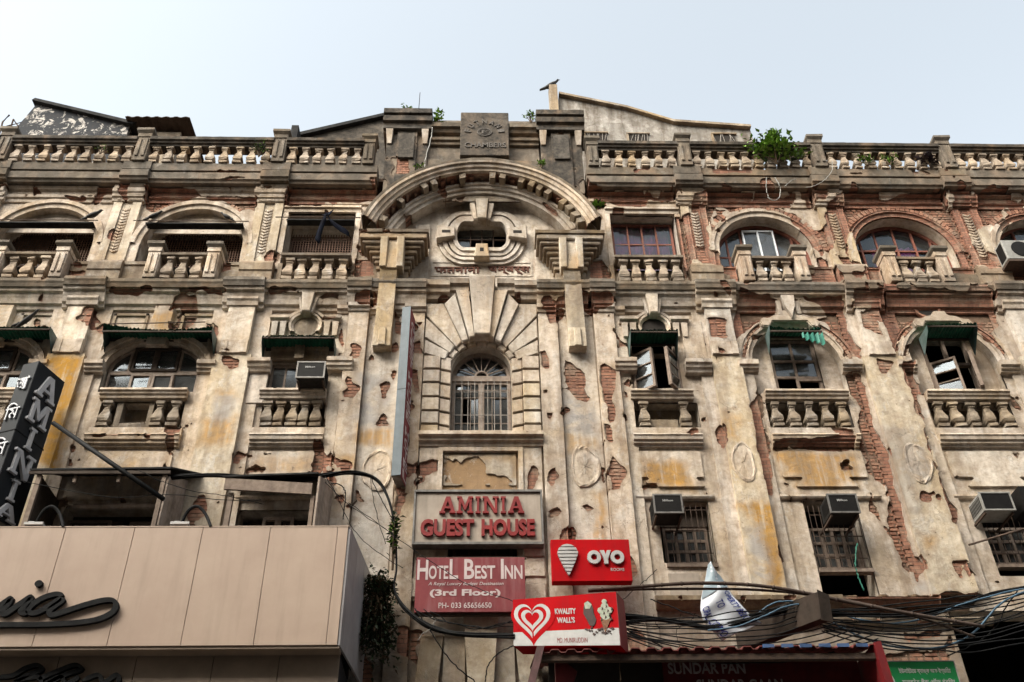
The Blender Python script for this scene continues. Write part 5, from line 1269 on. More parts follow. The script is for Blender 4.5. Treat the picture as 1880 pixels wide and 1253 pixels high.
# lettered panel
mb = MB()
for a, b, c_, d_ in ((-1.05, .99, 15.715, 15.74), (-1.05, .99, 15.34, 15.365), (-1.08, -1.05, 15.34, 15.74), (.99, 1.02, 15.34, 15.74)): mb.box(a, b, .185, .2, c_, d_)
mb.build('panel_frame', 'pl_white', B)

# --- windows ---------------------------------------------------------
def window(u0, u1, z0, z1, y, cols, rows, frame='wood_lt', glass='glass', t=.05, missing=(), mull=.035, parent=None, name='window'):
    """outer frame (part) with mullions and separate panes (sub-parts)"""
    parent = parent or B
    mb = MB(); mb.box(u0, u1, y, y + .07, z0, z0 + t); mb.box(u0, u1, y, y + .07, z1 - t, z1); mb.box(u0, u0 + t, y + .001, y + .069, z0 + t, z1 - t); mb.box(u1 - t, u1, y + .001, y + .069, z0 + t, z1 - t)
    w = mb.build(name, frame, parent)
    mb = MB(); xs = [u0 + t + (u1 - u0 - 2 * t) * c for c in cols]; zs = [z0 + t + (z1 - z0 - 2 * t) * r for r in rows]
    for x in xs[1:-1]: mb.box(x - mull / 2, x + mull / 2, y + .01, y + .06, z0 + t, z1 - t)
    for z in zs[1:-1]: mb.box(u0 + t, u1 - t, y + .014, y + .056, z - mull / 2, z + mull / 2)
    if mb.v: mb.build('glazing_bar', frame, w)
    for i in range(len(xs) - 1):
        for j in range(len(zs) - 1):
            if (i, j) in missing: continue
            g_ = MB(); a = random.uniform(-.012, .012); b = random.uniform(-.02, .02)
            g_.add([(xs[i], y + .035 - a, zs[j]), (xs[i + 1], y + .035 + a, zs[j]), (xs[i + 1], y + .035 + a + b, zs[j + 1]), (xs[i], y + .035 - a + b, zs[j + 1])], [(0, 1, 2, 3)])
            g_.build('pane', glass, w)
    return w
def arch_window(c, r, z0, zs, rz, y, cols, rows, frame, glass, t=.05, mull=.04, upto=None, missing=()):
    """window that fills an arch: curved head, uprights and panes cut to the curve"""
    top = lambda x: zs + rz * math.sqrt(max(0, 1 - ((x - c) / r) ** 2))
    mb = MB(); n = 24
    for k in range(n):
        a, b = PI * k / n, PI * (k + 1) / n
        pts = [(c + q * math.cos(w), zs + q * rz / r * math.sin(w)) for q, w in ((r - t, a), (r + .02, a), (r + .02, b), (r - t, b))]
        mb.prism(pts, y, y + .07)
    for s in (-1, 1): mb.box(c + s * (r + .02), c + s * (r - t), y, y + .07, z0, zs)
    mb.box(c - r, c + r, y + .001, y + .069, z0, z0 + t)
    w = mb.build('window', frame, B); mb = MB()
    xs = [c - r + t] + [c + q for q in cols] + [c + r - t]
    for x in xs[1:-1]: mb.box(x - mull / 2, x + mull / 2, y + .006, y + .064, z0 + t, top(x) - t * .6)
    for z in rows:
        hwz = r * math.sqrt(max(0, 1 - max(0, (z - zs) / rz) ** 2)) - t if z > zs else r - t
        mb.box(c - hwz, c + hwz, y + .012, y + .058, z - mull / 2, z + mull / 2)
    mb.build('glazing_bar', frame, w)
    for i in range(len(xs) - 1):
        x0, x1 = xs[i], xs[i + 1]; lev = [z0 + t] + list(rows) + [None]
        for j in range(len(lev) - 1):
            if (i, j) in missing: continue
            a = lev[j]; m = 6; arc = [(x1 + (x0 - x1) * q / m, top(x1 + (x0 - x1) * q / m) - t * .5) for q in range(m + 1)]
            b = lev[j + 1]
            if b is not None: arc = [(x, min(z, b)) for x, z in arc]
            if max(z for x, z in arc) <= a + .02: continue
            g_ = MB(); tl = random.uniform(-.05, .05); tx = random.uniform(-.03, .03)
            pts = [(x0, a), (x1, a)] + [(x, max(z, a)) for x, z in arc]
            g_.add([(x, y + .035 + (z - a) * tl + (x - x0) * tx, z) for x, z in pts], [tuple(range(len(pts)))])
            g_.build('pane', glass, w)
    return w
W01 = [0, 1]
# third storey, right: tinted glass and curtains
wq = window(2.74, 4.06, 15.38, 16.90, .22, [0, .25, .5, .75, 1], [0, .40, .62, 1], 'wood_red', 'glass_v')
arch_window(UR, .98, 15.38, 15.92, .98, .26, [-.72, -.40, .34, .70], [15.98], 'wood_red', 'glass')
window(UR - .36, UR + .32, 15.4, 16.72, .20, [0, .5, 1], [0, 1], 'white_fr', 'glass', t=.03)
arch_window(UR2, 1.02, 15.38, 15.9, 1.0, .26, [-.78, -.42, 0, .40, .76], [16.2], 'wood_red', 'glass_v')
arch_window(UR3, .98, 15.38, 15.9, 1.0, .26, [-.7, -.36, .34, .7], [16.1], 'wood_red', 'glass')
def curtain(u0, u1, z0, z1, y, mat):
    mb = MB(); n = int((u1 - u0) / .03); 
    for i in range(n + 1):
        x = u0 + (u1 - u0) * i / n; yy = y + .03 * math.sin(i * 1.3) + .015 * math.sin(i * .37)
        mb.v += [(x, yy, z0), (x, yy, z1)]
    mb.f = [(2 * i, 2 * i + 2, 2 * i + 3, 2 * i + 1) for i in range(n)]
    return mb.build('curtain', mat, B)
curtain(2.8, 4.0, 15.3, 16.9, .42, 'curtain'); curtain(UR - .02, UR + .34, 15.3, 16.75, .45, 'curtain'); curtain(UR - .36, UR - .2, 15.3, 16.7, .45, 'curtain_w')
curtain(UR2 - .5, UR2 + .55, 15.3, 16.45, .45, 'curtain')
# third storey, left: deep loggias behind a white lintel, lattice screens at the back
for c, hw, rect in ((UL, 1.05, False), (UL0, 1.05, False), (-3.41, .71, True)):
    y = .55
    mb = MB(); mb.box(c - hw - .3, c + hw + .3, y - .06, y + .06, 16.72 if not rect else 16.72, 17.3); mb.build('loggia_lintel', 'pl_white', B)
    mb = MB(); mb.box(c - hw - .5, c + hw + .5, .46, y + .1, 17.2, 17.3); mb.build('loggia_ceiling', 'pl_white', B)
    mb = MB(); mb.box(c - hw - .12, c - hw + .02, .46, y + .1, 14.9, 17.2); mb.build('loggia_side', 'pl_mid', B); mb = MB(); mb.box(c + hw - .02, c + hw + .12, .46, y + .1, 14.9, 17.2); mb.build('loggia_side', 'pl_mid', B)
    mb = MB()
    n = int(2 * hw / .055)
    for i in range(n + 1):
        x = c - hw + 2 * hw * i / n; mb.box(x - .009, x + .009, y - .1, y - .088, 15.0, 16.75)
    for j in range(28): mb.box(c - hw, c + hw, y - .087, y - .078, 15.0 + j * .062, 15.016 + j * .062)
    mb.build('lattice_screen', 'lattice', B)
mb = MB(); mb.box(-9.9, -9.2, .50, .54, 15.0, 16.7); mb.build('screen_board', 'metal', B)
for c in (UL, UL0):
    P_ = [(c - .93, 16.46), (c + .93, 16.46)] + [(c + 1.03 * math.cos(math.radians(t_)), 15.98 + 1.03 * math.sin(math.radians(t_))) for t_ in range(30, 151, 8)]
    mb = MB(); mb.prism(P_, .14, .18); mb.build('arch_board', 'pl_white', B)
# oval window bars
w = window(-.60, .54, 15.97, 16.87, .33, [0, .27, .5, .73, 1], [0, .36, .64, 1], 'iron', 'glass', t=.04, missing=((1, 1), (2, 1), (3, 1), (1, 0), (2, 0), (3, 2)), mull=.025)
# central arched window: fanlight above, two casements with iron bars below
cw = arch_window(-.03, .55, 12.68, 12.75, .60, .22, [], [], 'wood_lt', 'glass', t=.06)
mb = MB()
for k in range(1, 8):
    a = PI * k / 8; mb.hexa([(-.03 + q * math.cos(a) + s * .008 * math.sin(a), y, 12.80 + q * math.sin(a) - s * .008 * math.cos(a)) for y in (.20, .23) for q, s in ((.13, -1), (.48, -1), (.48, 1), (.13, 1))])
for k in range(10):
    a, b = PI * k / 10, PI * (k + 1) / 10; mb.prism([(-.03 + q * math.cos(w_), 12.80 + q * math.sin(w_)) for q, w_ in ((.10, a), (.135, a), (.135, b), (.10, b))], .20, .24)
mb.box(-.58, .52, .19, .27, 12.68, 12.80); mb.build('fan_bars', 'wood_lt', cw)
for a, b, ms in ((-.58, -.03, ((1, 2), (0, 0))), (-.03, .52, ((2, 0),))):
    window(a, b, 11.33, 12.68, .22, [0, .33, .67, 1], [0, .14, .30, .76, .90, 1], 'wood_lt', 'glass', t=.055, missing=ms, mull=.012)
mb = MB()
for i in range(9):
    x = -.52 + i * .122; mb.box(x - .007, x + .007, .16, .174, 11.35, 12.66)
for z in (11.55, 11.9, 12.42): mb.box(-.57, .51, .175, .185, z - .007, z + .007)
mb.build('window_grille', 'iron_lt', B)
# second storey, left arches
for c in (AL, AL0):
    arch_window(c, .84, 12.80, 12.92, .50, .13, [-.50, .44], [], 'wood_lt', 'glass')
    window(c - .84, c + .84, 12.33, 12.80, .12, [0, .26, .74, 1], W01, 'wood_lt', 'glass', t=.04)
    for s in (0, 1): window(c - .40 + s * .40, c - .01 + s * .40, 12.37, 12.76, .09, W01, W01, 'wood_lt', 'glass', t=.045)
    for s in (0, 1): window(c - .45 + s * .43, c - .02 + s * .43, 12.84, 13.38, .10, W01, W01, 'wood_dk', 'glass', t=.05)
window(-3.98, -3.42, 12.34, 12.97, .10, [0, .5, 1], W01, 'wood_lt', 'glass', t=.05, missing=())
mb = MB(); mb.box(-3.40, -2.94, .10, .14, 12.30, 12.46); mb.build('window_board', 'wood_lt', B)
# open casements: hinged leaf turned about its hinge
def leaf(hx, y, z0, z1, w, ang, rows, missing=(), mat='wood', parent=None):
    lf = window(0, w, 0, z1 - z0, -.035, W01, rows, mat, 'glass', t=.045, missing=missing, mull=.02, name='casement')
    lf.location = (hx, y, z0); lf.rotation_euler = (0, 0, ang); return lf
leaf(2.84, .02, 12.25, 13.15, .44, math.radians(-38), [0, .33, .66, 1]); leaf(3.70, .02, 12.25, 13.12, .44, math.radians(180 + 52), [0, .33, .66, 1])
mb = MB(); mb.box(2.80, 2.86, .05, .14, 12.22, 13.70); mb.box(3.66, 3.72, .05, .14, 12.22, 13.70); mb.box(2.86, 3.66, .05, .14, 13.18, 13.24); mb.build('window_frame', 'wood', B)
# AR window: boarded, leaning uprights
c = AR + .04
window(c - .46, c + .46, 12.3, 13.72, .24, [0, .5, 1], [0, .36, .66, 1], 'wood', 'glass', t=.06, missing=((1, 0), (0, 0)), mull=.05)
mb = MB(); mb.box(c - .02, c + .44, .21, .26, 12.72, 12.77, .006); mb.box(c - .05, c + .0, .21, .26, 12.32, 12.75, .006); mb.build('loose_board', 'wood', B)
window(11.65, 12.5, 12.3, 13.72, .24, [0, .5, 1], [0, .36, .66, 1], 'wood', 'glass', t=.06, mull=.05)
c = AR2 + .04
mb = MB(); mb.box(c - .46, c - .40, .18, .28, 12.3, 13.72); mb.box(c + .40, c + .46, .18, .28, 12.3, 13.72); mb.box(c - .4, c + .4, .18, .28, 13.08, 13.14); mb.box(c - .03, c + .03, .19, .27, 13.14, 13.72); mb.build('window_frame', 'wood', B)
leaf(c - .42, .18, 12.3, 13.1, .48, math.radians(-30), [0, .36, .68, 1], missing=((0, 1),)); leaf(c + .42, .16, 12.3, 13.1, .46, math.radians(180 + 62), [0, .33, .66, 1])
# lower windows, barred
def barred(u0, u1, z0, z1, cols, frame='wood', wy=.22):
    window(u0, u1, z0, z1, wy, cols, [0, .33, .66, 1], frame, 'glass', t=.05, mull=.05)
    mb = MB(); n = int((u1 - u0) / .09)
    for i in range(n + 1):
        x = u0 + (u1 - u0) * i / n; mb.box(x - .004, x + .004, -.02, -.008, z0 - .1, z1 + .3)
    for z in (z0 - .08, z0 + .1, z0 + .5, z0 + .9): mb.box(u0, u1, -.007, .005, z - .006, z + .006)
    mb.build('window_grille', 'iron', B)
    mb = MB(); mb.box(u0 - .04, u1 + .04, -.05, .1, z0 - .16, z0 - .10, .006); mb.build('window_sill', 'wood', B)
barred(3.06, 3.82, 8.93, 9.62, [0, .25, .5, .75, 1]); barred(5.56, 6.38, 8.83, 9.6, [0, .25, .5, .75, 1]); barred(8.56, 9.8, 8.9, 9.6, [0, .2, .4, .6, .8, 1], 'wood_lt'); barred(11.56, 12.64, 8.9, 9.6, [0, .25, .5, .75, 1])
mb = MB(); mb.box(3.0, 3.84, .2, .24, 9.62, 10.0); mb.build('window_board', 'wood_dk', B)
mb = MB(); mb.box(3.02, 3.52, -.02, .06, 8.22, 8.66, .004); mb.build('boarded_panel', 'cream_sign', B)
for a, b in ((-6.9, -6.1), (-5.95, -5.15), (-4.0, -3.5), (-3.4, -2.9)): window(a, b, 8.75, 9.8, .3, [0, .5, 1], [0, .5, 1], 'wood_dk', 'glass')
window(-.5, .5, 8.75, 9.5, .25, [0, .25, .5, .75, 1], [0, .5, 1], 'wood_dk', 'glass')

# --- bricks: the 300 plainest to see singly, the others together
BRICKS.sort(key=lambda b: (b[4] > -.012, b[3] * 0 + random.random() - b[2] * 2))
shared = []
for k in range(14):
    mb = MB(); brick_box(mb, 0, 0, .223 if k < 8 else .113, 0); me = mb.mesh('brick'); me.materials.append(MAT['brick']); shared.append(me)
print('bricks', len(BRICKS))
for u, z, w, y, D in BRICKS[:300]:
    o = link('brick', random.choice(shared[:8] if w > .16 else shared[8:]), None, B); o.location = (u, y, z)
mb = MB()
for u, z, w, y, D in BRICKS[300:]: brick_box(mb, u, z, w, y)
tag(mb.build('brickwork', 'brick', B), kind='stuff')
# ================================================================== OTHER THINGS
# unseen block across the street, added and sized to shade the lower facade
O = thing('opposite_shade_block', 'unseen block added across the road, its height set to shade the lower facade', 'building', (0, -21, 0))
mb = MB(); mb.box(-40, 40, -6, 0, 0, 28); mb.build('wall', 'opp', O)
mb = MB()
for i in range(24):
    for j in range(6):
        w = MB(); w.box(-35 + i * 3, -33.6 + i * 3, -.02, .06, 2.2 + j * 3.8, 4.2 + j * 3.8)
        if i == 0 and j == 0: wm = w.mesh('window'); wm.materials.append(MAT['wood_dk'])
        o = link('window', wm, None, O); o.location = (i * 3, 0, j * 3.8)

def place(o, name, label, cat, group=None, kind=None): o.name = name; return tag(o, label, cat, group, kind)

# ---- lettering
def text_mesh(s, x0, x1, z0, z1, y, thick=.012, bold=0., shear=0., axis='front', side=None):
    cu = bpy.data.curves.new('lettering', 'FONT'); cu.body = s; cu.extrude = .5; cu.offset = bold; cu.shear = shear; cu.resolution_u = 3
    to = bpy.data.objects.new('lettering', cu); COL.objects.link(to); bpy.context.view_layer.update()
    me = bpy.data.meshes.new_from_object(to.evaluated_get(bpy.context.evaluated_depsgraph_get()))
    bpy.data.objects.remove(to); bpy.data.curves.remove(cu)
    n = len(me.vertices); co = np.empty(n * 3); me.vertices.foreach_get('co', co); co = co.reshape(-1, 3)
    mn, mx = co.min(0), co.max(0)
    a = (co[:, 0] - mn[0]) / (mx[0] - mn[0]); b = (co[:, 1] - mn[1]) / (mx[1] - mn[1]); c = co[:, 2]      # c -.5 .. .5
    new = np.stack([x0 + a * (x1 - x0), y - (c + .5) * thick, z0 + b * (z1 - z0)], 1)
    me.vertices.foreach_set('co', new.ravel()); me.update(); return me
def letters(s, box, y, mat, parent, thick=.012, bold=0., shear=0., split=False, name=None, sy=None):
    me = text_mesh(s, *box, y, thick, bold, shear)
    if sy: 
        for v in me.vertices: v.co.y += sy * (v.co.x - box[0])
    if not split: return link(name or 'lettering', me, mat, parent)
    bm = bmesh.new(); bm.from_mesh(me); bm.verts.ensure_lookup_table(); seen = set(); isl = []
    for v in bm.verts:
        if v.index in seen: continue
        st = [v]; seen.add(v.index); g = []
        while st:
            q = st.pop(); g.append(q)
            for e in q.link_edges:
                w = e.other_vert(q)
                if w.index not in seen: seen.add(w.index); st.append(w)
        isl.append((min(q.co.x for q in g), max(q.co.x for q in g), {q.index for q in g}))
    isl.sort(key=lambda t: t[0]); groups = []
    for a, b, g in isl:
        if groups and a < groups[-1][1] - .3 * (b - a): groups[-1][1] = max(b, groups[-1][1]); groups[-1][2] |= g
        else: groups.append([a, b, set(g)])
    for a, b, g in groups:
        idx = {i: k for k, i in enumerate(sorted(g))}; m2 = bpy.data.meshes.new('letter')
        m2.from_pydata([tuple(bm.verts[i].co) for i in sorted(g)], [], [[idx[v.index] for v in f.verts] for f in bm.faces if f.verts[0].index in g]); m2.update()
        link('letter', m2, mat, parent)
    bm.free()
SLAB = {'A': [[(.06, .05), (.26, .05), (.60, 1), (.40, 1)], [(.74, .05), (.96, .05), (.66, 1), (.42, 1)], [(.28, .28), (.74, .28), (.70, .40), (.33, .40)], [(0, 0), (.36, 0), (.36, .11), (0, .11)], [(.62, 0), (1, 0), (1, .11), (.62, .11)]],
        'M': [[(.10, .05), (.26, .05), (.24, 1), (.12, 1)], [(.74, .05), (.92, .05), (.88, 1), (.75, 1)], [(.12, 1), (.30, 1), (.56, .30), (.46, .18)], [(.88, 1), (.70, 1), (.44, .30), (.54, .18)], [(.0, 0), (.36, 0), (.36, .11), (0, .11)], [(.64, 0), (1, 0), (1, .11), (.64, .11)], [(.02, .90), (.26, .90), (.26, 1), (.02, 1)], [(.74, .90), (.98, .90), (.98, 1), (.74, 1)]],
        'I': [[(.34, .05), (.66, .05), (.66, .95), (.34, .95)], [(.14, 0), (.86, 0), (.86, .11), (.14, .11)], [(.14, .89), (.86, .89), (.86, 1), (.14, 1)]],
        'N': [[(.10, .05), (.26, .05), (.26, .95), (.10, .95)], [(.76, .05), (.90, .05), (.90, .95), (.76, .95)], [(.10, 1), (.32, 1), (.90, 0), (.72, 0)], [(0, 0), (.38, 0), (.38, .11), (0, .11)], [(.62, .89), (1, .89), (1, 1), (.62, 1)], [(0, .89), (.3, .89), (.3, 1), (0, 1)]]}
def slab_letter(ch, x0, x1, z0, z1, y, mat, parent, thick=.05, side=False):
    mb = MB()
    for k, p in enumerate(SLAB[ch]):
        q = [(x0 + a * (x1 - x0), z0 + b * (z1 - z0)) for a, b in p]; mb.prism(q, y - thick - .0012 * k, y)
    if side:    # stands on a face that looks to +x: swap so that its width runs back into the street wall
        mb.v = [(-yy, xx, z) for xx, yy, z in mb.v]
    return mb.build('letter', mat, parent)

# ---- cables, poles and strings
GR = {'thin_cable': 'thin cables and wires strung in front of the facade', 'thick_cable': 'thick black cable bundles', 'bamboo_pole': 'dark bamboo poles'}
CAT = {'thin_cable': 'cable', 'thick_cable': 'cable', 'bamboo_pole': 'pole', 'support_pipe': 'pipe', 'antenna': 'antenna', 'wall_spike': 'iron bar', 'awning_rod': 'rod'}
def smooth(pts, n=6):
    P_ = [Vector(p) for p in pts]
    if len(P_) < 3: return P_
    out = []
    for i in range(len(P_) - 1):
        a, b, c, d = P_[max(i - 1, 0)], P_[i], P_[i + 1], P_[min(i + 2, len(P_) - 1)]
        for k in range(n):
            t = k / n; out.append(.5 * ((2 * b) + (c - a) * t + (2 * a - 5 * b + 4 * c - d) * t * t + (3 * b - 3 * c + d - a) * t ** 3))
    out.append(P_[-1]); return out
for name, lab, m, r, pts in CABLES:
    mb = MB(); sp = smooth(pts)
    if name == 'thick_cable':
        for k in range(5):
            ph = k * 1.26; q = [p + Vector((0, -math.cos(ph + i * .12) * r * .7, math.sin(ph + i * .12) * r * (.7 + .5 * math.sin(i * .3 + k)))) for i, p in enumerate(sp)]
            mb.tube(q, r * .42, 6)
    elif name == 'bamboo_pole':
        mb.tube(sp, r, 8)
        for i in range(2, len(sp) - 1, 2): mb.tube([sp[i] - (sp[i + 1] - sp[i]).normalized() * .012, sp[i] + (sp[i + 1] - sp[i]).normalized() * .012], r * 1.22, 8)
    else:
        sp = [p + Vector((random.uniform(-1, 1), random.uniform(-1, 1), random.uniform(-1, 1))) * (.004 if m == 'cable_bl' else .008) for p in sp]; mb.tube(sp, r, 5)
    o = mb.build(name, m, None, smooth=True)
    tag(o, lab, CAT[name], GR.get(name))

# a tangle of thinner strands in the same bundles, each sagging its own way
rt = random.Random(12)
def strand(a, b, sag, r, lab, m='black'):
    a, b = Vector(a), Vector(b); pts = []
    for i in range(9):
        q = i / 8; p = a.lerp(b, q); p.z -= sag * 4 * q * (1 - q); p += Vector((rt.uniform(-.03, .03), rt.uniform(-.03, .03), rt.uniform(-.025, .025))); pts.append(p)
    mb = MB(); mb.tube(smooth(pts, 4), r, 5); o = mb.build('thin_cable', m, None, smooth=True); tag(o, lab, 'cable', 'loose strands tangled along the cable bundles')
for i in range(12): strand((1.95, -1.15, 7.40 - .02 * i), (4.6 + .1 * i, -1.25, 7.62 - .05 * i), .08 + .03 * i, .010, 'loose black strand among the cables between ice cream sign and steel box')
for i in range(13): strand((4.95, -1.15, 7.52 - .025 * i), (8.1 + .1 * i, -.85, 7.95 - .03 * i), .02 + .035 * i, .011, 'loose black strand among the cables between steel box and right edge')
for i in range(3): strand((-1.0 + .1 * i, -.7, 7.75), (.44, -.95, 7.40 + .05 * i), .10 + .05 * i, .008, 'loose black strand among the cables left of the ice cream sign')
for i in range(9):
    x = (2.2, 2.5, 2.9, 3.1, 5.5, 5.9, 6.4, 6.9, 1.0)[i]; strand((x, -1.1, 7.5), (x + rt.uniform(-.1, .1), -1.1, 7.5 - rt.uniform(.15, .4)), 0, .004, 'short wire end dangling from the cable bundles')

# ---- guest house sign
t = thing('guest_house_sign', 'cream boxed sign with raised dark red letters AMINIA GUEST HOUSE under the central window', 'sign', (0, -.25, 9.5))
def rel(mb, t): l = t.location; mb.v = [(x - l.x, y - l.y, z - l.z) for x, y, z in mb.v]; return mb
def shift(o, t):
    l = t.location
    for v in o.data.vertices: v.co -= l
    return o
class Rooted:
    """parts are given in world coordinates and moved under their thing"""
    def __init__(s, t): s.t = t
    def add(s, o): shift(o, s.t); return o
def fix_children(t):
    done = set()
    def rec(o):
        for c in o.children:
            if c.type == 'MESH' and c.data.name not in done and c.location.length < 1e-6:
                shift(c, t); done.add(c.data.name)
            rec(c)
    rec(t)
mb = MB(); mb.box(-1.12, .97, -.24, -.08, 9.11, 10.04); mb.build('board', 'cream_sign', t, bevel=.006)
mb = MB()
for a, b, c, d in ((-1.15, 1.0, 10.04, 10.08), (-1.15, 1.0, 9.07, 9.11)): mb.box(a, b, -.275, -.08, c, d)
mb.box(-1.15, -1.12, -.27, -.08, 9.11, 10.04); mb.box(.97, 1.0, -.27, -.08, 9.11, 10.04); mb.build('frame', 'metal', t)
x = -.72
for ch, w in zip('AMINIA', (.27, .28, .12, .27, .12, .27)):
    slab_letter(ch, x, x + w, 9.63, 9.94, -.243, 'red_let', t, .045); x += w + .016
letters('GUEST', (-1.02, -.14, 9.21, 9.52), -.243, 'red_let', t, .045, .045, split=True); letters('HOUSE', (-.02, .86, 9.21, 9.52), -.243, 'red_let', t, .045, .045, split=True)
fix_children(t)

# ---- hotel sign
t = thing('hotel_sign', 'faded maroon flex sign reading HOTEL BEST INN below the guest house sign', 'sign', (-.2, -.4, 8.3))
mb = MB(); mb.box(-1.05, .67, -.40, -.34, 7.86, 8.77); mb.build('board', 'maroon', t)
mb = MB(); mb.box(-1.07, .69, -.36, -.30, 7.82, 7.857); mb.box(-1.07, .69, -.36, -.30, 8.773, 8.80); mb.build('frame', 'wood_dk', t)
for s, a, b, z0, z1 in (('H', -1.03, -.86, 8.39, 8.73), ('OTE', -.85, -.54, 8.40, 8.63), ('L', -.52, -.385, 8.40, 8.74), ('B', -.29, -.13, 8.40, 8.74), ('EST', -.12, .20, 8.40, 8.63), ('I', .29, .335, 8.40, 8.74), ('NN', .35, .63, 8.40, 8.63)):
    letters(s, (a, b, z0, z1), -.402, 'pinkwhite', t, .003, .02, split=True)
letters('A Royal Luxury Budget Destination', (-.85, .33, 8.28, 8.35), -.402, 'pinkwhite', t, .003, 0.005, .25)
letters('(3rd Floor)', (-.82, .28, 8.09, 8.23), -.402, 'pinkwhite', t, .003, .035); letters('PH- 033 65656650', (-.68, .14, 7.92, 8.01), -.402, 'pinkwhite', t, .003, .01)
fix_children(t)

# ---- red rooms sign
t = thing('rooms_sign', 'bright red board with striped white drop and the words OYO ROOMS', 'sign', (1.7, -.5, 8.6))
mb = MB(); mb.box(1.09, 2.35, -.52, -.36, 8.30, 9.02); mb.build('board', 'red', t, bevel=.006)
cx, cz = 1.35, 8.755; rr = .165
def drop_w(z):      # half width of the drop at height z
    if z >= cz: return math.sqrt(max(0, rr * rr - (z - cz) ** 2))
    q = (z - 8.385) / (cz - 8.385); return rr * (q ** .85) if q > 0 else 0
zt = 8.92; k = 0
while zt > 8.40:
    zb = max(zt - .042, 8.386); mb = MB(); m = 5
    pts = [(cx + drop_w(zb + (zt - zb) * i / m), zb + (zt - zb) * i / m) for i in range(m + 1)] + [(cx - drop_w(zb + (zt - zb) * i / m), zb + (zt - zb) * i / m) for i in range(m, -1, -1)]
    mb.prism(pts, -.565, -.523); mb.build('drop_stripe', 'white', t); zt -= .0605
def ring(mb, cx, cz, r0, r1, y0, y1, sz=1., n=28):
    for i in range(n):
        a, b = 2 * PI * i / n, 2 * PI * (i + 1) / n
        mb.prism([(cx + r * math.cos(w), cz + r * math.sin(w) * sz) for r, w in ((r0, a), (r1, a), (r1, b), (r0, b))], y0, y1)
for cx_ in (1.765, 2.135): mb = MB(); ring(mb, cx_, 8.695, .048, .108, -.56, -.523, 1.06); mb.build('letter', 'white', t)
mb = MB(); mb.prism([(1.92, 8.58), (1.985, 8.58), (1.985, 8.66), (1.92, 8.66)], -.56, -.523); mb.prism([(1.92, 8.66), (1.985, 8.66), (2.04, 8.81), (1.975, 8.81), (1.952, 8.74), (1.93, 8.81), (1.865, 8.81)], -.561, -.523); mb.build('letter', 'white', t)
letters('ROOMS', (2.02, 2.23, 8.47, 8.52), -.522, 'white', t, .004, .0)
fix_children(t)

# ---- ice cream sign, turned a little, with its red side
t = thing('ice_cream_sign', 'red and white sign with double heart, ice creams and the words KWALITY WALLS', 'sign', (0, 0, 0))
A0, A1 = Vector((.44, -1.3, 0)), Vector((1.86, -1.96, 0))
ux = (A1 - A0) / 1.42
mb = MB(); mb.prism([(0, 6.87), (1.42, 6.87), (1.42, 7.645), (0, 7.565)], 0, .34); mb.build('board', 'red', t)
mb = MB(); mb.prism([(.001, 6.875), (1.419, 6.875), (1.419, 7.12), (.001, 7.07)], -.004, 0); mb.build('white_band', 'white', t)
mb = MB(); mb.prism([(1.4202, 6.868), (1.425, 6.868), (1.425, 7.648), (1.4202, 7.648)], -.002, .345); mb.build('side_panel', 'red_side', t)
def heart(s, cx, cz, n=44):
    out = []
    for i in range(n):
        a = 2 * PI * i / n; x = 16 * math.sin(a) ** 3; z = 13 * math.cos(a) - 5 * math.cos(2 * a) - 2 * math.cos(3 * a) - math.cos(4 * a)
        out.append((cx + x / 16 * s, cz + z / 15 * s * 1.08))
    return out
def heart_band(s0, s1, cx, cz, y0, y1, mat, gap=0):
    a, b = heart(s0, cx, cz), heart(s1, cx, cz + .008); n = len(a); mb = MB()
    for i in range(n):
        if gap and n // 2 - gap <= i < n // 2 + gap - 1: continue
        j = (i + 1) % n; mb.prism([a[i], a[j], b[j], b[i]], y0, y1)
    mb.build('heart', mat, t)
mb = MB(); mb.prism(heart(.31, .28, 7.24), -.006, -.0045); mb.build('heart_ground', 'red', t)
heart_band(.255, .20, .27, 7.27, -.009, -.0063, 'white', 3); heart_band(.155, .10, .27, 7.27, -.009, -.0063, 'white')
letters('KWALITY', (.585, .87, 7.33, 7.415), -.002, 'white', t, .004, .03, 0, sy=0); letters("WALL'S", (.61, .85, 7.20, 7.285), -.002, 'white', t, .004, .03)
letters('MD. MUNIRUDDIN', (.60, 1.0, 6.915, 6.985), -.0045, 'red_let', t, .003, -.004)
mb = MB(); mb.prism([(1.04 + .07 * math.cos(a * .5236) + .035 * (1 if 6 < a < 12 else 0) - .0, 7.33 + .19 * math.sin(a * .5236)) for a in range(12)], -.010, -.0045)
o = mb.build('chocolate_bar', 'choc', t)
mb = MB(); mb.prism([(1.0, 7.40), (1.06, 7.40), (1.09, 7.46), (1.04, 7.51), (.99, 7.48)], -.013, -.0102); mb.build('mint_swirl', 'mint', t)
mb = MB(); mb.prism([(1.19, 7.25), (1.33, 7.25), (1.24, 7.05)], -.013, -.0045); mb.build('wafer_cone', 'cone', t)
mb = MB()
for i, (x, z, r) in enumerate(((1.26, 7.30, .07), (1.21, 7.37, .05), (1.31, 7.37, .05), (1.26, 7.43, .05), (1.26, 7.50, .035))):
    mb.prism([(x + r * math.cos(a * .7854), z + r * math.sin(a * .7854)) for a in range(8)], -.014 - i * .001, -.0045)
mb.build('ice_cream_scoop', 'mint', t)
mb = MB()
for k in range(9): mb.prism([(1.20 + .018 * k, 7.22 + .03 * (k * 5 % 7)), (1.225 + .018 * k, 7.24 + .03 * (k * 5 % 7)), (1.21 + .018 * k, 7.27 + .03 * (k * 5 % 7))], -.0205 - .0003 * k, -.0045)
mb.build('chocolate_sauce', 'choc', t)
mb = MB(); random.seed(3)
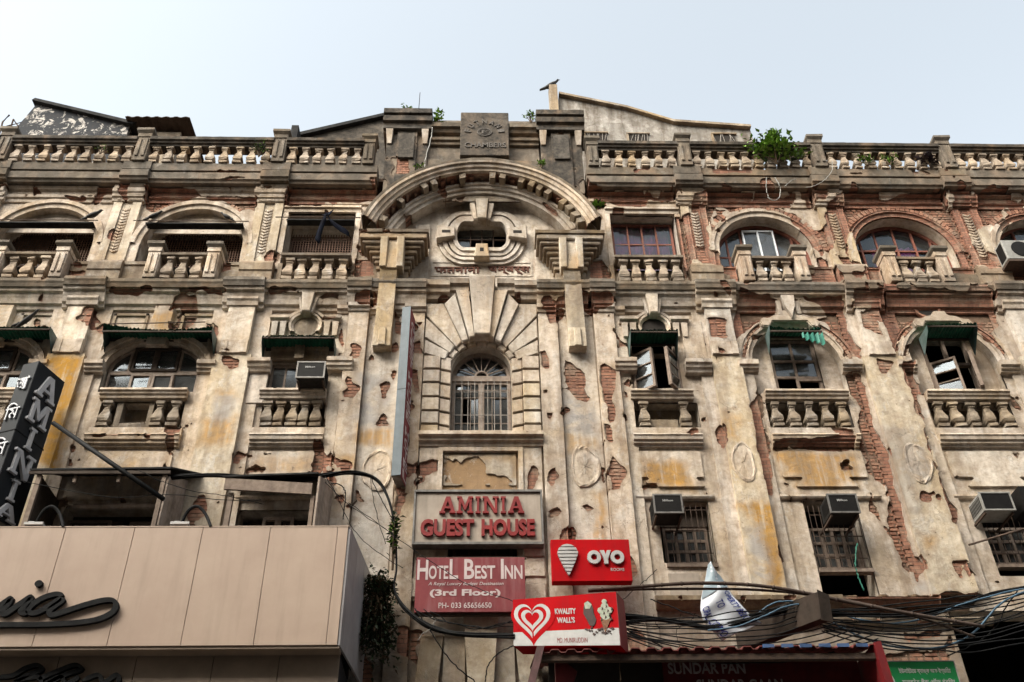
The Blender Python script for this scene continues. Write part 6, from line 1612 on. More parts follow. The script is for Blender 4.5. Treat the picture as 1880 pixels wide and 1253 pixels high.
for i in range(24):
    x, z = random.uniform(.98, 1.36), random.uniform(7.03, 7.12); r = random.uniform(.008, .022)
    mb.prism([(x + r, z), (x, z + r), (x - r, z), (x, z - r)], -.012 - i * .0002, -.0045)
tag(mb.build('chocolate_splash', 'choc', t), kind='stuff')
for c in t.children:      # the sign hangs askew
    for v in c.data.vertices: v.co.z += .09 - .26 * v.co.x / 1.42; v.co.x *= 1.566 / 1.42
t.location = A0; t.rotation_euler = (0, 0, math.atan2(ux.y, ux.x))

# ---- narrow vertical sign seen edge on
t = thing('vertical_sign', 'tall narrow grey edged sign standing out from the wall left of the central window', 'sign', (-1.33, -.3, 12))
mb = MB(); mb.box(-1.50, -1.35, -.50, -.06, 10.22, 13.92); mb.build('case', 'metal', t)
mb = MB(); mb.box(-1.506, -1.344, -.512, -.501, 10.23, 12.0); mb.box(-1.506, -1.344, -.514, -.501, 12.01, 13.93); mb.build('edge_strip', MAT['case_w'] if False else 'metal_bl', t)
mb = MB(); mb.box(-1.349, -1.344, -.50, -.06, 10.22, 13.92); mb.build('red_face', 'maroon', t)
z = 13.7
for wd in ('GUEST', 'HOUSE', 'HOTEL'):
    for ch in wd:
        me = text_mesh(ch, .10, .40, z - .17, z, 0, .004, .02)
        for v in me.vertices: v.co = (-1.342 - v.co.y * 0 + (-v.co.y), -.5 + v.co.x, v.co.z)
        link('letter', me, 'pinkwhite', t); z -= .215
    z -= .13
fix_children(t)

t.rotation_euler = (0, 0, math.radians(-9))

# ---- tall dark corner sign
t = thing('tall_dark_sign', 'tall dark slate box sign with stacked grey letters AMINIA at the left edge', 'sign', (0, 0, 0))
mb = MB(); mb.box(-.34, 0, 0, .68, 9.2, 12.14); mb.build('case', 'sign_dk', t, bevel=.01)
mb = MB(); mb.box(-.35, .008, -.008, .69, 10.72, 10.735); mb.build('seam', 'black', t)
zs_ = [(11.98, 11.52), (11.44, 11.0), (10.92, 10.52), (10.44, 10.0), (9.93, 9.56), (9.50, 9.24)]
for ch, (z1, z0) in zip('AMINIA', zs_):
    w = .46 if ch in 'AMN' else .2
    c = .33; slab_letter(ch, c - w / 2, c + w / 2, z0, z1, -.003, 'letter_gr', t, .05, side=True)
for s, z0, z1, a, b in (('\u0986', 11.55, 11.82, -.30, -.05), ('\u09bf\u09ae', 10.95, 11.28, -.32, -.04), ('\u09bf\u09a8', 10.25, 10.6, -.32, -.04), ('\u09af\u09bc\u09be', 9.55, 9.9, -.32, -.04)):
    me = text_mesh(s, a, b, z0, z1, -.003, .03, .0); link('letter', me, 'letter_gr', t)
t.location = (-7.65, -1.13, 0); t.rotation_euler = (0, 0, math.radians(-20))

# ---- restaurant fascia box
t = thing('restaurant_fascia', 'large beige panelled fascia box with black script lettering at the lower left', 'sign box', (-4.5, -1.7, 7.7))
seams = [-9.2, -8.13, -7.11, -6.10, -5.10, -4.11, -3.125, -2.14, -1.98]
for a, b in zip(seams[:-1], seams[1:]):
    mb = MB(); mb.box(a + .006, b - .006 if b > -2 else b - .001, -1.72, -1.69, 6.83, 8.62); mb.build('panel', 'fascia', t, bevel=.003)
mb = MB(); mb.box(-9.2, -1.985, -1.685, -.3, 6.86, 8.60); mb.build('box', 'sign_dk', t)
mb = MB(); mb.box(-9.2, -1.97, -1.725, -1.60, 8.622, 8.64); mb.build('top_trim', 'fascia', t)
for a, b in zip((-1.71, -1.18, -.62), (-1.18, -.62, -.12)):
    fx = lambda y: -1.982 + (y + 1.72) * .10
    mb = MB(); mb.hexa([(fx(a + .004), a + .004, 6.83), (fx(a + .004) + .03, a + .004, 6.83), (fx(b - .004) + .03, b - .004, 6.83), (fx(b - .004), b - .004, 6.83), (fx(a + .004), a + .004, 8.62), (fx(a + .004) + .03, a + .004, 8.62), (fx(b - .004) + .03, b - .004, 8.62), (fx(b - .004), b - .004, 8.62)]); mb.build('side_panel', 'fascia_gr', t)
mb = MB(); mb.box(-9.2, -1.96, -1.70, -1.45, 6.79, 6.828); mb.build('bottom_trim', 'soffit', t)
for a, b in zip([-9.2, -8.0, -6.9, -5.8, -4.75, -3.7, -2.8], [-8.0, -6.9, -5.8, -4.75, -3.7, -2.8, -1.97]):
    mb = MB(); mb.box(a + .005, b - .005, -1.44, -1.41, 5.2, 6.82); mb.build('lower_panel', 'soffit', t)
mb = MB(); mb.box(-9.2, -1.97, -1.40, -.3, 5.2, 6.78); mb.build('lower_box', 'sign_dk', t)
mb = MB(); mb.box(-2.5, -1.9, -.9, -.5, 6.0, 6.55); mb.build('end_box', 'fascia', t)
def script(paths, y, mat, w=.075, name='script_stroke'):
    for pts in paths:
        sp = smooth([(x, y, z) for x, z in pts], 8); mb = MB(); n = len(sp); L = []
        for i, p in enumerate(sp):
            d = (sp[min(i + 1, n - 1)] - sp[max(i - 1, 0)]).normalized(); nx, nz = -d.z, d.x
            ww = w * (.62 + .38 * abs(d.x * .55 + d.z * .83)) / 2 * min(1, (i + 1) / 4, (n - i) / 4 + .3)
            L.append(((p.x + nx * ww, p.z + nz * ww), (p.x - nx * ww, p.z - nz * ww)))
        for (a, b) in L: mb.v += [(a[0], y - .06, a[1]), (b[0], y - .06, b[1]), (b[0], y, b[1]), (a[0], y, a[1])]
        for i in range(n - 1):
            q = 4 * i
            for e in range(4): mb.f.append((q + e, q + (e + 1) % 4, q + 4 + (e + 1) % 4, q + 4 + e))
        mb.f += [(3, 2, 1, 0), tuple(4 * (n - 1) + k for k in range(4))]
        o = mb.build(name, mat, t)
script([[(-8.2, 7.12), (-7.4, 7.10), (-6.59, 7.12), (-6.08, 7.12), (-5.61, 7.14), (-5.29, 7.19), (-5.12, 7.28), (-5.08, 7.38), (-5.13, 7.46), (-5.25, 7.47), (-5.42, 7.43), (-5.65, 7.35), (-5.86, 7.27), (-5.95, 7.26), (-5.96, 7.34), (-5.86, 7.44), (-5.82, 7.50)],
        [(-5.84, 7.54), (-5.95, 7.56), (-6.12, 7.50), (-6.25, 7.38), (-6.24, 7.29), (-6.12, 7.30), (-5.98, 7.40), (-5.86, 7.50)],
        [(-6.9, 7.48), (-6.80, 7.50), (-6.86, 7.32), (-6.80, 7.28), (-6.62, 7.44), (-6.55, 7.50), (-6.56, 7.42), (-6.62, 7.30), (-6.55, 7.28), (-6.40, 7.42), (-6.28, 7.52), (-6.30, 7.42), (-6.36, 7.30), (-6.26, 7.28)],
        [(-7.3, 7.30), (-7.14, 7.50), (-7.12, 7.44), (-7.18, 7.30), (-7.10, 7.28), (-6.93, 7.50), (-6.95, 7.36), (-6.90, 7.28)]], -1.722, 'black', .085)
mb = MB(); mb.v = []; mb.prism([(-6.23 + .055 * math.cos(k * PI / 6), 7.72 + .05 * math.sin(k * PI / 6)) for k in range(12)], -1.78, -1.722); mb.build('script_dot', 'black', t)
script([[(-6.6, 6.50), (-6.35, 6.52), (-6.2, 6.62), (-6.05, 6.66), (-5.98, 6.60), (-6.15, 6.52), (-6.32, 6.40)], [(-6.0, 6.46), (-5.75, 6.58), (-5.55, 6.66), (-5.45, 6.60), (-5.65, 6.52), (-5.85, 6.40)],
        [(-7.1, 6.46), (-7.0, 6.52), (-6.95, 6.42), (-6.8, 6.52), (-6.75, 6.42), (-6.6, 6.52)], [(-6.3, 6.44), (-6.0, 6.50), (-5.9, 6.40), (-5.7, 6.50), (-5.6, 6.40), (-5.45, 6.50)], [(-5.4, 6.44), (-5.2, 6.52), (-5.1, 6.42), (-4.95, 6.52), (-4.9, 6.42)]], -1.442, 'black', .07)
fix_children(t)
for i, (x, lab) in enumerate(((-6.64, 'small pale floodlight on the beige fascia edge beside the dark sign'), (-4.50, 'small pale floodlight on the fascia edge between the two tin hoods'))):
    t = thing('floodlight', lab, 'floodlight', (x, -1.55, 8.64), 'floodlights on the fascia edge')
    mb = MB(); mb.box(-.13, .13, -.05, .12, .03, .10); mb.build('lamp_case', 'metal', t, bevel=.006)
    mb = MB(); mb.box(-.14, .14, -.07, -.05, .09, .13); mb.box(-.10, -.02, -.03, .1, .102, .16); mb.box(.03, .11, -.03, .1, .102, .15); mb.build('lamp_front', 'white', t)
    mb = MB(); mb.tube([(-.02, .02, -.0), (-.02, .02, .05)], .015); mb.build('stem', 'black', t)
    c = MB(); c.tube(smooth([(x + .0, -1.55, 8.72), (x + .08, -1.62, 8.93), (x + .22, -1.66, 9.0), (x + .36, -1.66, 8.88), (x + .50, -1.72, 8.63)]), .024, 7); o = c.build('lamp_cable', 'black')
    tag(o, ('flat black cable arching over the fascia edge next to the dark sign', 'flat black cable arching over the fascia edge between the tin hoods')[i], 'cable', 'black cable arches on the fascia')

# ---- tin hoods over the two lower left windows
def tin_hood(label, L):
    t = thing('window_hood', label, 'window hood', (0, 0, 0), 'dark tin hoods over the lower left windows')
    for nm, m, fn in L:
        mb = MB(); fn(mb); mb.build(nm, m, t)
tin_hood('wide black tin and wood hood over the window nearest the dark sign', [
    ('roof_sheet', 'tin', lambda m: m.hexa([(-7.30, -.95, 10.06), (-5.05, -.95, 10.09), (-4.70, 0, 10.5), (-7.2, 0, 10.5), (-7.30, -.95, 10.09), (-5.05, -.95, 10.12), (-4.70, 0, 10.53), (-7.2, 0, 10.53)])),
    ('eaves_board', 'wood_dk', lambda m: m.box(-7.30, -5.05, -.94, -.90, 10.0, 10.055)),
    ('side_board', 'wood_lt', lambda m: m.hexa([(-5.10, -.88, 9.1), (-5.07, -.88, 9.1), (-4.98, 0, 9.2), (-5.01, 0, 9.2), (-5.10, -.88, 9.98), (-5.07, -.88, 9.98), (-4.98, 0, 10.4), (-5.01, 0, 10.4)])),
    ('post', 'wood', lambda m: m.box(-7.18, -7.10, -.9, -.84, 8.6, 10.0)), ('post', 'wood', lambda m: m.box(-5.18, -5.11, -.9, -.84, 8.6, 10.0)),
    ('rafter', 'wood', lambda m: m.box(-6.6, -6.55, -.88, -.8, 9.88, 10.0)), ('rafter', 'wood', lambda m: m.box(-5.9, -5.85, -.88, -.8, 9.88, 10.0)),
    ('inner_beam', 'wood_lt', lambda m: m.tube([(-6.7, -.35, 9.72), (-5.2, -.35, 9.74)], .05, 7)),
    ('inner_window', 'wood_dk', lambda m: [m.box(a, b, -.3, -.25, c, d) for a, b, c, d in ((-6.75, -6.05, 9.45, 9.5), (-6.75, -6.05, 9.1, 9.15), (-6.75, -6.7, 9.15, 9.45), (-6.1, -6.05, 9.15, 9.45), (-5.75, -5.25, 9.42, 9.47), (-5.75, -5.25, 9.06, 9.11), (-5.75, -5.7, 9.11, 9.42), (-5.3, -5.25, 9.11, 9.42))]),
    ('left_board', 'wood_dk', lambda m: m.box(-7.16, -7.12, -.82, 0, 8.7, 10.0))])
tin_hood('second tin hood of weathered boards, above the right half of the fascia', [
    ('roof_sheet', 'tin', lambda m: m.hexa([(-4.2, -.95, 9.93), (-2.68, -.9, 10.02), (-2.75, 0, 10.4), (-4.2, 0, 10.35), (-4.2, -.95, 9.96), (-2.68, -.9, 10.05), (-2.75, 0, 10.43), (-4.2, 0, 10.38)])),
    ('front_board', 'wood', lambda m: m.hexa([(-4.15, -.93, 9.72), (-2.75, -.9, 9.64), (-2.75, -.86, 9.64), (-4.15, -.89, 9.72), (-4.15, -.93, 9.92), (-2.75, -.9, 9.84), (-2.75, -.86, 9.84), (-4.15, -.89, 9.92)])),
    ('side_board', 'wood_lt', lambda m: m.hexa([(-2.67, -.9, 9.0), (-2.64, -.9, 9.0), (-2.52, 0, 9.1), (-2.55, 0, 9.1), (-2.67, -.88, 9.98), (-2.64, -.88, 9.98), (-2.52, 0, 10.35), (-2.55, 0, 10.35)])),
    ('post', 'wood', lambda m: m.box(-4.08, -4.0, -.85, -.78, 8.6, 9.7)), ('post', 'wood', lambda m: m.box(-2.76, -2.7, -.85, -.78, 8.6, 9.63)),
    ('inner_window', 'wood', lambda m: [m.box(a, b, -.3, -.25, c, d) for a, b, c, d in ((-3.6, -3.1, 9.5, 9.55), (-3.6, -3.1, 9.08, 9.13), (-3.6, -3.55, 9.13, 9.5), (-3.15, -3.1, 9.13, 9.5), (-3.4, -3.3, 9.13, 9.5))])])

# ---- green corrugated awnings
def awning(label, cx, w, z0, z1, depth, sag=0., side=True, tilt=0., tears=0, left=True, right=True):
    """sheet falling from the wall (z1) to its front edge (z0), corrugated along the width"""
    t = thing('window_awning', label, 'awning', (cx, 0, z1), 'green corrugated awnings over the windows')
    mb = MB(); n = max(20, int(w / .022)); m = 4
    for i in range(n + 1):
        x = -w / 2 + w * i / n; wv = .012 * math.sin(2 * PI * (i / 3.2))
        s = sag * (1 - (2 * i / n - 1.15) ** 2)
        for j in range(m + 1):
            q = j / m; zz = (z0 - z1) * q * (1.0) + wv - s * q + tilt * x * q + (random.uniform(-.025, .02) * (1.5 if tears else .7) if j == m else 0)
            mb.v.append((x, -depth * q * (1 + (random.uniform(-.02, .02) if j == m else 0)), zz))
    for i in range(n):
        for j in range(m):
            a = i * (m + 1) + j; mb.f.append((a, a + 1, a + m + 2, a + m + 1))
    nb = len(mb.v); mb.v += [(x, y, z - .006) for x, y, z in mb.v]; mb.f += [tuple(k + nb for k in f[::-1]) for f in mb.f]
    mb.build('sheet', 'green', t)
    for s, on in ((-1, left), (1, right)):
        if not on: continue
        zf = z0 - z1 + tilt * s * w / 2 - (sag * (1 - (s - .15) ** 2))
        c = MB(); x = s * w / 2
        c.add([(x, 0, -.0), (x, -depth, zf), (x, -depth * .92, zf - .12), (x, -.02, -(z1 - z0) - .45)], [(0, 1, 2, 3)]); c.add([(x - .006, 0, 0), (x - .006, -depth, zf), (x - .006, -depth * .92, zf - .12), (x - .006, -.02, -(z1 - z0) - .45)], [(3, 2, 1, 0)])
        c.build('side_sheet', 'green_side', t)
    c = MB(); c.box(-w / 2, w / 2, -depth + .01, -depth + .04, z0 - z1 - .06 - sag * .9, z0 - z1 - .03 - sag * .9); c.box(-w / 2, w / 2, -.04, -.005, -.05, -.01); c.build('batten', 'wood_dk', t)
    return t
random.seed(5)
awning('sagging green awning over the wide window right of the tall dark sign', -6.07, 2.02, 13.50, 13.50, .44, .10)
awning('green awning over the window at the left edge, with a bird on it', -9.05, 2.0, 13.47, 13.47, .44, .02)
awning('short green awning over the window with the air conditioner left of centre', -3.45, 1.34, 13.30, 13.28, .38, -.02)
awning('narrow green awning over the open casements right of centre', 3.24, .90, 13.44, 13.42, .44, 0.)
awning('green awning over the half open casements farthest to the right', AR2 - .02, .98, 13.60, 13.58, .45, 0., tilt=.06)
t = awning('torn green awning with a bent bright corner under the plaster cartouche', AR, 1.0, 13.60, 13.62, .36, .07, tears=1, left=True, right=False)
mb = MB(); n = 14
for i in range(n + 1):
    for j in range(3): mb.v.append((.08 + .40 * i / n, -.36 - .03 * math.sin(i * 1.9), -.16 - .04 - (.12 + .16 * i / n) * j / 2 + .02 * math.sin(i * 1.9)))
mb.f = [(i * 3 + j, i * 3 + j + 1, i * 3 + j + 4, i * 3 + j + 3) for i in range(n) for j in range(2)]
mb.build('bent_flap', 'green_flap', t)

# ---- air conditioners
def air_con(label, x, z, w=.52, h=.37, d0=.05, d1=.5, white=False, brand=True):
    t = thing('air_conditioner', label, 'air conditioner', (x, -d1, z), 'window air conditioners')
    D = d1 - d0
    mb = MB(); mb.box(.012, w - .012, .012, D, .012, h - .012); mb.build('case', 'case_w' if white else 'metal_dk', t)
    mb = MB(); e = .028
    mb.box(0, w, -.01, .02, 0, e); mb.box(0, w, -.01, .02, h - e, h); mb.box(0, e, -.009, .019, e, h - e); mb.box(w - e, w, -.009, .019, e, h - e); mb.build('front_frame', 'metal' if not white else 'case_w', t)
    mb = MB(); mb.box(e, w - e, -.002, .011, e, h - e); mb.build('grille', 'black_g', t)
    for s, xx in ((-1, .0), (1, w)):
        for k in range(9 if white else 7):
            m_ = MB(); m_.box(xx - .004, xx + .004, .05 + k * D * .1, .05 + k * D * .1 + .012, .06, h - .06); m_.build('louvre', 'black_g', t)
    if brand: letters('Hitachi' if False else 'H', (.16, .195, h * .60, h * .72), -.004, 'white', t, .003, .03); letters('illkon', (.20, .33, h * .61, h * .71), -.004, 'white', t, .003, .01)
    mb = MB(); mb.box(.02, .05, .05, D + .3, -.035, -.002); mb.box(w - .05, w - .02, .05, D + .3, -.035, -.002); mb.build('bracket', 'iron', t)
    return t
air_con('black faced air conditioner in the small window left of centre, under the green awning', -3.37, 12.24)
air_con('black faced air conditioner in the barred window nearest the centre', 2.82, 9.50, .49, .36)
air_con('black faced air conditioner in the second barred window, below the orange panel', 5.74, 9.50, .51, .36)
air_con('pale louvred air conditioner in the barred window at the right edge', 8.33, 9.54, .54, .35, white=True, brand=False)
t = thing('outdoor_fan_unit', 'off white outdoor cooling unit with round fan in the arch at the right edge', 'air conditioner', (10.6, -.55, 15.23))
mb = MB(); mb.box(0, .8, 0, .30, 0, .52); mb.build('case', 'case_w', t, bevel=.01)
mb = MB(); mb.lathe([(.20, 0), (.20, .012), (.02, .014)], 0, 0, 0, 24); o = mb.build('fan_grille', 'black_g', t); o.rotation_euler = (PI / 2, 0, 0); o.location = (.35, -.002, .27)
mb = MB(); mb.box(-.004, -.001, .04, .26, .05, .47); mb.build('side_fins', 'black_g', t)
mb = MB(); mb.box(.0, .8, .0, .6, -.06, -.01); mb.build('bracket', 'iron', t)
mb = MB(); mb.box(9.02, 9.35, -.55, -.1, 9.56, 9.97)
o = mb.build('black_box', 'black_g'); tag(o, 'black box sign cut by the right edge beside the pale air conditioner', 'box sign')
letters('S', (9.10, 9.2, 9.78, 9.86), -.552, 'white', o, .003, .01); letters('a', (9.10, 9.2, 9.66, 9.72), -.552, 'white', o, .003, .01)

# ---- thin blinds hung across the two left arches and the square opening
for x0, x1, z, lab in ((-10.2, -8.05, 16.42, 'thin black rolled blind across the arch at the left edge'), (-6.98, -4.98, 16.42, 'thin black rolled blind across the second arch from the left'), (-4.1, -2.7, 16.55, 'thin black rolled blind across the square opening')):
    mb = MB(); mb.box(x0, x1, -.20, -.02, z, z + .012); mb.box(x0, x1, -.205, -.18, z - .012, z + .02, .004)
    o = mb.build('rolled_blind', 'tin'); tag(o, lab, 'blind', 'thin black blinds across the left openings')
    mb = MB(); mb.tube([(x0 - .2, -.33, z - .06), (x1 + .15, -.33, z - .06)], .012); mb.build('rod', 'iron', o)
# black cloth hanging from the last one
mb = MB(); n = 12
P0 = [(-3.28, 16.62), (-3.14, 16.36), (-2.98, 16.2), (-2.80, 16.05), (-2.72, 15.95)]
for i, (x, z) in enumerate(P0):
    w = (.05, .12, .13, .12, .10)[i]
    for k in range(4): mb.v.append((x + w * (k / 3 - .5) * .6, -.35 + .03 * math.sin(k * 2 + i), z - w * (k / 3 - .5) * 1.6))
for i in range(4):
    for k in range(3): a = i * 4 + k; mb.f.append((a, a + 4, a + 5, a + 1))
b0 = len(mb.v); Q0 = [(-3.26, 16.60), (-3.30, 16.35), (-3.34, 16.1), (-3.36, 15.85), (-3.33, 15.72)]
for i, (x, z) in enumerate(Q0):
    w = (.04, .10, .11, .12, .04)[i]
    for k in range(3): mb.v.append((x + w * (k / 2 - .5), -.36 + .02 * math.sin(k * 3 + i), z))
for i in range(4):
    for k in range(2): a = b0 + i * 3 + k; mb.f.append((a, a + 3, a + 4, a + 1))
mb.add([(-3.36, -.35, 16.55), (-3.2, -.37, 16.5), (-3.12, -.36, 16.70), (-3.22, -.34, 16.62)], [(0, 1, 2, 3)])
o = mb.build('black_cloth', 'cloth', smooth=True)
md = o.modifiers.new('thickness', 'SOLIDIFY'); md.thickness = .012
tag(o, 'black cloth flapping from the blind over the square opening', 'cloth')

# ---- birds
def bird(x, y, z, lab, s=1., face=1, pitch=.4):
    t = thing('bird', lab, 'bird', (x, y, z), 'dark birds perched on the building')
    mb = MB(); n = 10; prof = [(-.17, .004, .0), (-.13, .016, 0), (-.09, .035, .005), (-.04, .052, .012), (.02, .056, .02), (.06, .045, .035), (.085, .032, .06), (.105, .034, .085), (.125, .026, .10), (.14, .010, .10), (.165, .003, .095)]
    for (a, r, h) in prof:
        for k in range(n):
            w = 2 * PI * k / n; mb.v.append((face * a * s, r * s * math.cos(w), (h + .07 + a * pitch + r * math.sin(w)) * s))
    for i in range(len(prof) - 1):
        for k in range(n): mb.f.append((i * n + k, i * n + (k + 1) % n, (i + 1) * n + (k + 1) % n, (i + 1) * n + k))
    mb.build('body', 'bird', t, smooth=True)
    mb = MB(); mb.hexa([(-face * .21 * s, -.02 * s, -.055 * s), (-face * .10 * s, -.03 * s, .0), (-face * .10 * s, .03 * s, .0), (-face * .21 * s, .02 * s, -.055 * s), (-face * .21 * s, -.02 * s, -.045 * s), (-face * .10 * s, -.03 * s, .03 * s), (-face * .10 * s, .03 * s, .03 * s), (-face * .21 * s, .02 * s, -.045 * s)]); mb.build('tail', 'bird', t)
    for sy in (-.015, .015): mb = MB(); mb.tube([(.01 * s, sy * s, .04 * s), (.01 * s, sy * s, 0)], .004 * s, 4); mb.build('leg', 'bird', t)
bird(1.80, 1.5, 23.25, 'dark bird perched on top of the tall roof post', 1.5, 1, .5)
bird(-8.42, -.62, 13.37, 'black bird sitting on the awning at the left edge', 1.1, 1, 1.0)
bird(-8.05, -.3, 16.45, 'dark bird on the blind of the arch at the left edge', 1.1, 1, .3); bird(-6.80, -.3, 16.45, 'dark bird at the left end of the blind in the second arch', 1.0, 1, .3); bird(-5.32, -.3, 16.45, 'dark bird at the right end of the blind in the second arch', .9, -1, .3)
bird(6.35, -.2, 18.92, 'small bird on the parapet rail just behind the big green shrub', .8, 1, .3)

# ---- plants
def leafy(name, lab, x, y, z, n, rx, rz, size, mats, stems=5, droop=0., cat='plant', up=1., ry=None, seed=1, group='plants rooted in the masonry'):
    rs = random.Random(seed); t = thing(name, lab, cat, (x, y, z), group); ry = ry or rx * .6
    mb = MB(); tips = []
    for i in range(stems):
        a = rs.uniform(0, 2 * PI); tip = Vector((math.cos(a) * rx * rs.uniform(.3, .9), math.sin(a) * ry * rs.uniform(.3, .9), up * rz * rs.uniform(.6, 1.)))
        mid = tip * .5 + Vector((rs.uniform(-.03, .03), 0, rs.uniform(0, .06))); mb.tube(smooth([(0, 0, 0), mid, tip], 3), .010 * (1 + rz), 4, .003); tips.append((mid, tip))
    mb.build('stem', 'leaf_br', t)
    per = [MB() for _ in mats]
    for i in range(n):
        mid, tip = rs.choice(tips); q = rs.uniform(.15, 1.1); p = mid.lerp(tip, q) + Vector((rs.gauss(0, rx * .16), rs.gauss(0, ry * .16), rs.gauss(0, rz * .14)))
        L = size * rs.uniform(.6, 1.25); a = rs.uniform(0, 2 * PI); el = rs.uniform(-.3, 1.1) - droop
        d = Vector((math.cos(a) * math.cos(el), math.sin(a) * math.cos(el), math.sin(el))); s_ = d.cross(Vector((rs.uniform(-.4, .4), rs.uniform(-.4, .4), 1))).normalized(); u_ = s_.cross(d)
        W = L * .26; vs = [p, p + d * L * .35 + s_ * W + u_ * .01, p + d * L + u_ * -.02 * L, p + d * L * .35 - s_ * W + u_ * .01]
        per[rs.randrange(len(per)) if rs.random() < .5 else 0].add(vs, [(0, 1, 2), (0, 2, 3)])
    for m_, b_ in zip(mats, per):
        if b_.v: o = b_.build('foliage', m_, t); o['kind'] = 'stuff'
    return t
leafy('leafy_shrub', 'bright green broad leaved shrub growing out of the right parapet', 6.45, -.45, 18.12, 620, .66, .62, .145, ['leaf', 'leaf', 'leaf_dk'], 14, seed=3)
leafy('leafy_shrub', 'upright light green sapling on the right of the left attic pier', -1.08, -.1, 19.62, 60, .14, .62, .11, ['leaf'], 4, seed=4)
leafy('leafy_shrub', 'thin green sprig on top of the left attic pier', -1.78, -.2, 20.0, 26, .14, .28, .08, ['leaf'], 4, seed=5)
leafy('leafy_shrub', 'thin dark sprig at the left side of the right attic pier', 1.10, -.15, 19.8, 44, .20, .34, .08, ['leaf', 'leaf_dk'], 6, seed=6)
leafy('leafy_shrub', 'round green tuft on the right end of the great arch', 2.40, -.5, 16.62, 130, .16, .16, .10, ['leaf', 'leaf_dk'], 8, seed=7)
leafy('leafy_shrub', 'small green tuft between the great arch and the right attic pier', 1.26, -.45, 17.95, 60, .10, .2, .07, ['leaf'], 5, seed=8)
leafy('leafy_shrub', 'small fern where the great arch meets the left attic pier', -1.35, -.45, 17.85, 40, .12, .12, .07, ['leaf', 'leaf_dk'], 5, seed=9)
leafy('leafy_shrub', 'pale straggling plant before the balusters left of centre', -4.85, -.5, 18.15, 110, .25, .42, .06, ['leaf_dk', 'leaf'], 8, seed=10)
leafy('leafy_shrub', 'small plant on the balusters between the two leftmost full piers', -8.25, -.5, 18.2, 40, .18, .3, .05, ['leaf_dk', 'leaf'], 5, seed=11)
leafy('leafy_shrub', 'left one of two green plants between the right balusters', 8.45, -.42, 18.15, 70, .22, .3, .09, ['leaf', 'leaf_dk'], 6, seed=12)
leafy('leafy_shrub', 'right one of two green plants between the right balusters', 8.98, -.42, 18.15, 80, .22, .34, .09, ['leaf', 'leaf_dk'], 6, seed=13)
leafy('leafy_shrub', 'dark spiky plant beside the second pier from the right', 9.85, -.42, 18.15, 60, .25, .25, .16, ['purple_leaf'], 8, seed=14)
leafy('leafy_shrub', 'leafy weeds at the left edge of the parapet', -10.75, -.45, 18.1, 120, .3, .45, .09, ['leaf_dk', 'leaf'], 8, seed=15)
leafy('climbing_creeper', 'green creeper climbing the thick cable between fascia and hotel sign', -1.42, -.42, 8.55, 150, .14, .95, .10, ['leaf_dk', 'leaf'], 5, seed=16)
leafy('tangled_creeper', 'dark tangled creeper hanging in the gap beside the grey end of the fascia', -1.62, -.45, 8.45, 2000, .36, 1.2, .085, ['leaf_dk', 'leaf_br', 'leaf_dk'], 44, droop=.8, up=-1., seed=17)
leafy('tangled_creeper', 'bushy dark top of the creeper beside the fascia end', -1.62, -.45, 7.9, 700, .32, .5, .08, ['leaf_dk', 'leaf_br'], 16, seed=18)

# ---- curled banner, steel box, shop roof
mb = MB(); PL = [(3.42, 8.40), (3.33, 8.12), (3.24, 7.86), (3.20, 7.66), (3.22, 7.52), (3.33, 7.36), (3.46, 7.20)]; PR = [(3.45, 8.38), (3.56, 8.24), (3.62, 8.06), (3.68, 7.90), (3.78, 7.72), (3.90, 7.56), (4.02, 7.45)]
def lerpL(L, q):
    f = q * (len(L) - 1); i = min(int(f), len(L) - 2); f -= i; return (L[i][0] + (L[i + 1][0] - L[i][0]) * f, L[i][1] + (L[i + 1][1] - L[i][1]) * f)
def bpt(u, v):      # u across 0..1, v down 0..1
    a, b = lerpL(PL, v), lerpL(PR, v); return Vector((a[0] + .03 + (b[0] - a[0]) * u * 1.12, -1.0 - .12 * math.sin(u * PI) * (1 - v * .5) + .012 * math.sin(v * 19 + u * 5) + .02 * math.sin(u * 9 - v * 4), a[1] - .06 + (b[1] - a[1]) * u))
n, m = 20, 48
for i in range(n + 1):
    for j in range(m + 1): mb.v.append(tuple(bpt(i / n, j / m)))
mb.f = [(i * (m + 1) + j, i * (m + 1) + j + 1, (i + 1) * (m + 1) + j + 1, (i + 1) * (m + 1) + j) for i in range(n) for j in range(m)]
o = mb.build('banner', 'bannerw', smooth=True); md = o.modifiers.new('thickness', 'SOLIDIFY'); md.thickness = .004
tag(o, 'curled white vinyl banner with blue capitals caught on the cables', 'banner')
mb = MB()
for i in range(5):
    for j in range(9): mb.v.append(tuple(bpt(i / 4 * .98 + .01, j / 8 * .36) + Vector((0, -.012, 0))))
mb.f = [(i * 9 + j, i * 9 + j + 1, (i + 1) * 9 + j + 1, (i + 1) * 9 + j) for i in range(4) for j in range(8)]
mb.build('curled_back', 'banner_back', o, smooth=True)
def on_banner(s, u0, u1, v0, v1, vert=False):
    me = text_mesh(s, 0, 1, 0, 1, 0, .004, .01)
    for v in me.vertices:
        x, z = v.co.x, v.co.z
        p = bpt(u0 + (u1 - u0) * z, v0 + (v1 - v0) * x); v.co = (p.x, p.y - .009 + v.co.y * .5, p.z)
    link('lettering', me, 'blue', o)
on_banner('OPERTY BELON', .74, .93, .42, .92); on_banner('TO', .42, .62, .50, .60); on_banner('CIPAL CORPO', .04, .22, .50, .97)
t = thing('steel_box_beam', 'rusty grey sheet metal box beam slanting out over the shop roof', 'beam', (0, 0, 0))
f = [(4.83, -1.6, 7.62), (4.96, -1.55, 7.55), (4.93, -1.55, 7.20), (4.80, -1.6, 7.22)]; b = [(3.90, -.25, 7.72), (4.12, -.25, 7.72), (4.12, -.25, 7.28), (3.90, -.25, 7.28)]
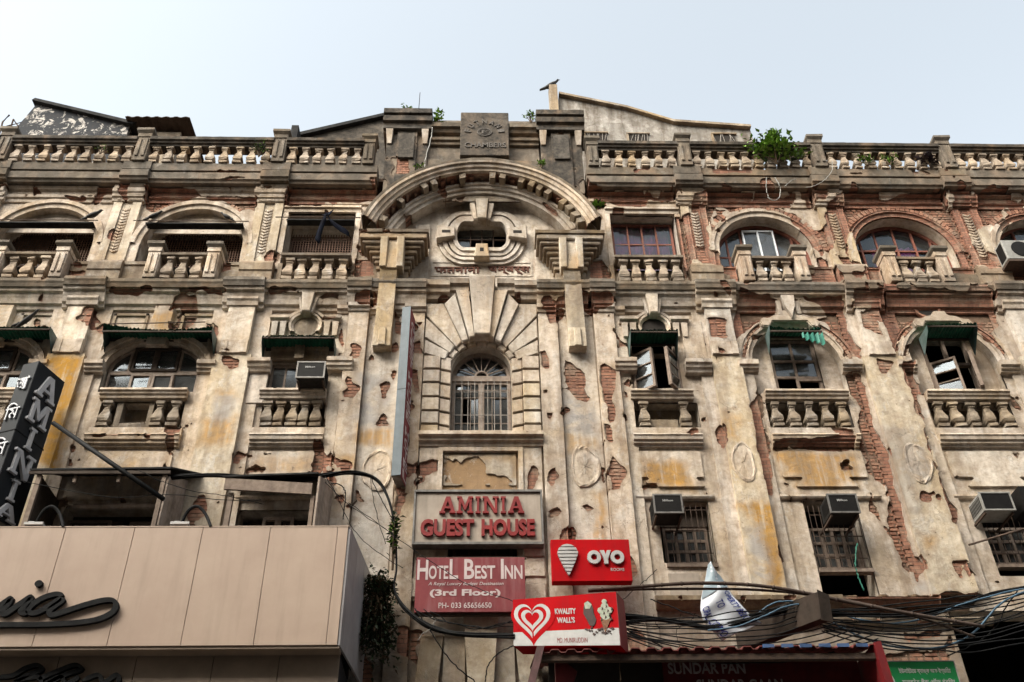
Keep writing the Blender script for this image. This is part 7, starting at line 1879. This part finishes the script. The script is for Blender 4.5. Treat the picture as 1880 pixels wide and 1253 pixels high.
mb = MB(); mb.hexa([f[3], f[2], b[2], b[3], f[0], f[1], b[1], b[0]]); mb.build('duct', 'duct', t)
mb = MB(); mb.hexa([(4.80, -1.62, 7.19), (4.97, -1.58, 7.17), (4.97, -1.56, 7.17), (4.80, -1.6, 7.19), (4.83, -1.62, 7.65), (5.0, -1.58, 7.58), (5.0, -1.56, 7.58), (4.83, -1.6, 7.65)]); mb.build('end_flange', 'duct', t)

t = thing('shop_roof', 'corrugated tin roof with dark red shop sign SUNDAR PAN along the bottom', 'shop stall', (0, 0, 0))
mb = MB(); n = 150
for i in range(n + 1):
    x = .72 + (5.45 - .72) * i / n; wv = .020 * (1 if math.sin(i * .9) > 0 else -1) if True else 0
    mb.v += [(x, -1.75, 6.72 + wv + .05 * i / n), (x, -.05, 7.12 + wv), (x, -.05, 7.11 + wv), (x, -1.75, 6.705 + wv + .05 * i / n)]
for i in range(n):
    q = 4 * i
    for e in range(4): mb.f.append((q + e, q + (e + 1) % 4, q + 4 + (e + 1) % 4, q + 4 + e))
rs_ = mb.build('roof_sheet', 'redtin', t)
mb = MB(); mb.box(.8, 5.42, -1.70, -1.60, 6.60, 6.68); mb.build('eaves_beam', 'iron', t)
for i in range(6):
    x = 3.85 + i * .26; mb = MB(); mb.box(x, x + .16, -1.77, -1.752, 6.74, 6.79, .004); mb.build('blue_sheet_end', 'bluetin', t)
mb = MB(); mb.box(2.55, 5.35, -1.15, -1.10, 5.6, 6.84); mb.build('shop_sign', 'shop_red', t)
letters('SUNDAR PAN', (2.62, 3.72, 6.60, 6.76), -1.152, 'shop_grey', t, .01, .02, split=True); letters('SUNDAR GAAN', (3.0, 4.22, 6.36, 6.52), -1.152, 'shop_grey', t, .01, .02, split=True)
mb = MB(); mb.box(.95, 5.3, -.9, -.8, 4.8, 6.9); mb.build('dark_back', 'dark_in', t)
mb = MB(); mb.prism([(.74, 6.76), (.84, 6.76), (.60, 5.9), (.50, 5.9)], -1.82, -1.74); mb.build('left_post', 'redpost', t)
mb = MB(); mb.prism([(5.40, 6.80), (5.50, 6.82), (5.56, 5.9), (5.44, 5.9)], -1.78, -.9); mb.build('right_post', 'red_side', t)
for a, b in ((1.3, 1.95), (2.45, 3.4), (3.6, 4.6)):
    mb = MB(); mb.tube([(a, -1.5, 6.74), (b, -1.5, 6.75)], .014, 6); mb.build('tube_light', 'metal', t)
mb = MB(); mb.prism([(1.0, 6.7), (1.12, 6.68), (1.30, 6.52), (1.22, 6.30), (1.0, 6.38)], -1.5, -1.35); mb.build('hanging_bag', 'shop_red', t)

t = thing('bank_sign', 'green bank sign with white Bengali and Hindi writing at the bottom right', 'sign', (6.3, -.9, 6.6))
mb = MB(); mb.box(5.60, 6.86, -.9, -.82, 6.2, 6.85); mb.build('board', 'greensign', t)
mb = MB(); ring(mb, 5.72, 6.55, .175, .205, -.906, -.9005, 1.0, 30); mb.build('emblem_ring', 'white', t)
mb = MB(); ring(mb, 5.72, 6.55, .10, .115, -.906, -.9005, 1.0, 24); ring(mb, 5.72, 6.55, .05, .06, -.906, -.9005, 1.0, 16); mb.build('emblem', 'mint', t)
letters('\u0987\u0989\u09a8\u09be\u0987\u099f\u09c7\u09a1 \u09ac\u09cd\u09af\u09be\u0999\u09cd\u0995 \u0985\u09ab \u0987\u09a3\u09cd\u09a1\u09bf\u09df\u09be', (6.02, 6.78, 6.66, 6.76), -.902, 'white', t, .003, .01)
letters('\u092f\u0942\u0928\u093e\u0907\u091f\u0947\u0921 \u092c\u0948\u0902\u0915 \u0911\u092b \u0907\u0902\u0921\u093f\u092f\u093e', (6.03, 6.80, 6.50, 6.60), -.902, 'white', t, .003, .01)
mb = MB(); mb.box(6.8605, 6.875, -.905, -.82, 6.2, 6.86); mb.box(5.6, 6.86, -.905, -.82, 6.8505, 6.865); mb.build('frame', 'case_w', t); fix_children(t)
mb = MB(); mb.box(-1.36, -1.24, -.10, -.05, 6.98, 7.10); o = mb.build('junction_box', 'case_w', bevel=.006); tag(o, 'small white junction box low on the wall beside the hanging creeper', 'junction box')

# ---- Hindi inscription on the tympanum and the raised letters of the tablet
letters('\u092b\u0924\u0928\u093e\u0928\u0940', (-1.0, -.06, 15.42, 15.66), .198, 'insc', B, .018, .02, name='inscription')
letters('\u091a\u0947\u092e\u094d\u092c\u0930\u094d\u0938', (.10, .97, 15.40, 15.68), .198, 'insc', B, .018, .02, name='inscription')
cx, cz = .02, 19.22
for i, ch in enumerate('FUTNANI'):
    a = math.radians(172 - i * 27.3); me = text_mesh(ch, -.05, .05, -.075, .075, 0, .02, .01); ca, sa = math.cos(a - PI / 2), math.sin(a - PI / 2)
    for v in me.vertices:
        x, z = v.co.x, v.co.z; v.co = (cx + .36 * math.cos(a) * 1.05 + x * ca - z * sa, -.341 + v.co.y, cz + .36 * math.sin(a) + x * sa + z * ca)
    link('inscription', me, 'tab_let', B)
letters('CHAMBERS', (-.42, .50, 18.70, 18.86), -.341, 'tab_let', B, .02, .01, name='inscription')
mb = MB(); ring(mb, cx, cz, .145, .165, -.36, -.341, .8, 28); ring(mb, cx, cz, .115, .125, -.357, -.341, .8, 24); mb.build('inscription', 'tab_let', B)
letters('E', (cx - .06, cx + .07, cz - .055, cz + .055), -.341, 'tab_let', B, .02, .01, name='inscription')

# ---- things on the roof
t = thing('roof_hut', 'black tarred rooftop hut with peeling white patches behind the left balustrade', 'roof hut', (0, 1.5, 18))
mb = MB(); mb.prism([(-11.95, 18), (-8.9, 18), (-8.9, 21.55), (-10.2, 22.06), (-11.42, 22.42), (-11.95, 20.4)], 0, 4); o = mb.build('wall', 'rooftar', t)
o.data.transform(Matrix.Translation((0, 0, -18)))
mb = MB(); mb.hexa([(-11.52, -.12, 22.40), (-8.8, -.12, 21.50), (-8.8, 4.1, 21.5), (-11.52, 4.1, 22.4), (-11.46, -.12, 22.48), (-8.7, -.12, 21.58), (-8.7, 4.1, 21.58), (-11.46, 4.1, 22.48)]); o = mb.build('roof', 'tin', t); o.data.transform(Matrix.Translation((0, 0, -18)))
t = thing('tin_roof_shed', 'small shed with a corrugated tin roof beside the black rooftop hut', 'roof shed', (0, 1.6, 18))
mb = MB(); mb.box(-8.25, -7.62, 0, 2, 0, 3.45); mb.build('wall', 'pl_mid', t)
mb = MB(); n = 30
for i in range(n + 1):
    x = -8.95 + 1.6 * i / n; wv = .02 * math.sin(i * 1.4); mb.v += [(x, -.35, 3.62 + wv), (x + .25, 2.6, 3.3 + wv), (x + .25, 2.6, 3.28 + wv), (x, -.35, 3.6 + wv)]
for i in range(n):
    q = 4 * i
    for e in range(4): mb.f.append((q + e, q + (e + 1) % 4, q + 4 + (e + 1) % 4, q + 4 + e))
mb.build('roof', 'wood_dk', t)
t = thing('rooftop_room', 'soot grey rooftop room with a sloping black roof left of the attic pier', 'rooftop room', (0, 1.5, 18))
mb = MB(); mb.prism([(-4.5, 0), (-2.0, 0), (-2.0, 4.12), (-2.45, 3.94), (-4.5, 3.15)], 0, 4); mb.build('wall', 'pl_black', t)
mb = MB(); mb.hexa([(-4.72, -.12, 3.08), (-1.9, -.12, 4.17), (-1.9, 4.1, 4.17), (-4.72, 4.1, 3.08), (-4.72, -.12, 3.2), (-1.9, -.12, 4.27), (-1.9, 4.1, 4.27), (-4.72, 4.1, 3.2)]); mb.build('roof', 'tin', t)
mb = MB(); mb.box(-4.72, -4.55, -.45, 4.0, 2.6, 3.1); mb.build('eaves_end', 'tin', t)
t = thing('rooftop_room', 'long whitewashed rooftop room with a falling roof line right of the attic pier', 'rooftop room', (0, 1.5, 18))
mb = MB(); mb.prism([(1.9, 0), (7.0, 0), (6.85, 3.66), (4.88, 3.84), (3.72, 4.38), (1.98, 4.92)], 0, 4); mb.build('wall', 'roofwhite', t)
for a, b, za, zb in ((1.98, 3.72, 4.92, 4.38), (3.72, 4.88, 4.38, 3.84), (4.88, 6.85, 3.84, 3.66)):
    mb = MB(); mb.hexa([(a, -.12, za - .03), (b, -.12, zb - .03), (b, 4, zb - .03), (a, 4, za - .03), (a, -.12, za + .05), (b, -.12, zb + .05), (b, 4, zb + .05), (a, 4, za + .05)]); mb.build('roof', 'pl_mid', t)
for a, b, z in ((2.58, 3.12, 3.24), (3.68, 4.18, 3.22), (5.85, 6.40, 3.24)):
    mb = MB(); mb.box(a, b, -.02, .02, z - .18, z + .17); w = mb.build('opening', 'dark_in', t)
    mb = MB(); mb.box(a - .05, b + .05, -.06, 0, z + .172, z + .21); mb.box(a - .05, a, -.05, 0, z - .18, z + .17); mb.build('frame', 'pl_mid', w)
    mb = MB(); random.seed(int(a * 10))
    for k in range(7): x = a + (b - a) * (k + .5) / 7; mb.tube([(x + random.uniform(-.04, .04), -.04, z - .16), (x + random.uniform(-.1, .1), -.04, z + .15)], .007, 4)
    mb.build('grille', 'iron_lt', w)
mb = MB(); mb.box(1.73, 1.93, 1.35, 1.6, 18, 23.22, .01); o = mb.build('roof_post', 'pl_mid'); me = o.data; tag(o, 'tall square post at the high end of the whitewashed rooftop room', 'post')
for k, (pts, lab) in enumerate(((((-11.0, .3, 18.5), (-11.2, .3, 20.2), (-11.12, .3, 20.45)), 'dark aerial rod nearest the left edge of the roof'), (((-10.85, .3, 18.5), (-10.98, .3, 20.3), (-10.8, .3, 20.05)), 'thin forked aerial rod by the leftmost parapet pier'))):
    mb = MB(); mb.tube(pts, .022, 5); mb.tube([(pts[1][0] - .15, .3, pts[1][2] - .3), (pts[1][0] + .22, .3, pts[1][2] - .1)], .012, 4); o = mb.build('antenna', 'iron'); tag(o, lab, 'antenna', 'aerial rods on the left roof')
